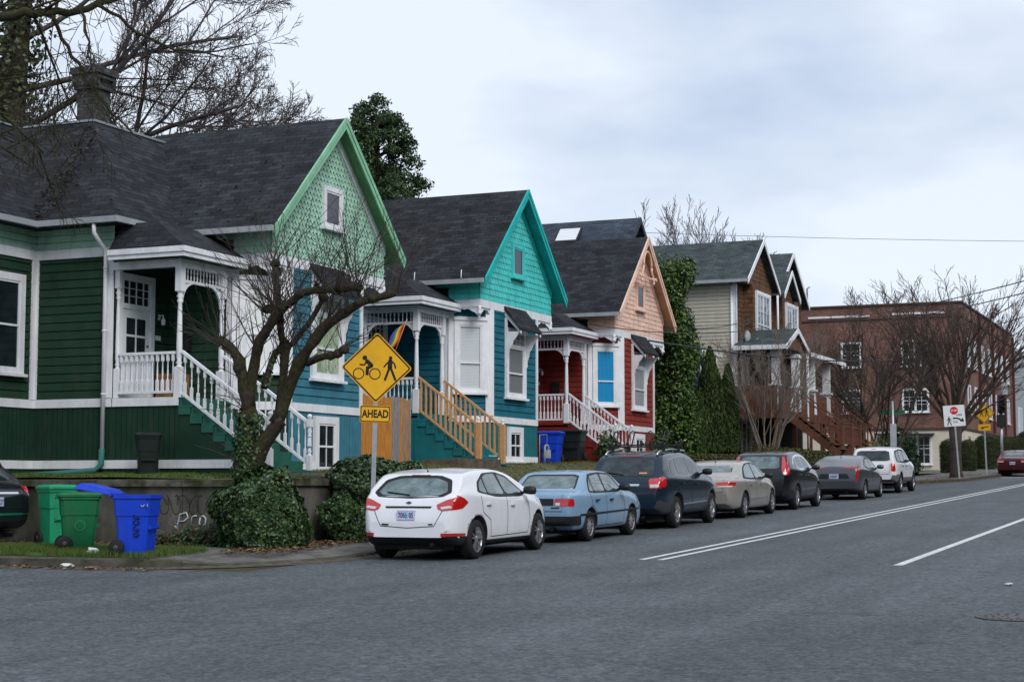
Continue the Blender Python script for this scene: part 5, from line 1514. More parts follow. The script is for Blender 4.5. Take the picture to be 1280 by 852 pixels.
def park(name, label, S, xrear_wheel, dy=0.0, group=CG):
    y = YR + dy + S['W'] / 2 - 0.135 - 0.105
    x = xrear_wheel - S['rear']
    return make_car(name, label, S, (x, y, rz(x) - 0.008), 0.0, group)
park('white_hatchback', 'white hatchback with angular red tail lamps, nearest in the parked row', HATCH, 25.15, 0.0)
park('light_blue_sedan', 'faded light blue older sedan parked behind the white hatchback', SEDAN1, 30.5, 0.04)
park('dark_blue_car', 'dark blue sport utility car with bicycle carriers on its roof', SUV1, 35.95, 0.02)
park('beige_sedan', 'champagne beige sedan between the dark blue and the black utility cars', SEDAN2, 41.45, -0.02)
park('black_car', 'black crossover with tall red lamps beside its rear window', SUV2, 47.05, 0.0)
park('grey_liftback', 'graphite grey liftback with sloping rear and thin lamp strips', LIFT, 56.1, -0.1)
park('white_car', 'boxy white sport utility car with grey lower cladding', SUV3, 64.0, 0.15)
make_car('black_car', 'black sport utility car with chrome strips at the left, beside the green bins', SUV4, (23.42, 19.72, rz(23.2) + 0.145), radians(90), None)
SM = dict(SEDAN2); SM.update(paint=car_paint('dark_red_car_paint', (0.06, 0.008, 0.010), 0.3, 0.3), ptext='MRD 640')
make_car('dark_red_car', 'dark red car at the far right edge beyond the crossing', SM, (96.3, 11.3, rz(96.3)), 0.0, None)
# ---------------------------------------------------------------- the newer duplex with cedar gables
ROOF4 = shingles('green_grey_roof_shingles', (0.034, 0.048, 0.052), (0.065, 0.082, 0.084))
CEDAR = material('cedar_shingles', (0.135, 0.068, 0.032), 0.85, var=0.4, vscale=5, rgb2=(0.085, 0.045, 0.026))
BEIGE = material('beige_siding', (0.52, 0.49, 0.40), 0.6, var=0.06, grime=0.15)
STAIN = material('red_brown_stain', (0.125, 0.050, 0.030), 0.6, var=0.3, vscale=5)
def duplex():
    g0 = 2.9
    root = thing('duplex_house', 'beige sided duplex with cedar shingle gables and raised red brown decks', 'house', (72, 22, g0))
    x0, x1, yf, yb = 66.5, 77.9, 18.6, 29.0
    FL = Frame(x0, yb, 0, -1); FF = Frame(x0, yf, 1, 0); FR = Frame(x1, yf, 0, 1)
    g = MB(); lap(g, FL, 0, yb - yf, g0 - .3, 10.05, 0.15); g.cut(); lap(g, FR, 0, yb - yf, g0 - .3, 10.05, 0.15); g.build_each('wall', BEIGE, root, recalc=False)
    g = MB(); g.box(x0 + .03, x1 - .03, yf + .03, yb, g0 - .3, 10.1); g.build('core_wall', DARKV, root)
    rr = random.Random(8)
    g = MB(); shingle_wall(g, FF, lambda z: (x1 - x0) / 2, 0, (x1 - x0) / 2, 4.7, 10.05, 0.19, 0.24, 'flat', rr)
    for (a, b) in ((67.7, 70.75), (72.7, 75.6)):          # two shallow upper bays
        Fb = Frame(a, 18.2, 1, 0); shingle_wall(g, Fb, lambda z: (b - a) / 2, 0, (b - a) / 2, 7.2, 10.05, 0.19, 0.24, 'flat', rr)
        Fs = Frame(a, 18.6, 0, -1); shingle_wall(g, Fs, lambda z: .2, 0, .2, 7.2, 10.05, 0.19, 0.24, 'flat', rr)
    g.build('cedar_wall', CEDAR, root, recalc=False)
    g = MB()
    for (a, b) in ((67.7, 70.75), (72.7, 75.6)): g.cut(); g.box(a + .01, b - .01, 18.21, 18.62, 7.1, 10.06)
    g.build_each('bay_core', material('cedar_board', (0.13, 0.055, 0.022), 0.8), root)
    g = MB(); g.fbox(FL, yb - yf - .14, yb - yf + .03, g0, 10.0, 0, .04); g.fbox(FF, -.04, .12, 4.7, 10.0, 0.02, .05); g.fbox(FL, 0, yb - yf, 9.98, 10.12, 0, .03)
    g.build('corner_board', WHITE, root)
    # gable roofs: (eave left, apex, eave right, front y, eave z, apex z)
    GB = [(66.08, 68.7, 71.35, 17.95, 10.12, 12.05), (72.2, 75.1, 78.1, 18.25, 10.12, 12.30), (71.95, 73.35, 74.85, 17.9, 10.10, 11.25)]
    g = MB(); rk = MB(); gw = MB()
    for (a, m_, b, y, ze, zr) in GB:
        yb_ = 29.2 if y != 17.9 else 20.5
        for e in (a, b):
            g.hexa([(e, y, ze - .08), (m_, y, zr - .08), (m_, yb_, zr - .08), (e, yb_, ze - .08), (e, y, ze), (m_, y, zr), (m_, yb_, zr), (e, yb_, ze)])
            rk.cut(); rk.hexa([(e, y - .04, ze - .2), (m_, y - .04, zr - .2), (m_, y, zr - .2), (e, y, ze - .2), (e, y - .04, ze + .02), (m_, y - .04, zr + .02), (m_, y, zr + .02), (e, y, ze + .02)])
        c = (a + b) / 2
        Fg = Frame(0, y + .3, 1, 0)
        gw.cut(); gw.fprism(Fg, [(a + .35, ze - .1), (b - .35, ze - .1), (m_, zr - .2)], 0.0, -1.5)
        shingle_wall(gw, Fg, lambda z: max(0, (b - a - .5) / 2 * (1 - (z - ze) / (zr - ze))), 0, m_, ze - .05, zr - .2, 0.19, 0.24, 'flat', rr)
    g.build('roof', ROOF4, root); rk.build_each('rake_board', WHITE, root); gw.build_each('gable_wall', CEDAR, root, recalc=False)
    g = MB(); g.box(65.98, 66.08, 17.97, 29, 9.98, 10.11); g.build('gutter', GUT, root)
    g = MB(); g.tube([(66.45, 18.75, 10.0), (66.45, 18.75, 3.0)], .05, 6); g.cut(); g.tube([(71.7, 18.15, 10.0), (71.7, 18.15, 7.5)], .05, 6); g.cut(); g.tube([(69.9, 16.45, 7.3), (69.9, 16.45, 3.0)], .06, 6); g.build_each('downspout', WHITE, root)
    for (a, b) in ((68.05, 70.35), (73.1, 75.3)):
        Fb = Frame(0, 18.18, 1, 0)
        o = window(root, Fb, a, b, 7.55, 9.85, 'blind', 0.14, WHITE, 0.4, muntins=(4, 3), cmat=material('sky_blue_blind', (0.30, 0.38, 0.42), 0.4))
        q = MB(); q.fbox(Fb, (a + b) / 2 - .06, (a + b) / 2 + .06, 7.6, 9.8, 0.0, 0.06); q.build('mullion', WHITE, o)
    window(root, FL, yb - 20.2, yb - 19.4, 5.1, 7.1, 'dark', 0.1, WHITE, 0.6, muntins=(2, 3))
    # porch roof with little gable
    g = MB()
    g.hexa([(66.1, 16.4, 7.3), (68.1, 16.4, 8.1), (68.1, 18.6, 8.1), (66.1, 18.6, 7.3), (66.1, 16.4, 7.38), (68.1, 16.4, 8.18), (68.1, 18.6, 8.18), (66.1, 18.6, 7.38)])
    g.hexa([(70.1, 16.4, 7.3), (68.1, 16.4, 8.1), (68.1, 18.6, 8.1), (70.1, 18.6, 7.3), (70.1, 16.4, 7.38), (68.1, 16.4, 8.18), (68.1, 18.6, 8.18), (70.1, 18.6, 7.38)])
    g.hexa([(69.9, 16.3, 7.22), (76.6, 16.3, 7.22), (76.6, 18.6, 7.95), (69.9, 18.6, 7.95), (69.9, 16.3, 7.3), (76.6, 16.3, 7.3), (76.6, 18.6, 8.03), (69.9, 18.6, 8.03)])
    g.build('porch_roof', ROOF4, root)
    g = MB()
    for (a, b, za, zb) in ((66.1, 68.1, 7.3, 8.1), (70.1, 68.1, 7.3, 8.1)):
        g.hexa([(a, 16.36, za - .12), (b, 16.36, zb - .12), (b, 16.4, zb - .12), (a, 16.4, za - .12), (a, 16.36, za + .09), (b, 16.36, zb + .09), (b, 16.4, zb + .09), (a, 16.4, za + .09)])
    g.box(66.02, 66.1, 16.4, 18.6, 7.2, 7.38); g.box(69.95, 76.65, 16.22, 16.3, 7.14, 7.31); g.build('porch_fascia', WHITE, root)
    g = MB(); g.fprism(Frame(0, 16.5, 1, 0), [(66.4, 7.28), (69.8, 7.28), (68.1, 7.98)], 0, -.1); g.build('porch_gable', CEDAR, root)
    g = MB(); g.lathe([(0.02, 0), (0.25, 0.04), (0.36, 0.12)], (66.9, 18.1, 7.75), 16, axis='Y'); g.tube([(66.9, 18.15, 7.75), (66.75, 18.3, 7.45)], .03, 6); g.tube([(66.9, 18.12, 7.6), (66.9, 17.75, 7.72)], .015, 5); g.build('satellite_dish', GUT, root)
    for (x, y) in ((66.75, 17.0), (68.65, 16.65), (71.4, 16.65), (74.35, 16.65)):
        g = MB(); w0, w1 = .2, .15
        g.prism([(x - w0, y - w0, 4.75), (x + w0, y - w0, 4.75), (x + w0, y + w0, 4.75), (x - w0, y + w0, 4.75)], [(x - w1, y - w1, 5.75), (x + w1, y - w1, 5.75), (x + w1, y + w1, 5.75), (x - w1, y + w1, 5.75)])
        g.box(x - .24, x + .24, y - .24, y + .24, 5.75, 5.83)
        g.box(x - .15, x + .15, y - .15, y + .15, 5.83, 7.15); g.box(x - .2, x + .2, y - .2, y + .2, 7.0, 7.1); g.build('porch_column', WHITE, root)
    g = MB(); g.box(65.3, 76.5, 16.5, 18.6, 4.55, 4.72); g.box(65.3, 76.5, 16.46, 16.5, 4.4, 4.73); g.box(65.26, 65.3, 16.5, 18.6, 4.4, 4.73); g.build('deck', STAIN, root)
    g = MB()
    for x in (65.4, 68.3, 71.0, 73.4, 76.3): g.cut(); g.box(x - .09, x + .09, 16.55, 16.73, g0 - .4, 4.55)
    g.cut(); g.box(65.3, 65.5, 18.3, 18.5, g0 - .3, 4.55); g.build_each('deck_support', STAIN, root)
    g = MB(); g.fbox(Frame(65.3, 18.6, 0, -1), 0, 2.0, 4.72, 5.7, 0.0, 0.04); g.box(65.3, 67.0, 16.5, 16.54, 4.72, 5.6); g.box(68.4, 73.7, 16.5, 16.54, 4.72, 5.6); g.box(75.4, 76.5, 16.5, 16.54, 4.72, 5.6)
    g.build('deck_panel', STAIN, root)
    for (a, b) in ((66.95, 68.35), (73.75, 75.3)):
        n = 8
        q = MB()
        for i in range(n):
            z = 4.7 - (i + 1) * .19; y = 16.45 - i * .24; q.box(a, b, y - .27, y, z, z + .045)
        for xx in (a, b): q.bar((xx, 16.45, 4.45), (xx, 14.5, 2.95), .05, .28)
        q.build('stair_flight', STAIN, root)
        for xx in (a, b): railing('stair_railing', root, STAIN, (xx, 16.4), (xx, 14.65), 4.75, 3.4, 5.6, 4.25, 11, False)
    for (a, b, y) in ((66.3, 66.9, 14.75), (68.45, 71.9, 14.75)):
        railing('picket_railing', root, STAIN, (a, y), (b, y), 3.45, 3.45, 4.15, 4.15, int((b - a) / .16), False)
    for x in (68.45, 71.9, 70.2):
        q = MB(); q.box(x - .11, x + .11, 14.64, 14.86, 2.2, 4.25); q.box(x - .13, x + .13, 14.62, 14.88, 4.25, 4.3); q.build('deck_post', STAIN, root)
    g = MB(); g.box(69.0, 71.7, 14.9, 15.1, 2.0, 3.4); g.build('block_wall', material('grey_block', (0.2, 0.2, 0.19), 0.9, kind='brick', rgb2=(0.15, 0.15, 0.15), bw=.4, bh=.2), root)
    F = Frame(0, 18.56, 1, 0)
    for (a, b, z0, z1) in ((67.2, 68.1, 4.75, 6.9), (71.2, 72.1, 4.75, 6.9), (66.9, 67.7, 2.9, 4.5), (68.2, 69.2, 2.9, 4.4)):
        window(root, F, a, b, z0, z1, 'dark', .1, WHITE, .45, name='door_window' if z1 - z0 > 2 else 'window')
duplex()

def backhouse():
    root = thing('grey_roofed_house', 'house with blue grey roof and skylight rising behind the red cottage', 'house', (62, 26, 3.0))
    a, b, m_, yf, yb, ze, zr = 58.7, 65.3, 62.0, 21.15, 30, 9.0, 12.2
    RB = shingles('blue_grey_roof_shingles', (0.030, 0.042, 0.062), (0.055, 0.070, 0.095))
    NAVY = material('navy_siding', (0.02, 0.028, 0.06), 0.6)
    g = MB()
    for e in (a, b): g.hexa([(e, yf, ze - .1), (m_, yf, zr - .1), (m_, yb, zr - .1), (e, yb, ze - .1), (e, yf, ze), (m_, yf, zr), (m_, yb, zr), (e, yb, ze)])
    g.build('roof', RB, root)
    g = MB(); g.box(a + .4, b - .4, yf + .45, yb - .3, 2.7, ze + .2); g.cut(); g.fprism(Frame(0, yf + .45, 1, 0), [(a + .4, ze), (b - .4, ze), (m_, zr - .2)], 0, -6); g.build_each('wall', NAVY, root)
    g = MB()
    for e in (a, b): g.hexa([(e, yf - .05, ze - .22), (m_, yf - .05, zr - .22), (m_, yf, zr - .22), (e, yf, ze - .22), (e, yf - .05, ze + .02), (m_, yf - .05, zr + .02), (m_, yf, zr + .02), (e, yf, ze + .02)])
    g.build('rake_board', material('dark_rake', (0.03, 0.033, 0.04), 0.6), root)
    s = (zr - ze) / (m_ - a)
    f = lambda x, y, d: (x - d * .7, y, ze + (x - a) * s + d * .7)
    g = MB(); X0, X1, Y0, Y1 = 60.95, 61.6, 23.4, 24.35
    g.hexa([f(X0, Y0, 0), f(X1, Y0, 0), f(X1, Y1, 0), f(X0, Y1, 0), f(X0, Y0, .12), f(X1, Y0, .12), f(X1, Y1, .12), f(X0, Y1, .12)])
    sk = g.build('skylight', material('skylight_frame', (0.03, 0.03, 0.035), 0.4), root)
    g = MB(); e = .05; g.hexa([f(X0 + e, Y0 + e, .121), f(X1 - e, Y0 + e, .121), f(X1 - e, Y1 - e, .121), f(X0 + e, Y1 - e, .121), f(X0 + e, Y0 + e, .135), f(X1 - e, Y0 + e, .135), f(X1 - e, Y1 - e, .135), f(X0 + e, Y1 - e, .135)])
    g.build('pane', material('skylight_glass', (0.66, 0.68, 0.70), 0.15, coat=1.0), sk)
    F = Frame(0, yf + .45, 1, 0)
    window(root, F, 61.3, 62.7, 9.6, 10.9, 'dark'); window(root, F, 60, 61.2, 5.4, 7.4, 'dark'); window(root, F, 63, 64.2, 5.4, 7.4, 'dark')
    # porch entry
    g = MB(); g.hexa([(62.2, 18.8, 6.9), (64.9, 18.8, 6.9), (64.9, 21.6, 7.8), (62.2, 21.6, 7.8), (62.2, 18.8, 7.0), (64.9, 18.8, 7.0), (64.9, 21.6, 7.9), (62.2, 21.6, 7.9)]); g.build('porch_roof', RB, root)
    g = MB(); g.box(62.15, 62.2, 18.8, 21.6, 6.86, 7.0); g.box(62.15, 64.95, 18.72, 18.8, 6.84, 6.98); g.build('gutter', WHITE, root)
    for x in (62.5, 64.7):
        g = MB(); g.box(x - .12, x + .12, 18.95, 19.2, 2.8, 6.9); g.build('porch_post', NAVY, root)
backhouse()

# ---------------------------------------------------------------- brick apartment building
BRICK = material('brown_red_brick', (0.235, 0.125, 0.10), 0.9, kind='brick', rgb2=(0.16, 0.08, 0.066), bw=0.22, bh=0.075, mortar=0.010, var=0.3, vscale=0.6)
STUC = material('cream_stucco', (0.62, 0.56, 0.47), 0.85, var=0.1, vscale=0.8)
def brick_building():
    root = thing('brick_building', 'brown brick apartment building with cream painted ground floor', 'building', (124, 25, 2.6))
    x0, x1, y0, y1, zt = 110.9, 138, 16.0, 42, 13.5
    g = MB(); g.box(x0, x1, y0, y1, 5.3, zt); g.build('brick_wall', BRICK, root)
    g = MB(); g.box(x0 - .12, x1, y0 - .12, y1, 1.5, 5.28); g.build('ground_floor_wall', STUC, root)
    g = MB(); g.box(x0 - .2, x1 + .1, y0 - .2, y1, 5.281, 5.42); g.box(x0 - .1, x1 + .1, y0 - .1, y1, 13.501, 13.62); g.box(x0 - .07, x1, y0 - .07, y1, 12.6, 12.68); g.build('cornice', material('dark_stone_band', (0.07, 0.045, 0.038), 0.8), root)
    g = MB()
    g.box(x0 - .06, x0 - .002, 17.0, 20.4, 12.85, 12.98); g.cut(); g.box(x0 - .06, x0 - .002, 21.9, 26.0, 12.8, 12.93); g.build_each('roof_band', WHITE, root)
    g = MB()
    for x in (118.5, 125.5, 132, 137.6): g.cut(); g.box(x, x + .5, y0 - .15, y0 - .001, 5.43, 13.4)
    g.build_each('pilaster', material('dark_red_render', (0.085, 0.022, 0.018), 0.8), root)
    FL = Frame(x0, y1, 0, -1)
    for yc, wd in ((19.0, 1.75), (23.15, 1.35), (28.2, 1.75), (33.5, 1.4)):
        for (za, zb) in ((9.45, 11.15), (6.45, 8.0)):
            s = y1 - yc
            o = window(root, FL, s - wd / 2, s + wd / 2, za, zb, 'dark', .09, WHITE, .5, muntins=(4 if wd > 1.5 else 2, 3))
            if wd > 1.5: q = MB(); q.fbox(FL, s - .07, s + .07, za, zb, 0, .07); q.build('mullion', WHITE, o)
    FL2 = Frame(x0 - .12, y1, 0, -1); s = y1 - 18.9
    o = window(root, FL2, s - .9, s + .9, 3.05, 5.0, 'dark', .1, WHITE, .55, muntins=(4, 3)); q = MB(); q.fbox(FL2, s - .08, s + .08, 3.05, 5.0, 0, .07); q.build('mullion', WHITE, o)
    window(root, FL2, s - 6.0, s - 4.6, 3.05, 5.0, 'dark', .1, WHITE, .55)
    q = MB(); q.hexa([FL2(s - 2.6, 5.0, .05), FL2(s + 1.1, 5.0, .05), FL2(s + 1.1, 4.85, .9), FL2(s - 2.6, 5.0, .9), FL2(s - 2.6, 5.08, .05), FL2(s + 1.1, 5.08, .05), FL2(s + 1.1, 4.93, .9), FL2(s - 2.6, 5.08, .9)]); q.build('awning', TRIMB, root)
    FF = Frame(x0, y0, 1, 0)
    for sx in (2.2, 5.4, 9.3, 12.6, 16.2, 19.3, 23.0):
        for (za, zb) in ((9.5, 11.4), (6.4, 8.3)):
            window(root, FF, sx, sx + 1.1, za, zb, 'dark', .09, WHITE, .5)
    FF2 = Frame(x0, y0 - .12, 1, 0)
    for sx in (1.0, 6.0): window(root, FF2, sx, sx + .9, 3.4, 4.9, 'dark', .09, material('tan_frame', (0.4, 0.33, 0.26), 0.6), .5)
    q = MB(); q.box(116, 117.2, 14.7, 15.9, 4.0, 4.1)
    # upper back stair and railing on the left wall
    q = MB(); q.bar((110.6, 26, 6.4), (110.6, 22.0, 5.6), .05, .05); q.bar((110.6, 26, 7.3), (110.6, 22.0, 6.5), .05, .05)
    for i in range(12): y = 26 - i * .36; q.bar((110.6, y, 6.4 - i * .072), (110.6, y, 7.3 - i * .072), .025, .025)
    q.build('iron_railing', TRIMB, root)
    q = MB()
    q.tube([(112, 26.3, 13.5), (112, 26.3, 15.0), (112, 26.1, 15.1)], .06, 6); q.build_each('roof_vent', GUT, root)
brick_building()
gb = thing('grey_building', 'pale grey building beyond the brick apartment block at the right edge', 'building', (150, 22, 3.5))
g = MB(); g.box(139, 168, 16.0, 34, 2.0, 12.4); g.build('wall', material('pale_grey_panel', (0.30, 0.33, 0.34), 0.7, var=0.1), gb)
g = MB(); g.box(138.9, 168.1, 15.9, 34.1, 12.4, 12.7); g.build('cornice', GUT, gb)
F = Frame(139, 16.0, 1, 0)
for i in range(5): window(gb, F, 2 + i * 4.6, 4.2 + i * 4.6, 5.6, 8.0, 'dark', .12, WHITE, 0)
ub = thing('concrete_building', 'weathered concrete upper storey seen above the brick roof at the right', 'building', (150, 40, 4))
g = MB(); g.box(146, 170, 23.0, 40, 2, 16.6); g.build('wall', RCON, ub)
g = MB(); g.box(145.8, 170.2, 22.8, 40, 16.6, 17.0); g.build('cornice', CONC, ub)
# ---------------------------------------------------------------- signs, bins, fence and small things
YEL = material('sign_yellow', (0.72, 0.38, 0.012), 0.45, var=0.06, vscale=6)
SBLK = material('sign_black', (0.012, 0.012, 0.013), 0.5)
SGRN = material('sign_green', (0.02, 0.10, 0.05), 0.5)
SRED = material('sign_red', (0.55, 0.01, 0.015), 0.45)
def plate(mb, pts, y0, y1, mi=0):
    """flat outline in the sign's own x,z plane, facing -y"""
    mb.prism([(a, y0, b) for a, b in pts], [(a, y1, b) for a, b in pts], mi)
def disc(cx, cz, r, n=20): return [(cx + r * cos(2 * pi * i / n), cz + r * sin(2 * pi * i / n)) for i in range(n)]
def stroke(mb, pts, wd, y):
    for q in line_poly(pts, wd): plate(mb, q, y - .003, y)
    for p in pts: plate(mb, disc(p[0], p[1], wd / 2, 8), y - .0032, y)
def walker(mb, cx, cz, h, y):
    s = h
    plate(mb, disc(cx + .02 * s, cz + .44 * s, .075 * s), y - .003, y)
    stroke(mb, [(cx + .01 * s, cz + .30 * s), (cx, cz + .03 * s)], .19 * s, y)
    stroke(mb, [(cx + .0 * s, cz + .33 * s), (cx - .16 * s, cz + .17 * s), (cx - .24 * s, cz + .06 * s)], .065 * s, y)
    stroke(mb, [(cx + .04 * s, cz + .33 * s), (cx + .19 * s, cz + .20 * s), (cx + .24 * s, cz + .02 * s)], .065 * s, y)
    stroke(mb, [(cx - .02 * s, cz + .02 * s), (cx - .10 * s, cz - .22 * s), (cx - .19 * s, cz - .48 * s)], .10 * s, y)
    stroke(mb, [(cx + .03 * s, cz + .02 * s), (cx + .13 * s, cz - .20 * s), (cx + .24 * s, cz - .48 * s)], .10 * s, y)
def rider(mb, cx, cz, s, y):
    for dx in (-.24, .24):
        n = 24; o = disc(cx + dx * s, cz - .15 * s, .17 * s, n); i_ = disc(cx + dx * s, cz - .15 * s, .14 * s, n)
        for k in range(n): plate(mb, [o[k], o[(k + 1) % n], i_[(k + 1) % n], i_[k]], y - .003, y)
    plate(mb, disc(cx - .07 * s, cz + .32 * s, .07 * s), y - .003, y)
    stroke(mb, [(cx + .0 * s, cz + .22 * s), (cx + .13 * s, cz + .10 * s)], .12 * s, y)
    stroke(mb, [(cx - .02 * s, cz + .20 * s), (cx - .08 * s, cz + .11 * s), (cx - .20 * s, cz + .115 * s)], .05 * s, y)
    stroke(mb, [(cx + .13 * s, cz + .08 * s), (cx + .0 * s, cz + .04 * s), (cx - .005 * s, cz - .16 * s)], .07 * s, y)
    stroke(mb, [(cx + .15 * s, cz + .06 * s), (cx + .04 * s, cz + .0 * s), (cx + .03 * s, cz - .18 * s)], .05 * s, y)
def rounded(w_, h_, r, n=5):
    o = []
    for cx, cz, a0 in ((w_ - r, h_ - r, 0), (-(w_ - r), h_ - r, pi / 2), (-(w_ - r), -(h_ - r), pi), (w_ - r, -(h_ - r), 1.5 * pi)):
        for i in range(n + 1): a = a0 + (pi / 2) * i / n; o.append((cx + r * cos(a), cz + r * sin(a)))
    return o
def rot45(p): c = sqrt(.5); return [((a - b) * c, (a + b) * c) for a, b in p]
def border(mb, outer, inner, y):
    n = len(outer)
    for k in range(n): plate(mb, [outer[k], outer[(k + 1) % n], inner[(k + 1) % n], inner[k]], y - .003, y)
def road_sign(name, label, loc, rot, zs, half, lower, art, lean=0.0, cat='road sign'):
    """zs: height of the sign's centre above the foot"""
    r = thing(name, label, cat, loc, rot)
    r.rotation_euler = (0, lean, rot)
    q = MB(); q.box(-.028, .028, .004, .05, -.2, zs + half * .9); q.box(-.04, -.028, .004, .012, 0, zs); q.box(.028, .04, .004, .012, 0, zs)
    q.build('post', GALV, r, world=False)
    art(r, zs, half)
    return r
def diamond_art(r, zs, half):
    o = rot45(rounded(half * .7071, half * .7071, .05)); q = MB()
    plate(q, [(a, b + zs) for a, b in o], -.003, .003); s = q.build('sign_panel', YEL, r, world=False)
    q = MB(); o1 = rot45(rounded(half * .7071 - .018, half * .7071 - .018, .04)); o2 = rot45(rounded(half * .7071 - .042, half * .7071 - .042, .03))
    border(q, [(a, b + zs) for a, b in o1], [(a, b + zs) for a, b in o2], -.0035); q.build('border_line', SBLK, s, world=False)
    return s
def art_ahead(r, zs, half):
    s = diamond_art(r, zs, half)
    q = MB(); rider(q, -.17, zs - .02, .60, -.0035); q.build('cyclist_symbol', SBLK, s, world=False)
    q = MB(); walker(q, .235, zs - .005, .42, -.0035); q.build('walker_symbol', SBLK, s, world=False)
    q = MB(); q.lathe([(.012, -.002), (.012, .002)], (0, -.006, zs + half * .68), 8, axis='Y'); q.lathe([(.012, -.002), (.012, .002)], (0, -.006, zs - half * .68), 8, axis='Y'); q.build('bolt', GALV, s, world=False)
    z2 = zs - half - .185
    q = MB(); plate(q, [(a, b + z2) for a, b in rounded(.27, .15, .03)], -.003, .003); p = q.build('lower_plate', YEL, r, world=False)
    q = MB(); border(q, [(a, b + z2) for a, b in rounded(.26, .14, .025)], [(a, b + z2) for a, b in rounded(.244, .124, .018)], -.0035); q.build('border_line', SBLK, p, world=False)
    text_mesh('lettering', 'AHEAD', .19, SBLK, p, plane_matrix((0, -.004, z2 - .004), (1, 0, 0), (0, 0, 1)), .001, sx=.74, bold=.035)
VIEW = atan2(20, -1)  # unused bearing kept simple
def art_stop(r, zs, half):
    q = MB(); plate(q, [(a, b + zs) for a, b in rounded(half, half, .04)], -.004, .004); s = q.build('sign_panel', WHITE2, r, world=False)
    q = MB(); plate(q, [(cos(pi / 8 + pi / 4 * i) * .2, zs + .25 + sin(pi / 8 + pi / 4 * i) * .2) for i in range(8)], -.008, -.0045); st_ = q.build('stop_symbol', SRED, s, world=False)
    text_mesh('lettering', 'STOP', .15, WHITE2, s, plane_matrix((0, -.009, zs + .245), (1, 0, 0), (0, 0, 1)), .001, sx=.8)
    q = MB(); walker(q, -.27, zs - .24, .42, -.005); q.build('walker_symbol', SBLK, s, world=False)
    q = MB(); stroke(q, [(-.05, zs - .12), (.12, zs - .12), (.24, zs - .18), (.33, zs - .24)], .07, -.005); plate(q, [(.24, zs - .29), (.44, zs - .31), (.40, zs - .11)], -.009, -.005); q.build('arrow_symbol', SBLK, s, world=False)
    text_mesh('lettering', 'HERE', .13, SBLK, s, plane_matrix((.24, -.005, zs + .02), (1, 0, 0), (0, 0, 1)), .001, sx=.9)
    text_mesh('lettering', 'FOR', .13, SBLK, s, plane_matrix((.04, -.005, zs - .31), (1, 0, 0), (0, 0, 1)), .001, sx=.9)
def art_school(r, zs, half):
    s = diamond_art(r, zs, half)
    q = MB(); walker(q, -.13, zs, .38, -.0035); walker(q, .14, zs + .01, .44, -.0035); q.build('walker_symbol', SBLK, s, world=False)
    z2 = zs - half - .2
    q = MB(); plate(q, [(a, b + z2) for a, b in rounded(.32, .17, .03)], -.003, .003); p = q.build('lower_plate', YEL, r, world=False)
    q = MB(); stroke(q, [(.2, z2 + .04), (-.12, z2 - .02)], .05, -.0035); plate(q, [(-.2, z2 - .05), (-.06, z2 + .06), (-.06, z2 - .1)], -.008, -.0045); q.build('arrow_symbol', SBLK, p, world=False)
sx_, sy_ = 26.35, 14.0
road_sign('warning_sign', 'yellow diamond cyclist and walker sign with AHEAD plate above the ivy bush', (sx_, sy_, rz(sx_) + .13), radians(-62), 3.84 - rz(sx_) - .13, .635, None, art_ahead, radians(1.2))
road_sign('stop_here_sign', 'white sign with red stop octagon on a leaning post under the street tree', (83.5, 12.28, rz(83.5) + .13), radians(-72), 5.1 - rz(83.5) - .13, .51, None, art_stop, radians(-3.5))
road_sign('crossing_sign', 'weathered yellow diamond walkers sign with arrow plate at the far corner', (91.9, 12.1, rz(91.9) + .13), radians(-74), 5.55 - rz(91.9) - .13, .56, None, art_school, radians(-1.5))
q = MB(); q.tube([(0, 0, 0), (0, 0, 3.6)], .06, 8); s_ = thing('street_name_sign', 'small green street name sign on a grey pole beyond the white utility car', 'street sign', (75.2, 13.9, rz(75) + .13), radians(-65)); q.build('post', GALV, s_, world=False)
q = MB(); q.box(-.55, .55, -.01, .01, 3.0, 3.22); q.build('sign_panel', SGRN, s_, world=False); q = MB(); q.box(-.14, .14, -.06, .06, 1.6, 2.6); q.build('control_box', GUT, s_, world=False)
sg = thing('pedestrian_signal', 'dark traffic signal head on a pole by the far crossing', 'traffic signal', (98, 12.05, rz(98) + .13), radians(-70))
q = MB(); q.tube([(0, 0, 0), (0, 0, 3.5)], .08, 8); q.build('post', GALV, sg, world=False)
q = MB(); q.box(-.22, .22, -.2, .15, 2.6, 3.3); q.box(-.16, .2, -.2, .15, 3.4, 4.4)
for z in (3.6, 3.9, 4.2): q.lathe([(.12, 0), (.13, -.15)], (.02, -.2, z), 10, axis='Y', cap=False)
q.build('signal_head', SBLK, sg, world=False); q = MB(); q.box(.05, .4, -.05, .05, 4.45, 5.1); q.build('beacon', GUT, sg, world=False)

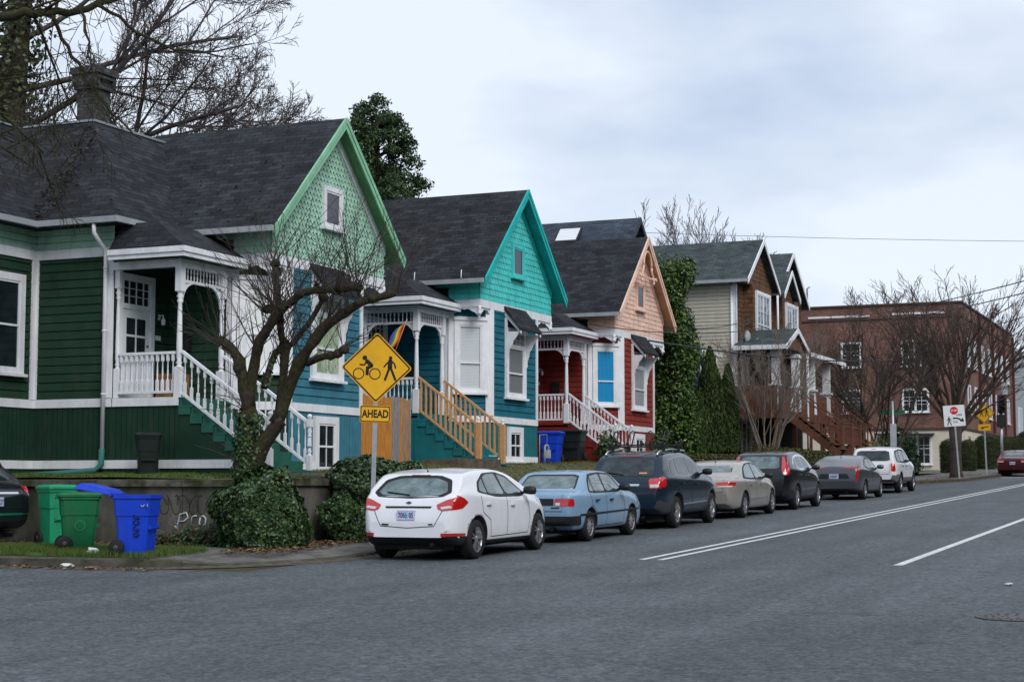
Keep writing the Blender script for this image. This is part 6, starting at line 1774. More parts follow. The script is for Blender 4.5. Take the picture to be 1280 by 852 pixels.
# wheeled bins
def bin_(name, label, loc, rot, mat, lidmat, w_=.36, d_=.40, h_=1.0, lid='shut', group=None, marks=None, s=1.0):
    s = s * .96; r = thing(name, label, 'wheeled bin', loc, rot, group); r.scale = (s, s, s)
    def ringp(wx, dy, z, y0=0): 
        c = .05; return [(-wx + c, y0 - dy, z), (wx - c, y0 - dy, z), (wx, y0 - dy + c, z), (wx, y0 + dy - c, z), (wx - c, y0 + dy, z), (-wx + c, y0 + dy, z), (-wx, y0 + dy - c, z), (-wx, y0 - dy + c, z)]
    q = MB(); W_, D_ = w_, d_
    rows = [ringp(W_ * .74, D_ * .70, .03), ringp(W_ * .76, D_ * .73, .10), ringp(W_ * .86, D_ * .86, h_ * .62), ringp(W_ * .90, D_ * .90, h_ * .63), ringp(W_ * .955, D_ * .955, h_ * .90), ringp(W_ * 1.02, D_ * 1.02, h_ * .905), ringp(W_ * 1.03, D_ * 1.03, h_ * .965), ringp(W_ * .95, D_ * .95, h_ * .966), ringp(W_ * .72, D_ * .70, .08)]
    q.grid(rows, 0, False, close=True); q.face(rows[0][::-1]); q.face(rows[-1])
    q.box(-W_ * .5, W_ * .5, -D_ * .80, -D_ * .72, .25, h_ * .5) if False else None
    q.bar((-W_ * .8, D_ * 1.1, h_ * .93), (W_ * .8, D_ * 1.1, h_ * .93), .035, .035)
    for x in (-W_ * .8, W_ * .8): q.bar((x, D_ * .95, h_ * .93), (x, D_ * 1.12, h_ * .93), .03, .035)
    q.bar((-W_ * .55, -D_ * .96, h_ * .45), (W_ * .55, -D_ * .96, h_ * .45), .03, .03)
    q.box(-W_ * .60, -W_ * .54, -D_ * .97, -D_ * .7, h_ * .42, h_ * .48); q.box(W_ * .54, W_ * .60, -D_ * .97, -D_ * .7, h_ * .42, h_ * .48)
    b = q.build('bin_body', mat, r, world=False)
    q = MB()
    if lid == 'shut':
        rows = [ringp(W_ * 1.08, D_ * 1.10, h_ * .955), ringp(W_ * 1.08, D_ * 1.10, h_ * .99), ringp(W_ * .9, D_ * .92, h_ * 1.025), ringp(W_ * .3, D_ * .3, h_ * 1.035)]
        q.grid(rows, 0, False, close=True); q.face(rows[-1]); q.face(rows[0][::-1])
    else:                                                # thrown back over its hinge
        y0, y1 = D_ * 1.10, D_ * 1.10 + D_ * 1.95
        za, zb = h_ * .97, h_ * lid
        A = [(-W_ * 1.05, y0, za), (W_ * 1.05, y0, za), (W_ * 1.02, y1, zb), (-W_ * 1.02, y1, zb)]
        Bq = [(-W_ * .85, y0 + .05, za + .075), (W_ * .85, y0 + .05, za + .075), (W_ * .8, y1 - .12, zb + .08), (-W_ * .8, y1 - .12, zb + .08)]
        q.hexa(A + Bq); q.box(-W_ * 1.05, W_ * 1.05, D_ * .97, y0, h_ * .94, h_ * .985)
    q.build('lid', lidmat, r, world=False)
    for x in (-1, 1):
        q = MB(); q.lathe([(.02, 0), (.12, 0), (.135, .012), (.135, .045), (.12, .055), (.02, .055)], (x * (W_ * .80) + (0 if x > 0 else -.055), D_ * .72, .135), 18, axis='X'); wq = q.build('wheel', TYRE, r, world=False)
        q = MB(); xx = x * (W_ * .80 + .058); q.lathe([(.01, 0), (.045, 0), (.045, .004)], (xx, D_ * .72, .135), 10, axis='X'); q.build('hub', MATS['cast_iron_hub'] if 'cast_iron_hub' in MATS else material('cast_iron_hub', (0.06, 0.06, 0.062), .5), wq, world=False)
    q = MB(); q.tube([(-W_ * .85, D_ * .72, .135), (W_ * .85, D_ * .72, .135)], .012, 6); q.build('axle', GALV, r, world=False)
    if marks: marks(b, W_, D_, h_)
    return r
BGREEN = material('bin_green_plastic', (0.006, 0.13, 0.045), 0.5, var=0.2, vscale=3, wear=0.05, grime=.35)
BLGREEN = material('bin_light_green_plastic', (0.012, 0.28, 0.13), 0.5, var=0.15, vscale=3, grime=.3)
BBLUE = material('bin_blue_plastic', (0.006, 0.05, 0.55), 0.45, var=0.15, vscale=3, grime=.22)
BBLACK = material('bin_black_plastic', (0.012, 0.020, 0.017), 0.45, var=0.2, vscale=3)
def marks_blue(b, W_, D_, h_):
    q = MB()
    for k, (a_, r_) in enumerate(((.62, .05), (.53, .052), (.43, .05), (.34, .045))):
        q.tube([(-W_ * (.80 + a_ * .09) - .012, -.10 + r_ * sin(t), h_ * a_ + r_ * .7 * cos(t * (1 if k % 2 else .8))) for t in lin(.4, 5.9, 9)], .011, 4)
    q.build('scrawl', material('dark_blue_scrawl', (0.004, 0.012, 0.10), .6), b, world=False)
    q = MB(); q.tube([(-W_ * .95 - .01, -.19, h_ * .80), (-W_ * .95 - .01, -.22, h_ * .77), (-W_ * .95 - .01, -.25, h_ * .81)], .008, 4); q.tube([(-W_ * .95 - .01, -.28, h_ * .77), (-W_ * .95 - .01, -.30, h_ * .82), (-W_ * .95 - .01, -.31, h_ * .77)], .008, 4); q.build('chalk_mark', MATS['white_graffiti'], b, world=False)
def marks_green(b, W_, D_, h_):
    n = 20; q = MB()
    for k in range(n):
        a0, a1 = 2 * pi * k / n, 2 * pi * (k + 1) / n
        q.face([(-W_ * .845 - .004, .0 + r_ * cos(a), h_ * .45 + r_ * sin(a)) for a, r_ in ((a0, .09), (a1, .09), (a1, .075), (a0, .075))])
    q.build('emblem', material('faded_emblem', (0.02, 0.24, 0.09), 0.5), b, world=False)
bz = lambda x: rz(x) + .155
bin_('blue_bin', 'tall blue wheeled bin with its lid thrown back beside the kerb', (22.15, 15.95, bz(22.15)), radians(12), BBLUE, BBLUE, lid=1.07, h_=1.03, w_=.29, d_=.33, marks=marks_blue)
bin_('green_bin', 'dark green wheeled bin half covered by the blue lid', (22.9, 17.65, bz(22.9)), radians(42), BGREEN, BGREEN, h_=.98, w_=.31, d_=.34, marks=marks_green)
bin_('light_green_bin', 'lighter green wheeled bin between the black car and the dark green bin', (24.35, 19.25, rz(24.5) + .145), radians(-25), BLGREEN, BLGREEN, h_=1.08, w_=.28, d_=.3)
bin_('black_bin', 'black wheeled bin beside the porch of the dark green cottage', (27.75, 19.75, 1.84), radians(-50), BBLACK, BBLACK, h_=.97, w_=.25, d_=.27)
bin_('blue_bin', 'blue wheeled bin against the base of the red cottage', (47.5, 19.1, 2.42), radians(-80), BBLUE, BBLUE, h_=.98)
bin_('black_bin', 'black wheeled bin next to the red cottage stairs', (48.75, 18.85, 2.5), radians(-85), BBLACK, BBLACK, h_=.98)
# cardboard-brown plank fence between the first two houses
fe = thing('plank_fence', 'fence of orange cedar and grey weathered planks between the green and teal cottages', 'fence', (36.8, 19.4, 2.2))
OR = material('orange_cedar_plank', (0.50, 0.20, 0.035), 0.7, var=0.3, vscale=4, stretch=(5, .6, 1)); GY = material('grey_weathered_plank', (0.25, 0.22, 0.22), 0.85, var=0.35, vscale=4, stretch=(5, .6, 1))
x = 34.95; i = 0; rr = random.Random(5)
while x < 38.55:
    w_ = .145 + rr.uniform(-.008, .008); grey = i in (17, 18, 19, 21, 23, 24)
    q = MB(); h_ = 3.95 + rr.uniform(-.03, .03) + (.02 if grey else 0); q.box(x, x + w_, 19.4, 19.42 + rr.uniform(0, .006), 2.05, h_); q.build('plank', GY if grey else OR, fe); x += w_ + .008; i += 1
q = MB(); q.box(34.95, 38.55, 19.43, 19.5, 2.5, 2.6); q.box(34.95, 38.55, 19.43, 19.5, 3.5, 3.6); q.build('fence_rail', GY, fe)
# rainbow flag on the second porch
fl = thing('rainbow_flag', 'small rainbow flag hanging behind the yellow warning sign', 'flag', (38.3, 19.7, 4.6))
q = MB(); q.tube([(38.6, 19.9, 5.1), (38.75, 19.6, 6.05)], .012, 6); q.build('pole', WOODN, fl)
cols = [(0.55, .02, .03), (0.7, .22, .02), (0.7, .5, .03), (0.03, .3, .08), (0.02, .08, .4), (0.2, .03, .3)]
for k, c in enumerate(cols):
    q = MB(); rows = []
    for u in lin(0, 1, 8):
        row = []
        for v in (k / 6, (k + 1) / 6):
            row.append((38.72 - .08 * u - .2 * v * u, 19.62 + .28 * v + .25 * u + .03 * sin(u * 7), 5.95 - .62 * u - .15 * v + .0 * sin(u * 5)))
        rows.append(row)
    q.grid(rows, 0, True); q.build('flag_stripe', material('flag_colour_%s' % 'abcdef'[k], c, 0.7), fl)
q = MB(); q.box(37.6, 39.9, 17.45, 17.62, 2.05, 2.42); q.box(37.62, 37.78, 17.62, 18.6, 2.05, 2.4); tb = q.build('timber_edging', material('old_timber', (0.11, 0.085, 0.065), 0.9, var=0.35, vscale=4)); place_at(tb); tag(tb, 'weathered timber edging board at the foot of the teal cottage stairs', 'garden edging')
# litter and manhole
def crumple(name, label, loc, r_, mat, seed, flat=.6):
    rr = random.Random(seed); bm = bmesh.new(); bmesh.ops.create_icosphere(bm, subdivisions=2, radius=r_)
    for v in bm.verts: v.co *= 1 + rr.uniform(-.3, .25); v.co.z = v.co.z * flat + r_ * flat * .8
    me = bpy.data.meshes.new(name); bm.to_mesh(me); bm.free(); me.materials.append(mat); o = bpy.data.objects.new(name, me); COL.objects.link(o); o.location = loc; tag(o, label, 'litter')
PLW = material('white_plastic_bag', (0.62, 0.64, 0.66), 0.4)
crumple('litter_bag', 'crumpled white plastic bag on the grass between the green and blue bins', (22.1, 16.75, bz(22.1)), .11, PLW, 1)
crumple('litter_bag', 'flattened whitish litter in the gutter below the bins', (21.45, 16.75, rz(21.4)), .11, PLW, 2, .35)
crumple('litter_paper', 'brown scrap of paper lying in the gutter', (21.42, 16.2, rz(21.4)), .10, material('brown_scrap', (0.22, 0.13, 0.08), 0.8), 3, .2)
crumple('litter_cup', 'small pale scrap on the lawn beside the black bin', (27.6, 19.1, 1.9), .07, PLW, 4, .6)
crumple('litter_paper', 'tiny white scrap lying on the asphalt at the right', (22.3, 2.7, rz(22.3) - .005), .05, PLW, 5, .3)
mh = thing('manhole_cover', 'round iron manhole cover in the asphalt at the lower right', 'manhole cover', (18.2, 2.15, rz(18.2) - .01)); mh.rotation_euler = (0, -math.atan(GR), 0)
q = MB(); q.lathe([(.40, 0), (.40, .008), (.36, .008), (.36, .004)], (0, 0, 0), 32); q.build('frame', material('cast_iron', (0.06, 0.058, 0.055), 0.5, .6, var=.3, vscale=8), mh, world=False)
q = MB(); q.lathe([(.35, .001), (.35, .009)], (0, 0, 0), 32)
for r_ in (.12, .22, .3):
    for k in range(int(r_ * 60)): a = 2 * pi * k / int(r_ * 60); q.box(r_ * cos(a) - .015, r_ * cos(a) + .015, r_ * sin(a) - .015, r_ * sin(a) + .015, .0091, .013)
q.build('cover_plate', MATS['cast_iron'], mh, world=False)

# overhead wires
def wire(label, a, b, sag, r_=.018, n=18):
    q = MB(); a = Vector(a); b = Vector(b)
    pts = [a.lerp(b, t) - Vector((0, 0, sag * 4 * t * (1 - t))) for t in lin(0, 1, n)]
    q.tube(pts, r_, 5); o = q.build('overhead_wire', TRIMB); tag(o, label, 'overhead wire', 'overhead wires across the right of the street'); return o
WG = 'overhead wires across the right of the street'
wire('upper of the two dark wires climbing to the right edge over the street tree', (40, -0.2, 7.6), (110, 23.1, 12.76), .35, .022)
wire('lower of the two dark wires climbing to the right edge over the street tree', (40, -0.2, 7.3), (110, 23.1, 12.34), .45, .022)
wire('steep lone wire at the right edge below the pair of dark wires', (40, 1.0, 7.0), (112, 16.4, 11.9), .5, .02)
wire('heavy dark wire crossing in front of the duplex porch posts', (50.3, 16.9, 6.3), (86, 14.2, 8.1), .35, .028)
wire('thin wire running from the red cottage gable towards the duplex roof', (47.0, 17.6, 6.55), (66.4, 17.4, 8.1), .25, .016)
wire('thin wire crossing the beige wall below the gutter', (55.0, 17.9, 7.2), (66.4, 18.0, 8.45), .2, .016)
wire('faint high wire crossing the sky at the right', (78, 40, 15.5), (95, 8, 14.9), .2, .012)
# ---------------------------------------------------------------- plants
BARK = material('dark_mossy_bark', (0.032, 0.022, 0.017), 0.95, var=0.6, vscale=10, bump=0.03, bscale=22, rgb2=(0.030, 0.032, 0.010))
BARK2 = material('brown_twig_bark', (0.060, 0.047, 0.038), 0.95, var=0.4, vscale=5)
BARK3 = material('pale_twig_bark', (0.20, 0.165, 0.14), 0.9, var=0.35, vscale=6)
BARK7 = material('purple_grey_twigs', (0.075, 0.062, 0.062), 0.95, var=0.4, vscale=5)
BARK4 = material('grey_twig_bark', (0.11, 0.10, 0.10), 0.9, var=0.3, vscale=6)
BARK6 = material('plain_brown_bark', (0.05, 0.04, 0.034), 0.95, var=0.4, vscale=6, bump=0.02, bscale=14)
BARK5 = material('warm_twig_bark', (0.070, 0.052, 0.042), 0.95, var=0.4, vscale=5)
MOSSY = material('mossy_twig', (0.034, 0.031, 0.015), 0.95, var=0.4, vscale=9)
def leafmats(tag_, base, light, dark, rough=0.45):
    o = []
    for n_, c in (('', base), ('_light', light), ('_dark', dark)):
        o.append(material(tag_ + '_leaf' + n_, c, rough, var=0.25, vscale=14))
    return o
def rdir(rr):
    z = rr.uniform(-1, 1); t = rr.uniform(0, 2 * pi); s = sqrt(1 - z * z)
    return Vector((s * cos(t), s * sin(t), z))
def grow(mb, p, d, L_, r, lev, rr, cfg):
    n = max(3, int(3 + lev * 1.2)); pts = [p.copy()]; rad = [r]; d = d.normalized()
    for i in range(n):
        d = (d + rdir(rr) * cfg['wob'] + Vector((0, 0, cfg['up'] * (1 if lev < cfg.get('uplev', 9) else .3)))).normalized()
        p = p + d * (L_ / n); pts.append(p.copy()); rad.append(max(cfg['rmin'], r * (1 - (1 - cfg['tap']) * (i + 1) / n)))
    mb.tube(pts, rad, 7 if r > .08 else (5 if r > .025 else 3), cap=r > .03)
    if lev <= 0: return
    nc = cfg['n'][min(lev, len(cfg['n']) - 1)]
    for k in range(nc):
        t = cfg['t0'] + (1 - cfg['t0']) * (k + rr.uniform(.1, .9)) / nc
        i = min(n - 1, int(t * n)); f = t * n - i
        q = pts[i].lerp(pts[i + 1], f); dd = (pts[i + 1] - pts[i]).normalized()
        side = (rdir(rr)); side = (side - dd * side.dot(dd)).normalized()
        a = radians(rr.uniform(*cfg['ang']))
        nd = dd * cos(a) + side * sin(a)
        if 'pull' in cfg: nd = (nd + Vector(cfg['pull'])).normalized()
        grow(mb, q, nd, L_ * rr.uniform(*cfg['len']) * (1.15 - .5 * t), max(cfg['rmin'], rad[i] * rr.uniform(.5, .68)), lev - 1, rr, cfg)
def leaves(name, pts, size, mats, rr, parent=None, world=True, aspect=.55, normals=None, droop=0.0, jit=.6):
    q = MB(); v, f, m, sm = q.v, q.f, q.m, q.sm
    for i, p in enumerate(pts):
        n = rdir(rr)
        if normals is not None: n = (normals[i] + n * jit).normalized()
        t = n.cross(rdir(rr))
        if t.length < .05: t = n.orthogonal()
        t.normalize(); b = n.cross(t); s = size * rr.uniform(.6, 1.25); k = len(v)
        if droop: t = (t - Vector((0, 0, droop))).normalized(); b = n.cross(t)
        A = p - t * s * .5; B = p + t * s * .5; c = b * s * aspect * .5; mid = n * s * .08
        v.extend([tuple(A), tuple(p + c + mid), tuple(B), tuple(p - c + mid)])
        f.append((k, k + 1, k + 2, k + 3)); r = rr.random(); m.append(0 if r < .5 else (1 if r < .78 else 2)); sm.append(False)
    return q.build(name, mats, parent, world, recalc=False)
def blob_points(n, c, rad, rr, rough=.18, seed=0, shell=.25, zmin=None, freq=1.6):
    P = []; Nn = []
    while len(P) < n:
        d = rdir(rr); k = 1 + rough * 2 * noise.noise(Vector((d.x * freq + seed, d.y * freq, d.z * freq))) + rough * noise.noise(Vector((d.x * 4 + seed, d.y * 4, d.z * 4)))
        k *= 1 - shell * rr.random() ** 2
        p = Vector((c[0] + d.x * rad[0] * k, c[1] + d.y * rad[1] * k, c[2] + d.z * rad[2] * k))
        if zmin is not None and p.z < zmin: continue
        P.append(p); Nn.append(Vector((d.x / rad[0], d.y / rad[1], d.z / rad[2])).normalized())
    return P, Nn
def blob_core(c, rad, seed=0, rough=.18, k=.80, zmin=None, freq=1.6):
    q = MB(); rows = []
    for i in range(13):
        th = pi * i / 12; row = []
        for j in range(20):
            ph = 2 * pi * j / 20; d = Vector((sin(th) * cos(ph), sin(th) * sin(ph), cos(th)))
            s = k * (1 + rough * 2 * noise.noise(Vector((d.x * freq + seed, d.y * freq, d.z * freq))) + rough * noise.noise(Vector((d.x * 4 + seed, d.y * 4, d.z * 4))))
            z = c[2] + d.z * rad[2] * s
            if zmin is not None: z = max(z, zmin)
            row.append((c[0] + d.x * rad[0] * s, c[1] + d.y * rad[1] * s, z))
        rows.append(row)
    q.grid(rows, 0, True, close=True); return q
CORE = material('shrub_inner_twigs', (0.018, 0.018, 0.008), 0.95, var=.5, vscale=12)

# ivy bushes over the wall
IVY = leafmats('ivy', (0.030, 0.065, 0.020), (0.075, 0.125, 0.045), (0.014, 0.032, 0.014), .35)
def ivy(name, label, c, rad, n, seed, zmin):
    rr = random.Random(seed); r = thing(name, label, 'ivy', (c[0], c[1], zmin))
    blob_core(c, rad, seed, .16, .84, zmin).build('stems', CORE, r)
    P, Nn = blob_points(n, c, rad, rr, .16, seed, .2, zmin); leaves('foliage', P, .078, IVY, rr, r, aspect=.85, normals=Nn, jit=.75)
    return r
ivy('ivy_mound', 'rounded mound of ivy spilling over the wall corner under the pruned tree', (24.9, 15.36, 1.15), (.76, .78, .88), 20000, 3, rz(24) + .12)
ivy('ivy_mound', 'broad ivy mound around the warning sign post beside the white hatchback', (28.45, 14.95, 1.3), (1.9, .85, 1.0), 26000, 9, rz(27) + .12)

rr = random.Random(88); gi = thing('ground_ivy', 'scruffy low ivy and brambles along the foot of the graffiti wall', 'ivy', (25.0, 16.9, .7))
P = []; Nn = []
for _ in range(5200):
    y = 15.9 + 2.6 * rr.random() ** 1.5; hz_ = .45 * (1 - (y - 15.9) / 2.9) ** 1.2 * (1 + .5 * noise.noise(Vector((y * 3, 0, 0)))); x = 25.26 - .5 * rr.random() ** 1.6 * (1.25 - (y - 15.9) / 3.5)
    P.append(Vector((x, y, rz(25) + .15 + hz_ * rr.random()))); Nn.append(Vector((-.7, 0, .7)))
leaves('foliage', P, .07, [IVY[0], IVY[2], material('bramble_brown_leaf', (0.10, 0.055, 0.028), .8)], rr, gi, aspect=.7, normals=Nn)
q = MB()
for _ in range(50):
    y = rr.uniform(15.9, 18.2); p0 = Vector((25.2, y, rz(25) + .15)); grow(q, p0, Vector((-.8, rr.uniform(-.8, .8), .9)), rr.uniform(.3, .6), .008, 0, rr, dict(wob=.3, up=-.15, tap=.4, rmin=.004, n=[0], t0=.3, ang=(20, 40), len=(.4, .5)))
q.build('stems', BARK3, gi)
# the pruned tree with dark limbs
def pruned():
    rr = random.Random(12)
    r = thing('pruned_tree', 'gnarled dark pruned tree with ivy trunk in front of the green cottage', 'tree', (26.05, 16.45, 1.85))
    q = MB()
    def limb(P, r0, r1, seg=3):
        r0 *= .84; r1 *= .8
        P = catmull([tuple(p) for p in P], seg)
        P = [(p[0] + rr.uniform(-.02, .02), p[1] + rr.uniform(-.02, .02), p[2] + rr.uniform(-.02, .02)) for p in P]
        n = len(P); q.tube(P, [(r0 + (r1 - r0) * i / (n - 1)) * rr.uniform(.82, 1.2) for i in range(n)], 9); return P
    T1 = limb([(26.02, 16.46, 1.7), (26.04, 16.4, 2.43), (26.06, 16.36, 3.01), (26.12, 16.4, 3.35)], .30, .17)
    T2 = limb([(26.06, 16.35, 2.0), (26.11, 15.99, 2.64), (26.15, 15.72, 2.95)], .22, .13)
    A = limb([(26.05, 16.38, 3.08), (26.01, 16.49, 3.73), (26.04, 16.65, 4.1), (26.04, 16.91, 4.36), (26.1, 17.05, 4.40)], .14, .10)
    B = limb([(26.06, 16.36, 3.2), (26.09, 16.29, 3.88), (25.96, 16.09, 4.37), (25.98, 15.78, 4.79), (25.98, 15.29, 5.16), (26.09, 14.78, 5.24), (26.12, 14.18, 5.24)], .13, .075)
    C_ = limb([(26.16, 15.86, 2.86), (26.2, 15.52, 3.72), (26.12, 15.19, 4.21), (26.18, 14.82, 4.63), (26.22, 14.2, 4.97), (26.3, 13.52, 5.16)], .15, .075)
    D = limb([(26.21, 15.24, 3.97), (26.06, 14.83, 4.05), (26.1, 14.48, 4.11), (26.1, 14.44, 4.25)], .075, .055)
    E_1 = limb([(26.1, 15.77, 4.73), (26.33, 15.99, 4.91), (26.41, 16.3, 4.96)], .09, .07)
    F_ = limb([(26.31, 15.9, 2.9), (26.57, 15.93, 4.19), (26.62, 16.08, 4.64), (26.58, 16.16, 5.83)], .12, .06)
    G = limb([(26.25, 16.18, 3.5), (26.5, 16.09, 4.19), (26.7, 15.87, 4.35), (26.96, 15.52, 4.95), (26.9, 15.3, 5.3)], .08, .05)
    for P, e in ((A, 4), (B, 5), (C_, 5), (D, 3), (E_1, 3), (F_, 3), (G, 3)):
        for k in range(e): 
            p = rr.choice(P[len(P) // 3:]); q.lathe([(.02, -.08), (.09, -.04), (.10, .03), (.03, .09)], p, 7)
    q.build('trunk', BARK, r)
    q = MB()
    def whips(P, n, L0, L1, lean):
        for _ in range(n):
            p = Vector(rr.choice(P[len(P) // 4:])) + rdir(rr) * .04
            d = (Vector(lean) + rdir(rr) * .8).normalized()
            if d.z < .1: d.z = abs(d.z) + .2
            grow(q, p, d, rr.uniform(L0, L1), .011, rr.choice((0, 1, 1)), rr, dict(wob=.13, up=rr.uniform(-.10, .05), tap=.35, rmin=.0035, n=[0, 4], t0=.3, ang=(15, 40), len=(.3, .5)))
    whips(A, 24, .6, 1.8, (0, .25, .9)); whips(B, 70, .6, 2.0, (0, -.1, 1)); whips(C_, 64, .6, 1.9, (0, -.15, 1)); whips(E_1, 34, .8, 1.9, (0, .2, 1)); whips(F_, 40, .7, 1.8, (0, .1, 1)); whips(G, 16, .5, 1.5, (.1, 0, 1)); whips(D, 10, .3, .9, (0, -.3, .8)); whips(T1, 12, .5, 1.4, (0, .6, .7))
    q.build('twigs', BARK2, r)
    P = []; Nn = []
    for T, n, rad in ((T1[:7], 1500, .235), (T2[:3], 260, .16), (G[:6], 90, .09)):
        for _ in range(n):
            i = rr.randrange(len(T) - 1); a = Vector(T[i]).lerp(Vector(T[i + 1]), rr.random()); d = rdir(rr); d.z *= .2; d.normalize()
            P.append(a + d * rad * rr.uniform(.8, 1.15)); Nn.append(d)
    leaves('ivy_leaves', P, .065, IVY, rr, r, aspect=.85, normals=Nn)
pruned()

BOUGHS = (([(23.0, 23.1, 9.4), (21.6, 20.4, 8.9), (20.7, 17.69, 9.11), (20.95, 17.11, 9.18), (21.34, 16.72, 9.3), (21.86, 16.26, 9.6), (22.11, 15.67, 9.94)], .10),
          ([(21.01, 16.97, 9.17), (21.37, 16.88, 8.71), (21.67, 16.71, 8.24), (22.07, 16.53, 7.78), (22.42, 16.22, 7.37)], .035),
          ([(21.46, 16.42, 9.4), (21.91, 16.13, 9.15), (22.45, 15.65, 8.84), (22.95, 14.98, 8.73)], .035),
          ([(21.36, 16.66, 9.33), (21.24, 16.43, 8.89), (21.27, 16.37, 8.24)], .03))
# drooping boughs at the upper left, from a tree that stands just outside the picture
def weeping():
    rr = random.Random(31); r = thing('overhanging_tree', 'bare tree whose mossy drooping twigs hang over the upper left corner', 'tree', (22.6, 23.4, .7))
    q = MB(); q.tube([(22.6, 23.4, .3), (22.7, 23.3, 4), (22.9, 23.2, 8), (23.2, 23.0, 11)], [.45, .36, .3, .2], 10); q.build('trunk', BARK, r)
    q = MB()
    cfg = dict(wob=.16, up=-.10, tap=.4, rmin=.0055, n=[0, 5, 5, 5], t0=.15, ang=(20, 60), len=(.45, .7))
    for (p, d, L_, rad) in (((23.1, 23.1, 9.8), (.35, -.95, .05), 4.2, .06), ((23.0, 23.1, 8.6), (.4, -.9, .0), 3.6, .05), ((23.1, 23.0, 10.6), (.3, -1, .3), 5.2, .07), ((23.0, 23.1, 9.2), (.7, -.6, -.1), 3.2, .04), ((22.9, 23.2, 6.6), (.3, -.9, -.1), 2.2, .03)):
        grow(q, Vector(p), Vector(d), L_, rad, 3, rr, cfg)
    cf2 = dict(wob=.12, up=-.03, tap=.4, rmin=.006, n=[0, 6, 5], t0=.15, ang=(20, 55), len=(.45, .7))
    for PL, r0 in BOUGHS:
        PL = [tuple(c_ + rr.uniform(-.035, .035) for c_ in p_) for p_ in catmull(PL, 4)]; n = len(PL); q.tube(PL, [r0 * (1 - .6 * i / (n - 1)) for i in range(n)], 8)
        for k in range(7 if r0 > .05 else 3):
            i = rr.randrange(1, int(n * .62)); d = (Vector(PL[i + 1]) - Vector(PL[i - 1])).normalized(); d = (d + rdir(rr) * .8 + Vector((0, 0, -.15))).normalized()
            grow(q, Vector(PL[i]), d, rr.uniform(.9, 2.0), r0 * .28, 2, rr, cf2)
    q.build('branches', MOSSY, r)
weeping()

# tall bare tree behind the first roof
def backtree():
    rr = random.Random(77); r = thing('ivy_clad_tree', 'large bare tree with ivy wrapped trunk behind the green cottage roof', 'tree', (38.0, 32.3, 2.2))
    q = MB(); T = [(38.0, 32.3, 1.5), (38.0, 32.2, 7), (38.1, 32.1, 12), (38.2, 31.9, 16), (38.3, 31.8, 20)]; q.tube(T, [.6, .5, .42, .34, .2], 12); q.build('trunk', BARK, r)
    q = MB(); cfg = dict(wob=.14, up=.035, tap=.42, rmin=.0075, n=[0, 6, 6, 6, 5], t0=.2, ang=(22, 55), len=(.45, .66))
    R_ = Vector((.3945, -.919, 0)); U = Vector((0, 0, 1)); B_ = Vector((.919, .3945, 0))
    for (z, a, up, L_, rad) in ((9.0, 1, .28, 6.2, .11), (10.5, 1, .10, 7.2, .12), (11.8, 1, .42, 6.6, .11), (13.0, 1, .05, 6.8, .10), (14.4, 1, .4, 5.4, .09), (15.5, .8, .7, 4.5, .08), (10.8, -.6, .5, 5, .14), (13.8, -.8, .4, 5, .12), (8.6, .8, .7, 4.5, .12)):
        d = R_ * a + U * up + B_ * rr.uniform(-.45, .35)
        grow(q, Vector((38.05, 32.15, z)), d, L_, rad, 4, rr, cfg)
    q.build('branches', BARK7, r)
    P = []; Nn = []
    for _ in range(7000):
        z = rr.uniform(3, 19); d = rdir(rr); d.z *= .25; d.normalize(); k = 1.0 + .35 * noise.noise(Vector((d.x * 2, d.y * 2, z * .6)))
        P.append(Vector((38.1, 32.1, z)) + d * k * rr.uniform(.65, 1.05) * (1.1 if z < 15 else 1.1 - (z - 15) * .12)); Nn.append(d)
    leaves('ivy_leaves', P, .17, leafmats('old_ivy', (0.030, 0.040, 0.012), (0.06, 0.07, 0.025), (0.012, 0.016, 0.007)), rr, r, aspect=.8, normals=Nn)
    rr = random.Random(5); r2 = thing('bare_tree', 'bare spreading tree behind the chimney of the green cottage', 'tree', (39.5, 28.9, 2.2))
    q = MB(); q.tube([(39.5, 28.9, 1.5), (39.5, 28.9, 8), (39.4, 28.8, 10.5)], [.4, .3, .24], 9); q.build('trunk', BARK, r2)
    q = MB()
    for (a, up, L_, rad) in ((1, .35, 4.8, .09), (.8, .7, 4.8, .09), (1, .15, 4.6, .08), (-.8, .6, 4.5, .08), (.1, 1, 4.8, .09)):
        grow(q, Vector((39.4, 28.8, 10.2 + rr.uniform(-1, .3))), R_ * a + U * up + B_ * rr.uniform(-.5, .5), L_, rad, 4, rr, cfg)
    q.build('branches', BARK7, r2)
backtree()

# evergreen behind the roofs
def evergreen():
    rr = random.Random(41); x, y = 60.8, 32.2
    r = thing('evergreen_tree', 'dense dark evergreen tree rising between the green and teal roofs', 'tree', (x, y, 3))
    q = MB(); q.tube([(x, y, 2), (x, y, 10), (x, y, 17)], [.5, .35, .08], 10); q.build('trunk', BARK, r)
    P = []; q = MB()
    for k in range(330):
        t = rr.random() ** .8; z = 17.5 - t * 10.5; R0 = .45 + 4.3 * t ** .8
        a = rr.uniform(0, 2 * pi); rad = R0 * rr.uniform(.35, 1.0)
        c = Vector((x + rad * cos(a), y + rad * sin(a), z + rr.uniform(-.3, .3)))
        q.tube([(x, y, c.z - rad * .35), tuple(c)], [.04, .015], 3)
        s = rr.uniform(.28, .52)
        for _ in range(int(420 * s)):
            d = rdir(rr); d.z *= .75; P.append(c + d * s * rr.uniform(.4, 1.0))
    q.build('limbs', BARK, r)
    leaves('crown', P, .17, leafmats('evergreen', (0.026, 0.060, 0.018), (0.065, 0.105, 0.035), (0.011, 0.026, 0.011)), rr, r, aspect=.45)
evergreen()

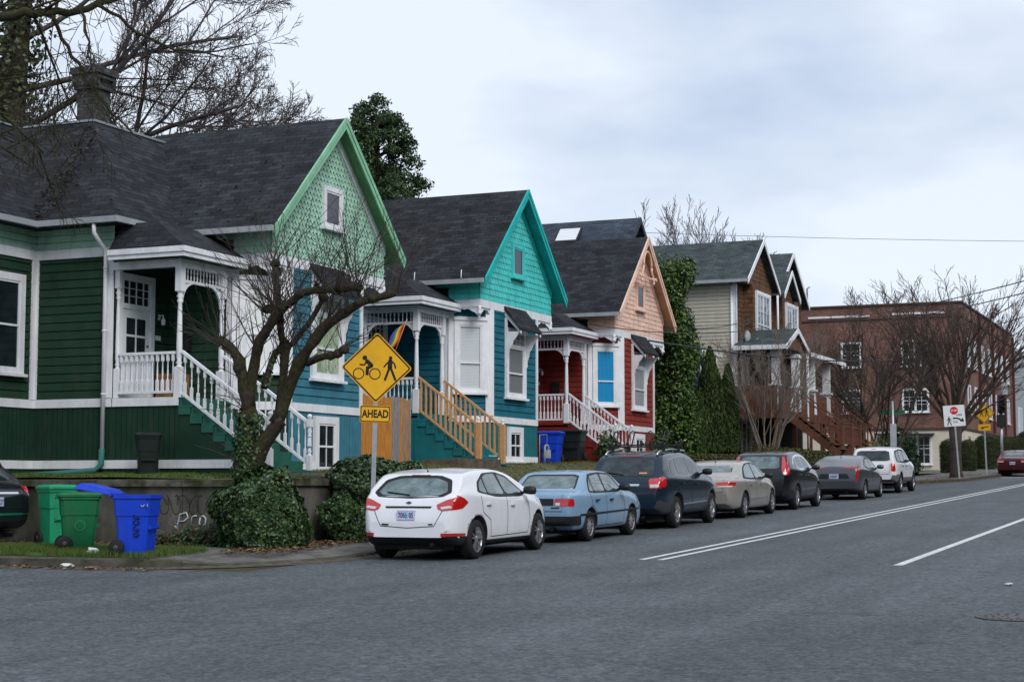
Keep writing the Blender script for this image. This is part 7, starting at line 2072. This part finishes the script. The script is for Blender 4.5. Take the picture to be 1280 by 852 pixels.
# laurel, cypresses, clipped shrubs, hedges
def laurel():
    rr = random.Random(52); x, y, g0 = 58.6, 18.75, 2.7
    r = thing('laurel_tree', 'tall glossy laurel squeezed between the red cottage and the beige duplex', 'tree', (x, y, g0))
    q = MB(); 
    for k in range(5): q.tube([(x + rr.uniform(-.2, .2), y, g0), (x + rr.uniform(-.5, .5), y + rr.uniform(-.3, .3), 6), (x + rr.uniform(-.4, .4), y, 9)], [.09, .06, .03], 5)
    q.build('trunk', BARK, r)
    P = []; Nn = []
    for k in range(420):
        z = rr.uniform(g0 + .2, 9.9); hw = .80 - max(0, z - 5.5) * .07 + .22 * sin(z * 2.1)
        a = rr.uniform(0, 2 * pi); c = Vector((x + .25 * sin(z * 1.3) + hw * .85 * cos(a), y + hw * .8 * sin(a), z)); s = rr.uniform(.28, .5)
        for _ in range(int(170 * s)):
            d = rdir(rr); P.append(c + d * s * rr.uniform(.5, 1)); Nn.append((d + Vector((0, 0, .4))).normalized())
    leaves('crown', P, .15, leafmats('laurel', (0.035, 0.080, 0.014), (0.11, 0.16, 0.03), (0.012, 0.035, 0.010), .3), rr, r, aspect=.5, normals=Nn)
    blob_core((x, y, 5.9), (.5, .5, 3.1), 2).build('inner_branches', CORE, r)
laurel()
def column(label, x, y, g0, h, rad, seed, col='cypress'):
    rr = random.Random(seed); r = thing('cypress_tree', label, 'tree', (x, y, g0))
    q = MB(); q.tube([(x, y, g0 - .2), (x, y, g0 + h * .8)], [.08, .02], 6); q.build('trunk', BARK, r)
    P = []; Nn = []
    for _ in range(5200):
        t = rr.random(); z = g0 + .1 + t * h; R0 = rad * (min(1, (1 - t) * 2.2 + .03) ** .75) * (1 + .12 * noise.noise(Vector((seed, z * 2, 0)))); a = rr.uniform(0, 2 * pi)
        P.append(Vector((x + R0 * cos(a) * rr.uniform(.75, 1.05), y + R0 * sin(a) * rr.uniform(.75, 1.05), z))); Nn.append(Vector((cos(a), sin(a), .2)))
    leaves('crown', P, .17, leafmats('cypress', (0.026, 0.052, 0.010), (0.07, 0.095, 0.016), (0.010, 0.020, 0.006), .8), rr, r, aspect=.35, normals=Nn, droop=-2.0, jit=.8)
    q = MB(); q.lathe([(rad * .8, 0), (rad * .82, h * .5), (rad * .5, h * .8), (.02, h * .96)], (x, y, g0), 12); q.build('inner_branches', CORE, r)
column('tall dark columnar cypress beside the laurel, in front of the beige wall', 60.75, 18.0, 2.9, 3.9, .50, 3)
column('narrower columnar cypress with a pointed tip at the beige window', 62.3, 17.75, 2.95, 3.3, .42, 4)
column('small slim cypress tucked between the laurel and the tall cypress', 60.0, 18.25, 2.8, 2.3, .36, 8)
CLIP = leafmats('clipped', (0.028, 0.040, 0.012), (0.058, 0.068, 0.024), (0.012, 0.018, 0.008), .8)
CLIPB = leafmats('bronze', (0.065, 0.045, 0.022), (0.10, 0.075, 0.03), (0.03, 0.025, 0.012), .8)
def clipped(name, label, x, y, g0, rad, h, seed, group=None):
    rr = random.Random(seed); r = thing(name, label, 'shrub', (x, y, g0), 0, group)
    P = []; Nn = []
    for _ in range(3800):
        a = rr.uniform(0, 2 * pi)
        if rr.random() < .72: z = rr.uniform(0, h - rad * .8); k = rad * (.93 + .07 * z / h); p = Vector((k * cos(a), k * sin(a), z)); n_ = Vector((cos(a), sin(a), 0))
        else:
            e = math.asin(rr.random()); n_ = Vector((cos(a) * cos(e), sin(a) * cos(e), sin(e))); p = Vector((rad * n_.x, rad * n_.y, h - rad * .8 + rad * .8 * n_.z))
        P.append(p * (1 + rr.uniform(-.04, .05)) if False else p + n_ * rr.uniform(-.06, .05)); Nn.append(n_)
    leaves('foliage', P, .10, CLIP, rr, r, world=False, aspect=.5, normals=Nn)
    q = MB(); q.lathe([(rad * .9, 0), (rad * .93, h - rad * .8), (rad * .7, h - rad * .3), (rad * .2, h - .06)], (0, 0, 0), 14); q.build('inner_branches', CORE, r, world=False)
    return r
HG = 'domed clipped shrubs beside the cream ground floor wall'
c0 = clipped('domed_shrub', 'wide domed clipped shrub left of the street tree trunk', 100.4, 15.3, rz(100) + .15, .56, 1.95, 1, HG)
for (x, y, lb_, s) in ((107.2, 15.25, 'domed clipped shrub just right of the street tree trunk', .98), (114.6, 15.15, 'tallest domed clipped shrub behind the weathered walkers sign', 1.15), (119.6, 15.2, 'domed clipped shrub second in the receding row', 1.1), (124.2, 15.2, 'domed clipped shrub third in the receding row', 1.1), (128.8, 15.2, 'domed clipped shrub fourth in the receding row', 1.1), (133.4, 15.2, 'domed clipped shrub fifth in the receding row', 1.12), (139.5, 15.2, 'large domed clipped shrub ending the receding row at the frame edge', 1.35)):
    c = copy_tree(c0); c.location = (x, y, rz(x) + .15); c.scale = (s, s, s * 1.0); c.rotation_euler = (0, 0, x); c['label'] = lb_
def box_hedge(label, x0, x1, y, wd, g0, zt, seed, mats, nl, bumpy=.05):
    rr = random.Random(seed); r = thing('clipped_hedge', label, 'hedge', ((x0 + x1) / 2, y, g0))
    P = []; Nn = []
    for _ in range(nl):
        x = rr.uniform(x0, x1); u = rr.random(); b = bumpy * noise.noise(Vector((x * 1.7, seed, 0)))
        if u < .42: P.append(Vector((x, y - wd + rr.uniform(-.04, .04), rr.uniform(g0, zt + b)))); Nn.append(Vector((0, -1, 0)))
        elif u < .85: P.append(Vector((x, y + rr.uniform(-wd, wd), zt + b + rr.uniform(-.04, .04)))); Nn.append(Vector((0, 0, 1)))
        else: P.append(Vector((x0 + rr.uniform(-.04, .04), y + rr.uniform(-wd, wd), rr.uniform(g0, zt)))); Nn.append(Vector((-1, 0, 0)))
    leaves('foliage', P, .09, mats, rr, r, aspect=.6, normals=Nn)
    q = MB(); q.box(x0 + .05, x1 - .05, y - wd + .05, y + wd - .05, g0 - .1, zt - .07); q.build('inner_branches', CORE, r)
OLIVE = leafmats('olive_hedge', (0.075, 0.085, 0.022), (0.13, 0.13, 0.045), (0.03, 0.035, 0.012), .8)
box_hedge('long low olive clipped hedge in front of the duplex', 59.2, 68.5, 15.3, .55, rz(60) + .1, 3.05, 2, OLIVE, 9000)
box_hedge('short dark hedge between the brown bush and the cypresses', 52.2, 56.0, 15.7, .5, rz(52) + .3, 2.72, 3, OLIVE, 4000)
rr = random.Random(15); bb = thing('brown_bush', 'rounded brownish winter bush in front of the cypresses', 'shrub', (57.3, 15.25, 1.6))
P, Nn = blob_points(5500, (57.4, 15.3, 2.15), (1.5, .8, 1.0), rr, .15, 3, .35, rz(57)); leaves('foliage', P, .09, CLIPB, rr, bb, aspect=.5, normals=Nn); blob_core((57.4, 15.3, 2.15), (1.5, .8, 1.0), 3, .15, .78).build('inner_branches', CORE, bb)
rr = random.Random(16); bb = thing('green_shrub', 'dark evergreen shrub in front of the cream wall window', 'shrub', (93, 17.3, 2.3))
P, Nn = blob_points(6000, (92.6, 16.9, 3.2), (1.35, 1.2, 1.35), rr, .3, 7, .4, 2.2); leaves('foliage', P, .24, leafmats('laurel_dark', (0.022, 0.055, 0.018), (0.05, 0.10, 0.03), (0.01, 0.022, 0.01), .4), rr, bb, aspect=.4, normals=Nn); blob_core((92.6, 16.9, 3.1), (1.35, 1.2, 1.3), 7, .3, .7).build('inner_branches', CORE, bb)
rr = random.Random(18); bb = thing('fern_shrub', 'small bright green and orange shrub below the red brown deck', 'shrub', (73, 14.2, 2))
P, Nn = blob_points(1600, (73.2, 14.3, 2.9), (.9, .5, .75), rr, .3, 2, .6, 1.9); leaves('foliage', P, .2, [MATS['laurel_leaf'], MATS['laurel_leaf_light'], material('orange_leaf', (0.25, 0.09, 0.02), .7)], rr, bb, aspect=.35, normals=Nn)
for (x, lb_) in ((49.2, 'small green shrub at the foot of the red cottage stairs'), (54.3, 'green climbing shrub against the red cottage base')):
    rr = random.Random(int(x)); bb = thing('small_shrub', lb_, 'shrub', (x, 18.1, 2.5)); P, Nn = blob_points(900, (x, 17.9, 2.9), (.45, .35, .55), rr, .3, x, .6, 2.4); leaves('foliage', P, .12, IVY, rr, bb, aspect=.6, normals=Nn)

# bare multi-stem shrub before the duplex
def multistem(name, label, x, y, g0, h, spread, n, seed, mat, lev=2, r0=.045, rmin=.006, cat='tree', nch=(0, 5, 5, 5), ln=(.4, .62), up=.05, group=None):
    rr = random.Random(seed); r = thing(name, label, cat, (x, y, g0), 0, group)
    q = MB(); q2 = MB()
    for k in range(n):
        a = 2 * pi * k / n + rr.uniform(-.3, .3); d = Vector((cos(a) * spread, sin(a) * spread, 1))
        p = Vector((x + .15 * cos(a), y + .15 * sin(a), g0))
        b = q
        grow(b, p, d, h * rr.uniform(.8, 1.05), r0 * rr.uniform(.7, 1.1), lev, rr, dict(wob=.09, up=up, tap=.35, rmin=rmin, n=list(nch), t0=.25, ang=(15, 42), len=ln))
    q.build('branches', mat, r); return r
multistem('bare_shrub', 'pale many stemmed bare shrub in front of the duplex porch', 62.6, 16.3, 2.6, 4.3, .42, 12, 4, BARK3, 3, .042, .006, nch=(0, 5, 5, 6))
multistem('bare_shrub', 'thin dark bare shrub at the right end of the duplex deck', 76.5, 14.6, 2.3, 5.2, .6, 9, 6, BARK2, 3, .07, .011, nch=(0, 5, 5, 5))

# the big street tree
def street_tree():
    rr = random.Random(64); x, y, g0 = 86.3, 12.85, rz(86.3) + .12
    r = thing('street_tree', 'wide bare street tree fanning out over the far corner', 'tree', (x, y, g0))
    q = MB(); q.tube([(x, y, g0 - .2), (x, y, g0 + .3), (x, y, g0 + 1.4), (x + .05, y, g0 + 2.6)], [.42, .30, .27, .34], 12); q.build('trunk', BARK6, r)
    q = MB(); cfg = dict(wob=.075, up=.03, tap=.4, rmin=.010, n=[0, 4, 5, 6], t0=.22, ang=(14, 38), len=(.42, .62))
    for k in range(17):
        a = 2.4 * k; sp = rr.uniform(.15, 1.15)
        d = Vector((cos(a) * sp, sin(a) * sp, 1)); L_ = rr.uniform(5.2, 6.9)
        grow(q, Vector((x, y, g0 + rr.uniform(1.9, 2.7))), d, L_, .095, 3, rr, cfg)
    q.build('branches', BARK5, r)
    rr = random.Random(65); x, y, g0 = 96, 19.5, 2.4
    r = thing('bare_tree', 'second bare tree in front of the brick wall left of the street tree', 'tree', (x, y, g0))
    q = MB(); q.tube([(x, y, g0 - .2), (x, y, g0 + 3.2)], [.25, .2], 10); q.build('trunk', BARK, r)
    q = MB()
    for k in range(10):
        a = k * 2.4; sp = rr.uniform(.3, 1.3); grow(q, Vector((x, y, g0 + rr.uniform(2.4, 3.4))), Vector((cos(a) * sp, sin(a) * sp, 1)), rr.uniform(4.2, 5.6), .08, 3, rr, cfg)
    q.build('branches', BARK5, r)
street_tree()
# distant bare trees
DG = 'bare trees far behind the houses'
far = [('tall feathery bare tree behind the duplex roof, left of its group', 96, 31.4, 10.6, 3), ('feathery bare tree above the middle of the duplex roof', 100, 30.6, 11.0, 4), ('lower feathery bare tree near the duplex gable', 104, 29.6, 10.4, 5)]
for (lb_, x, y, h, sd_) in far: multistem('distant_tree', lb_, x, y, 4.5, h, .30, 12, sd_, BARK4, 3, .09, .014, nch=(0, 6, 6, 6), ln=(.38, .55), up=.07, group=DG)
for (lb_, x, y, h, sd_) in (('bare treetop above the brick building roof at its left', 150, 38.0, 9.6, 7), ('bare treetop behind the brick building near the vent pipes', 150, 34.5, 9.9, 8), ('tall bare treetop above the right end of the brick roof', 152, 26.8, 12.0, 9), ('bare treetop at the far right edge above the concrete building', 160, 21.5, 12.0, 10)):
    multistem('distant_tree', lb_, x, y, 4.5, h, .24, 9, sd_, BARK4, 3, .10, .022, nch=(0, 5, 5, 4), ln=(.38, .55), up=.07, group=DG)
rr = random.Random(91); tr = thing('distant_fir', 'small dark fir top behind the right duplex gable', 'tree', (140, 42, 4)); P = []
for k in range(3500):
    t = rr.random() ** .7; a = rr.uniform(0, 2 * pi); P.append(Vector((140 + 2.4 * t * cos(a) * rr.random() ** .4, 42 + 2.4 * t * sin(a) * rr.random() ** .4, 18.6 - 9 * t + rr.uniform(-.3, .3))))
leaves('crown', P, .5, leafmats('fir', (0.02, 0.04, 0.02), (0.03, 0.055, 0.03), (0.01, 0.02, 0.012), .8), rr, tr, aspect=.3); q = MB(); q.tube([(140, 42, 3), (140, 42, 18)], [.3, .05], 6); q.build('trunk', BARK, tr)

# grass blades, fallen leaves
def blades(name, area, n, h, mats, seed, zf):
    rr = random.Random(seed); q = MB()
    for _ in range(n):
        x = rr.uniform(area[0], area[1]); y = rr.uniform(area[2], area[3])
        if noise.noise(Vector((x * 1.1, y * 1.1, seed))) < -.25: continue
        z = zf(x, y); a = rr.uniform(0, 2 * pi); hh = h * rr.uniform(.5, 1.3); l = .05 * rr.uniform(-1, 1); k = len(q.v)
        q.v.extend([(x - .006 * cos(a), y - .006 * sin(a), z), (x + .006 * cos(a), y + .006 * sin(a), z), (x + l * sin(a), y + l * cos(a), z + hh)]); q.f.append((k, k + 1, k + 2)); r_ = rr.random(); q.m.append(0 if r_ < .6 else (1 if r_ < .85 else 2)); q.sm.append(False)
    tag(q.build(name, mats, recalc=False), kind='stuff')
GRS = [material('grass_blade', (0.045, 0.10, 0.013), .7), material('grass_blade_light', (0.08, 0.135, 0.02), .7), material('grass_blade_dry', (0.14, 0.12, 0.04), .8)]
blades('grass', (KX + .2, KX + 2.0, 15.5, 24), 42000, .10, GRS, 1, lambda x, y: rz(x) + .15)
blades('grass', (WX + .3, 28.3, 15.8, 26), 30000, .06, GRS, 2, yard_z)
blades('grass', (30.2, 56, 15.7, 18.5), 30000, .045, [GRS[0], GRS[2], GRS[2]], 3, lambda x, y: yard_z(x, y) + .01)
def litter(n, seed):
    rr = random.Random(seed); P = []; Nn = []
    def add(k, x0, x1, y0, y1, zf):
        for _ in range(k): x = rr.uniform(x0, x1); y = rr.uniform(y0, y1); P.append(Vector((x, y, zf(x, y) + rr.uniform(.004, .03)))); Nn.append(Vector((0, 0, 1)))
    add(900, 24.75, 25.28, 16.2, 24, lambda x, y: rz(x) + .145)
    add(1300, 23.4, 26.5, 14.3, 15.3, lambda x, y: rz(x) + .145)
    add(900, 26.5, 31.5, 13.75, 15.2, lambda x, y: rz(x) + .145)
    add(500, KX - .5, KX - .02, 15, 24, lambda x, y: rz(x) + .0)
    add(900, 25, 70, KY - .5, KY - .02, lambda x, y: rz(x) + .0)
    add(900, 25.6, 28.2, 15.6, 23, yard_z); add(1600, 31, 56, 15.6, 18.4, lambda x, y: yard_z(x, y) + .012)
    add(700, 76, 96, 12.4, 13.6, lambda x, y: rz(x) + .145)
    add(260, 27.95, 29.9, 22.5, 23.1, lambda x, y: 7.22 + (x - 27.9) * 1.21)
    add(170, 30.1, 32.8, 18.4, 22.5, lambda x, y: 7.2 + (x - 30.0) * .976); add(90, 40.8, 43.5, 18.4, 22.5, lambda x, y: 7.3 + (x - 40.71) * .976)
    add(90, 28.0, 30, 21, 24, lambda x, y: 7.22 + (x - 27.9) * 1.21)
    o = leaves('fallen_leaves', P, .075, [material('brown_leaf', (0.16, 0.075, 0.03), .8, var=.4), material('tan_leaf', (0.26, 0.17, 0.09), .8, var=.3), material('dark_leaf', (0.05, 0.03, 0.018), .8)], rr, None, aspect=.6, normals=Nn, jit=.35)
    tag(o, kind='stuff')
litter(1, 3)
# unseen dark mass added across the street: blocks low sky, darkens glossy reflections
def add_sky_block():
    q = MB(); rows = []
    for x in lin(-60, 330, 90):
        row = []
        for (dy, h) in ((-8, 0), (-8.5, 3.2), (-9, 7), (-11, 11), (-16, 13), (-30, 13)):
            k = noise.noise(Vector((x * .18, h, 1))) ; row.append((x, dy + k * 1.2, rz(x) + .1 + h * (1 + .35 * noise.noise(Vector((x * .12, 3, h * .2)))))) 
        rows.append(row)
    q.grid(rows, 0, True); o = q.build('sky_block', material('sky_block_green', (0.035, 0.045, 0.022), .95, var=.5, vscale=1.2, bump=.1, bscale=4)); tag(o, kind='structure')
add_sky_block()
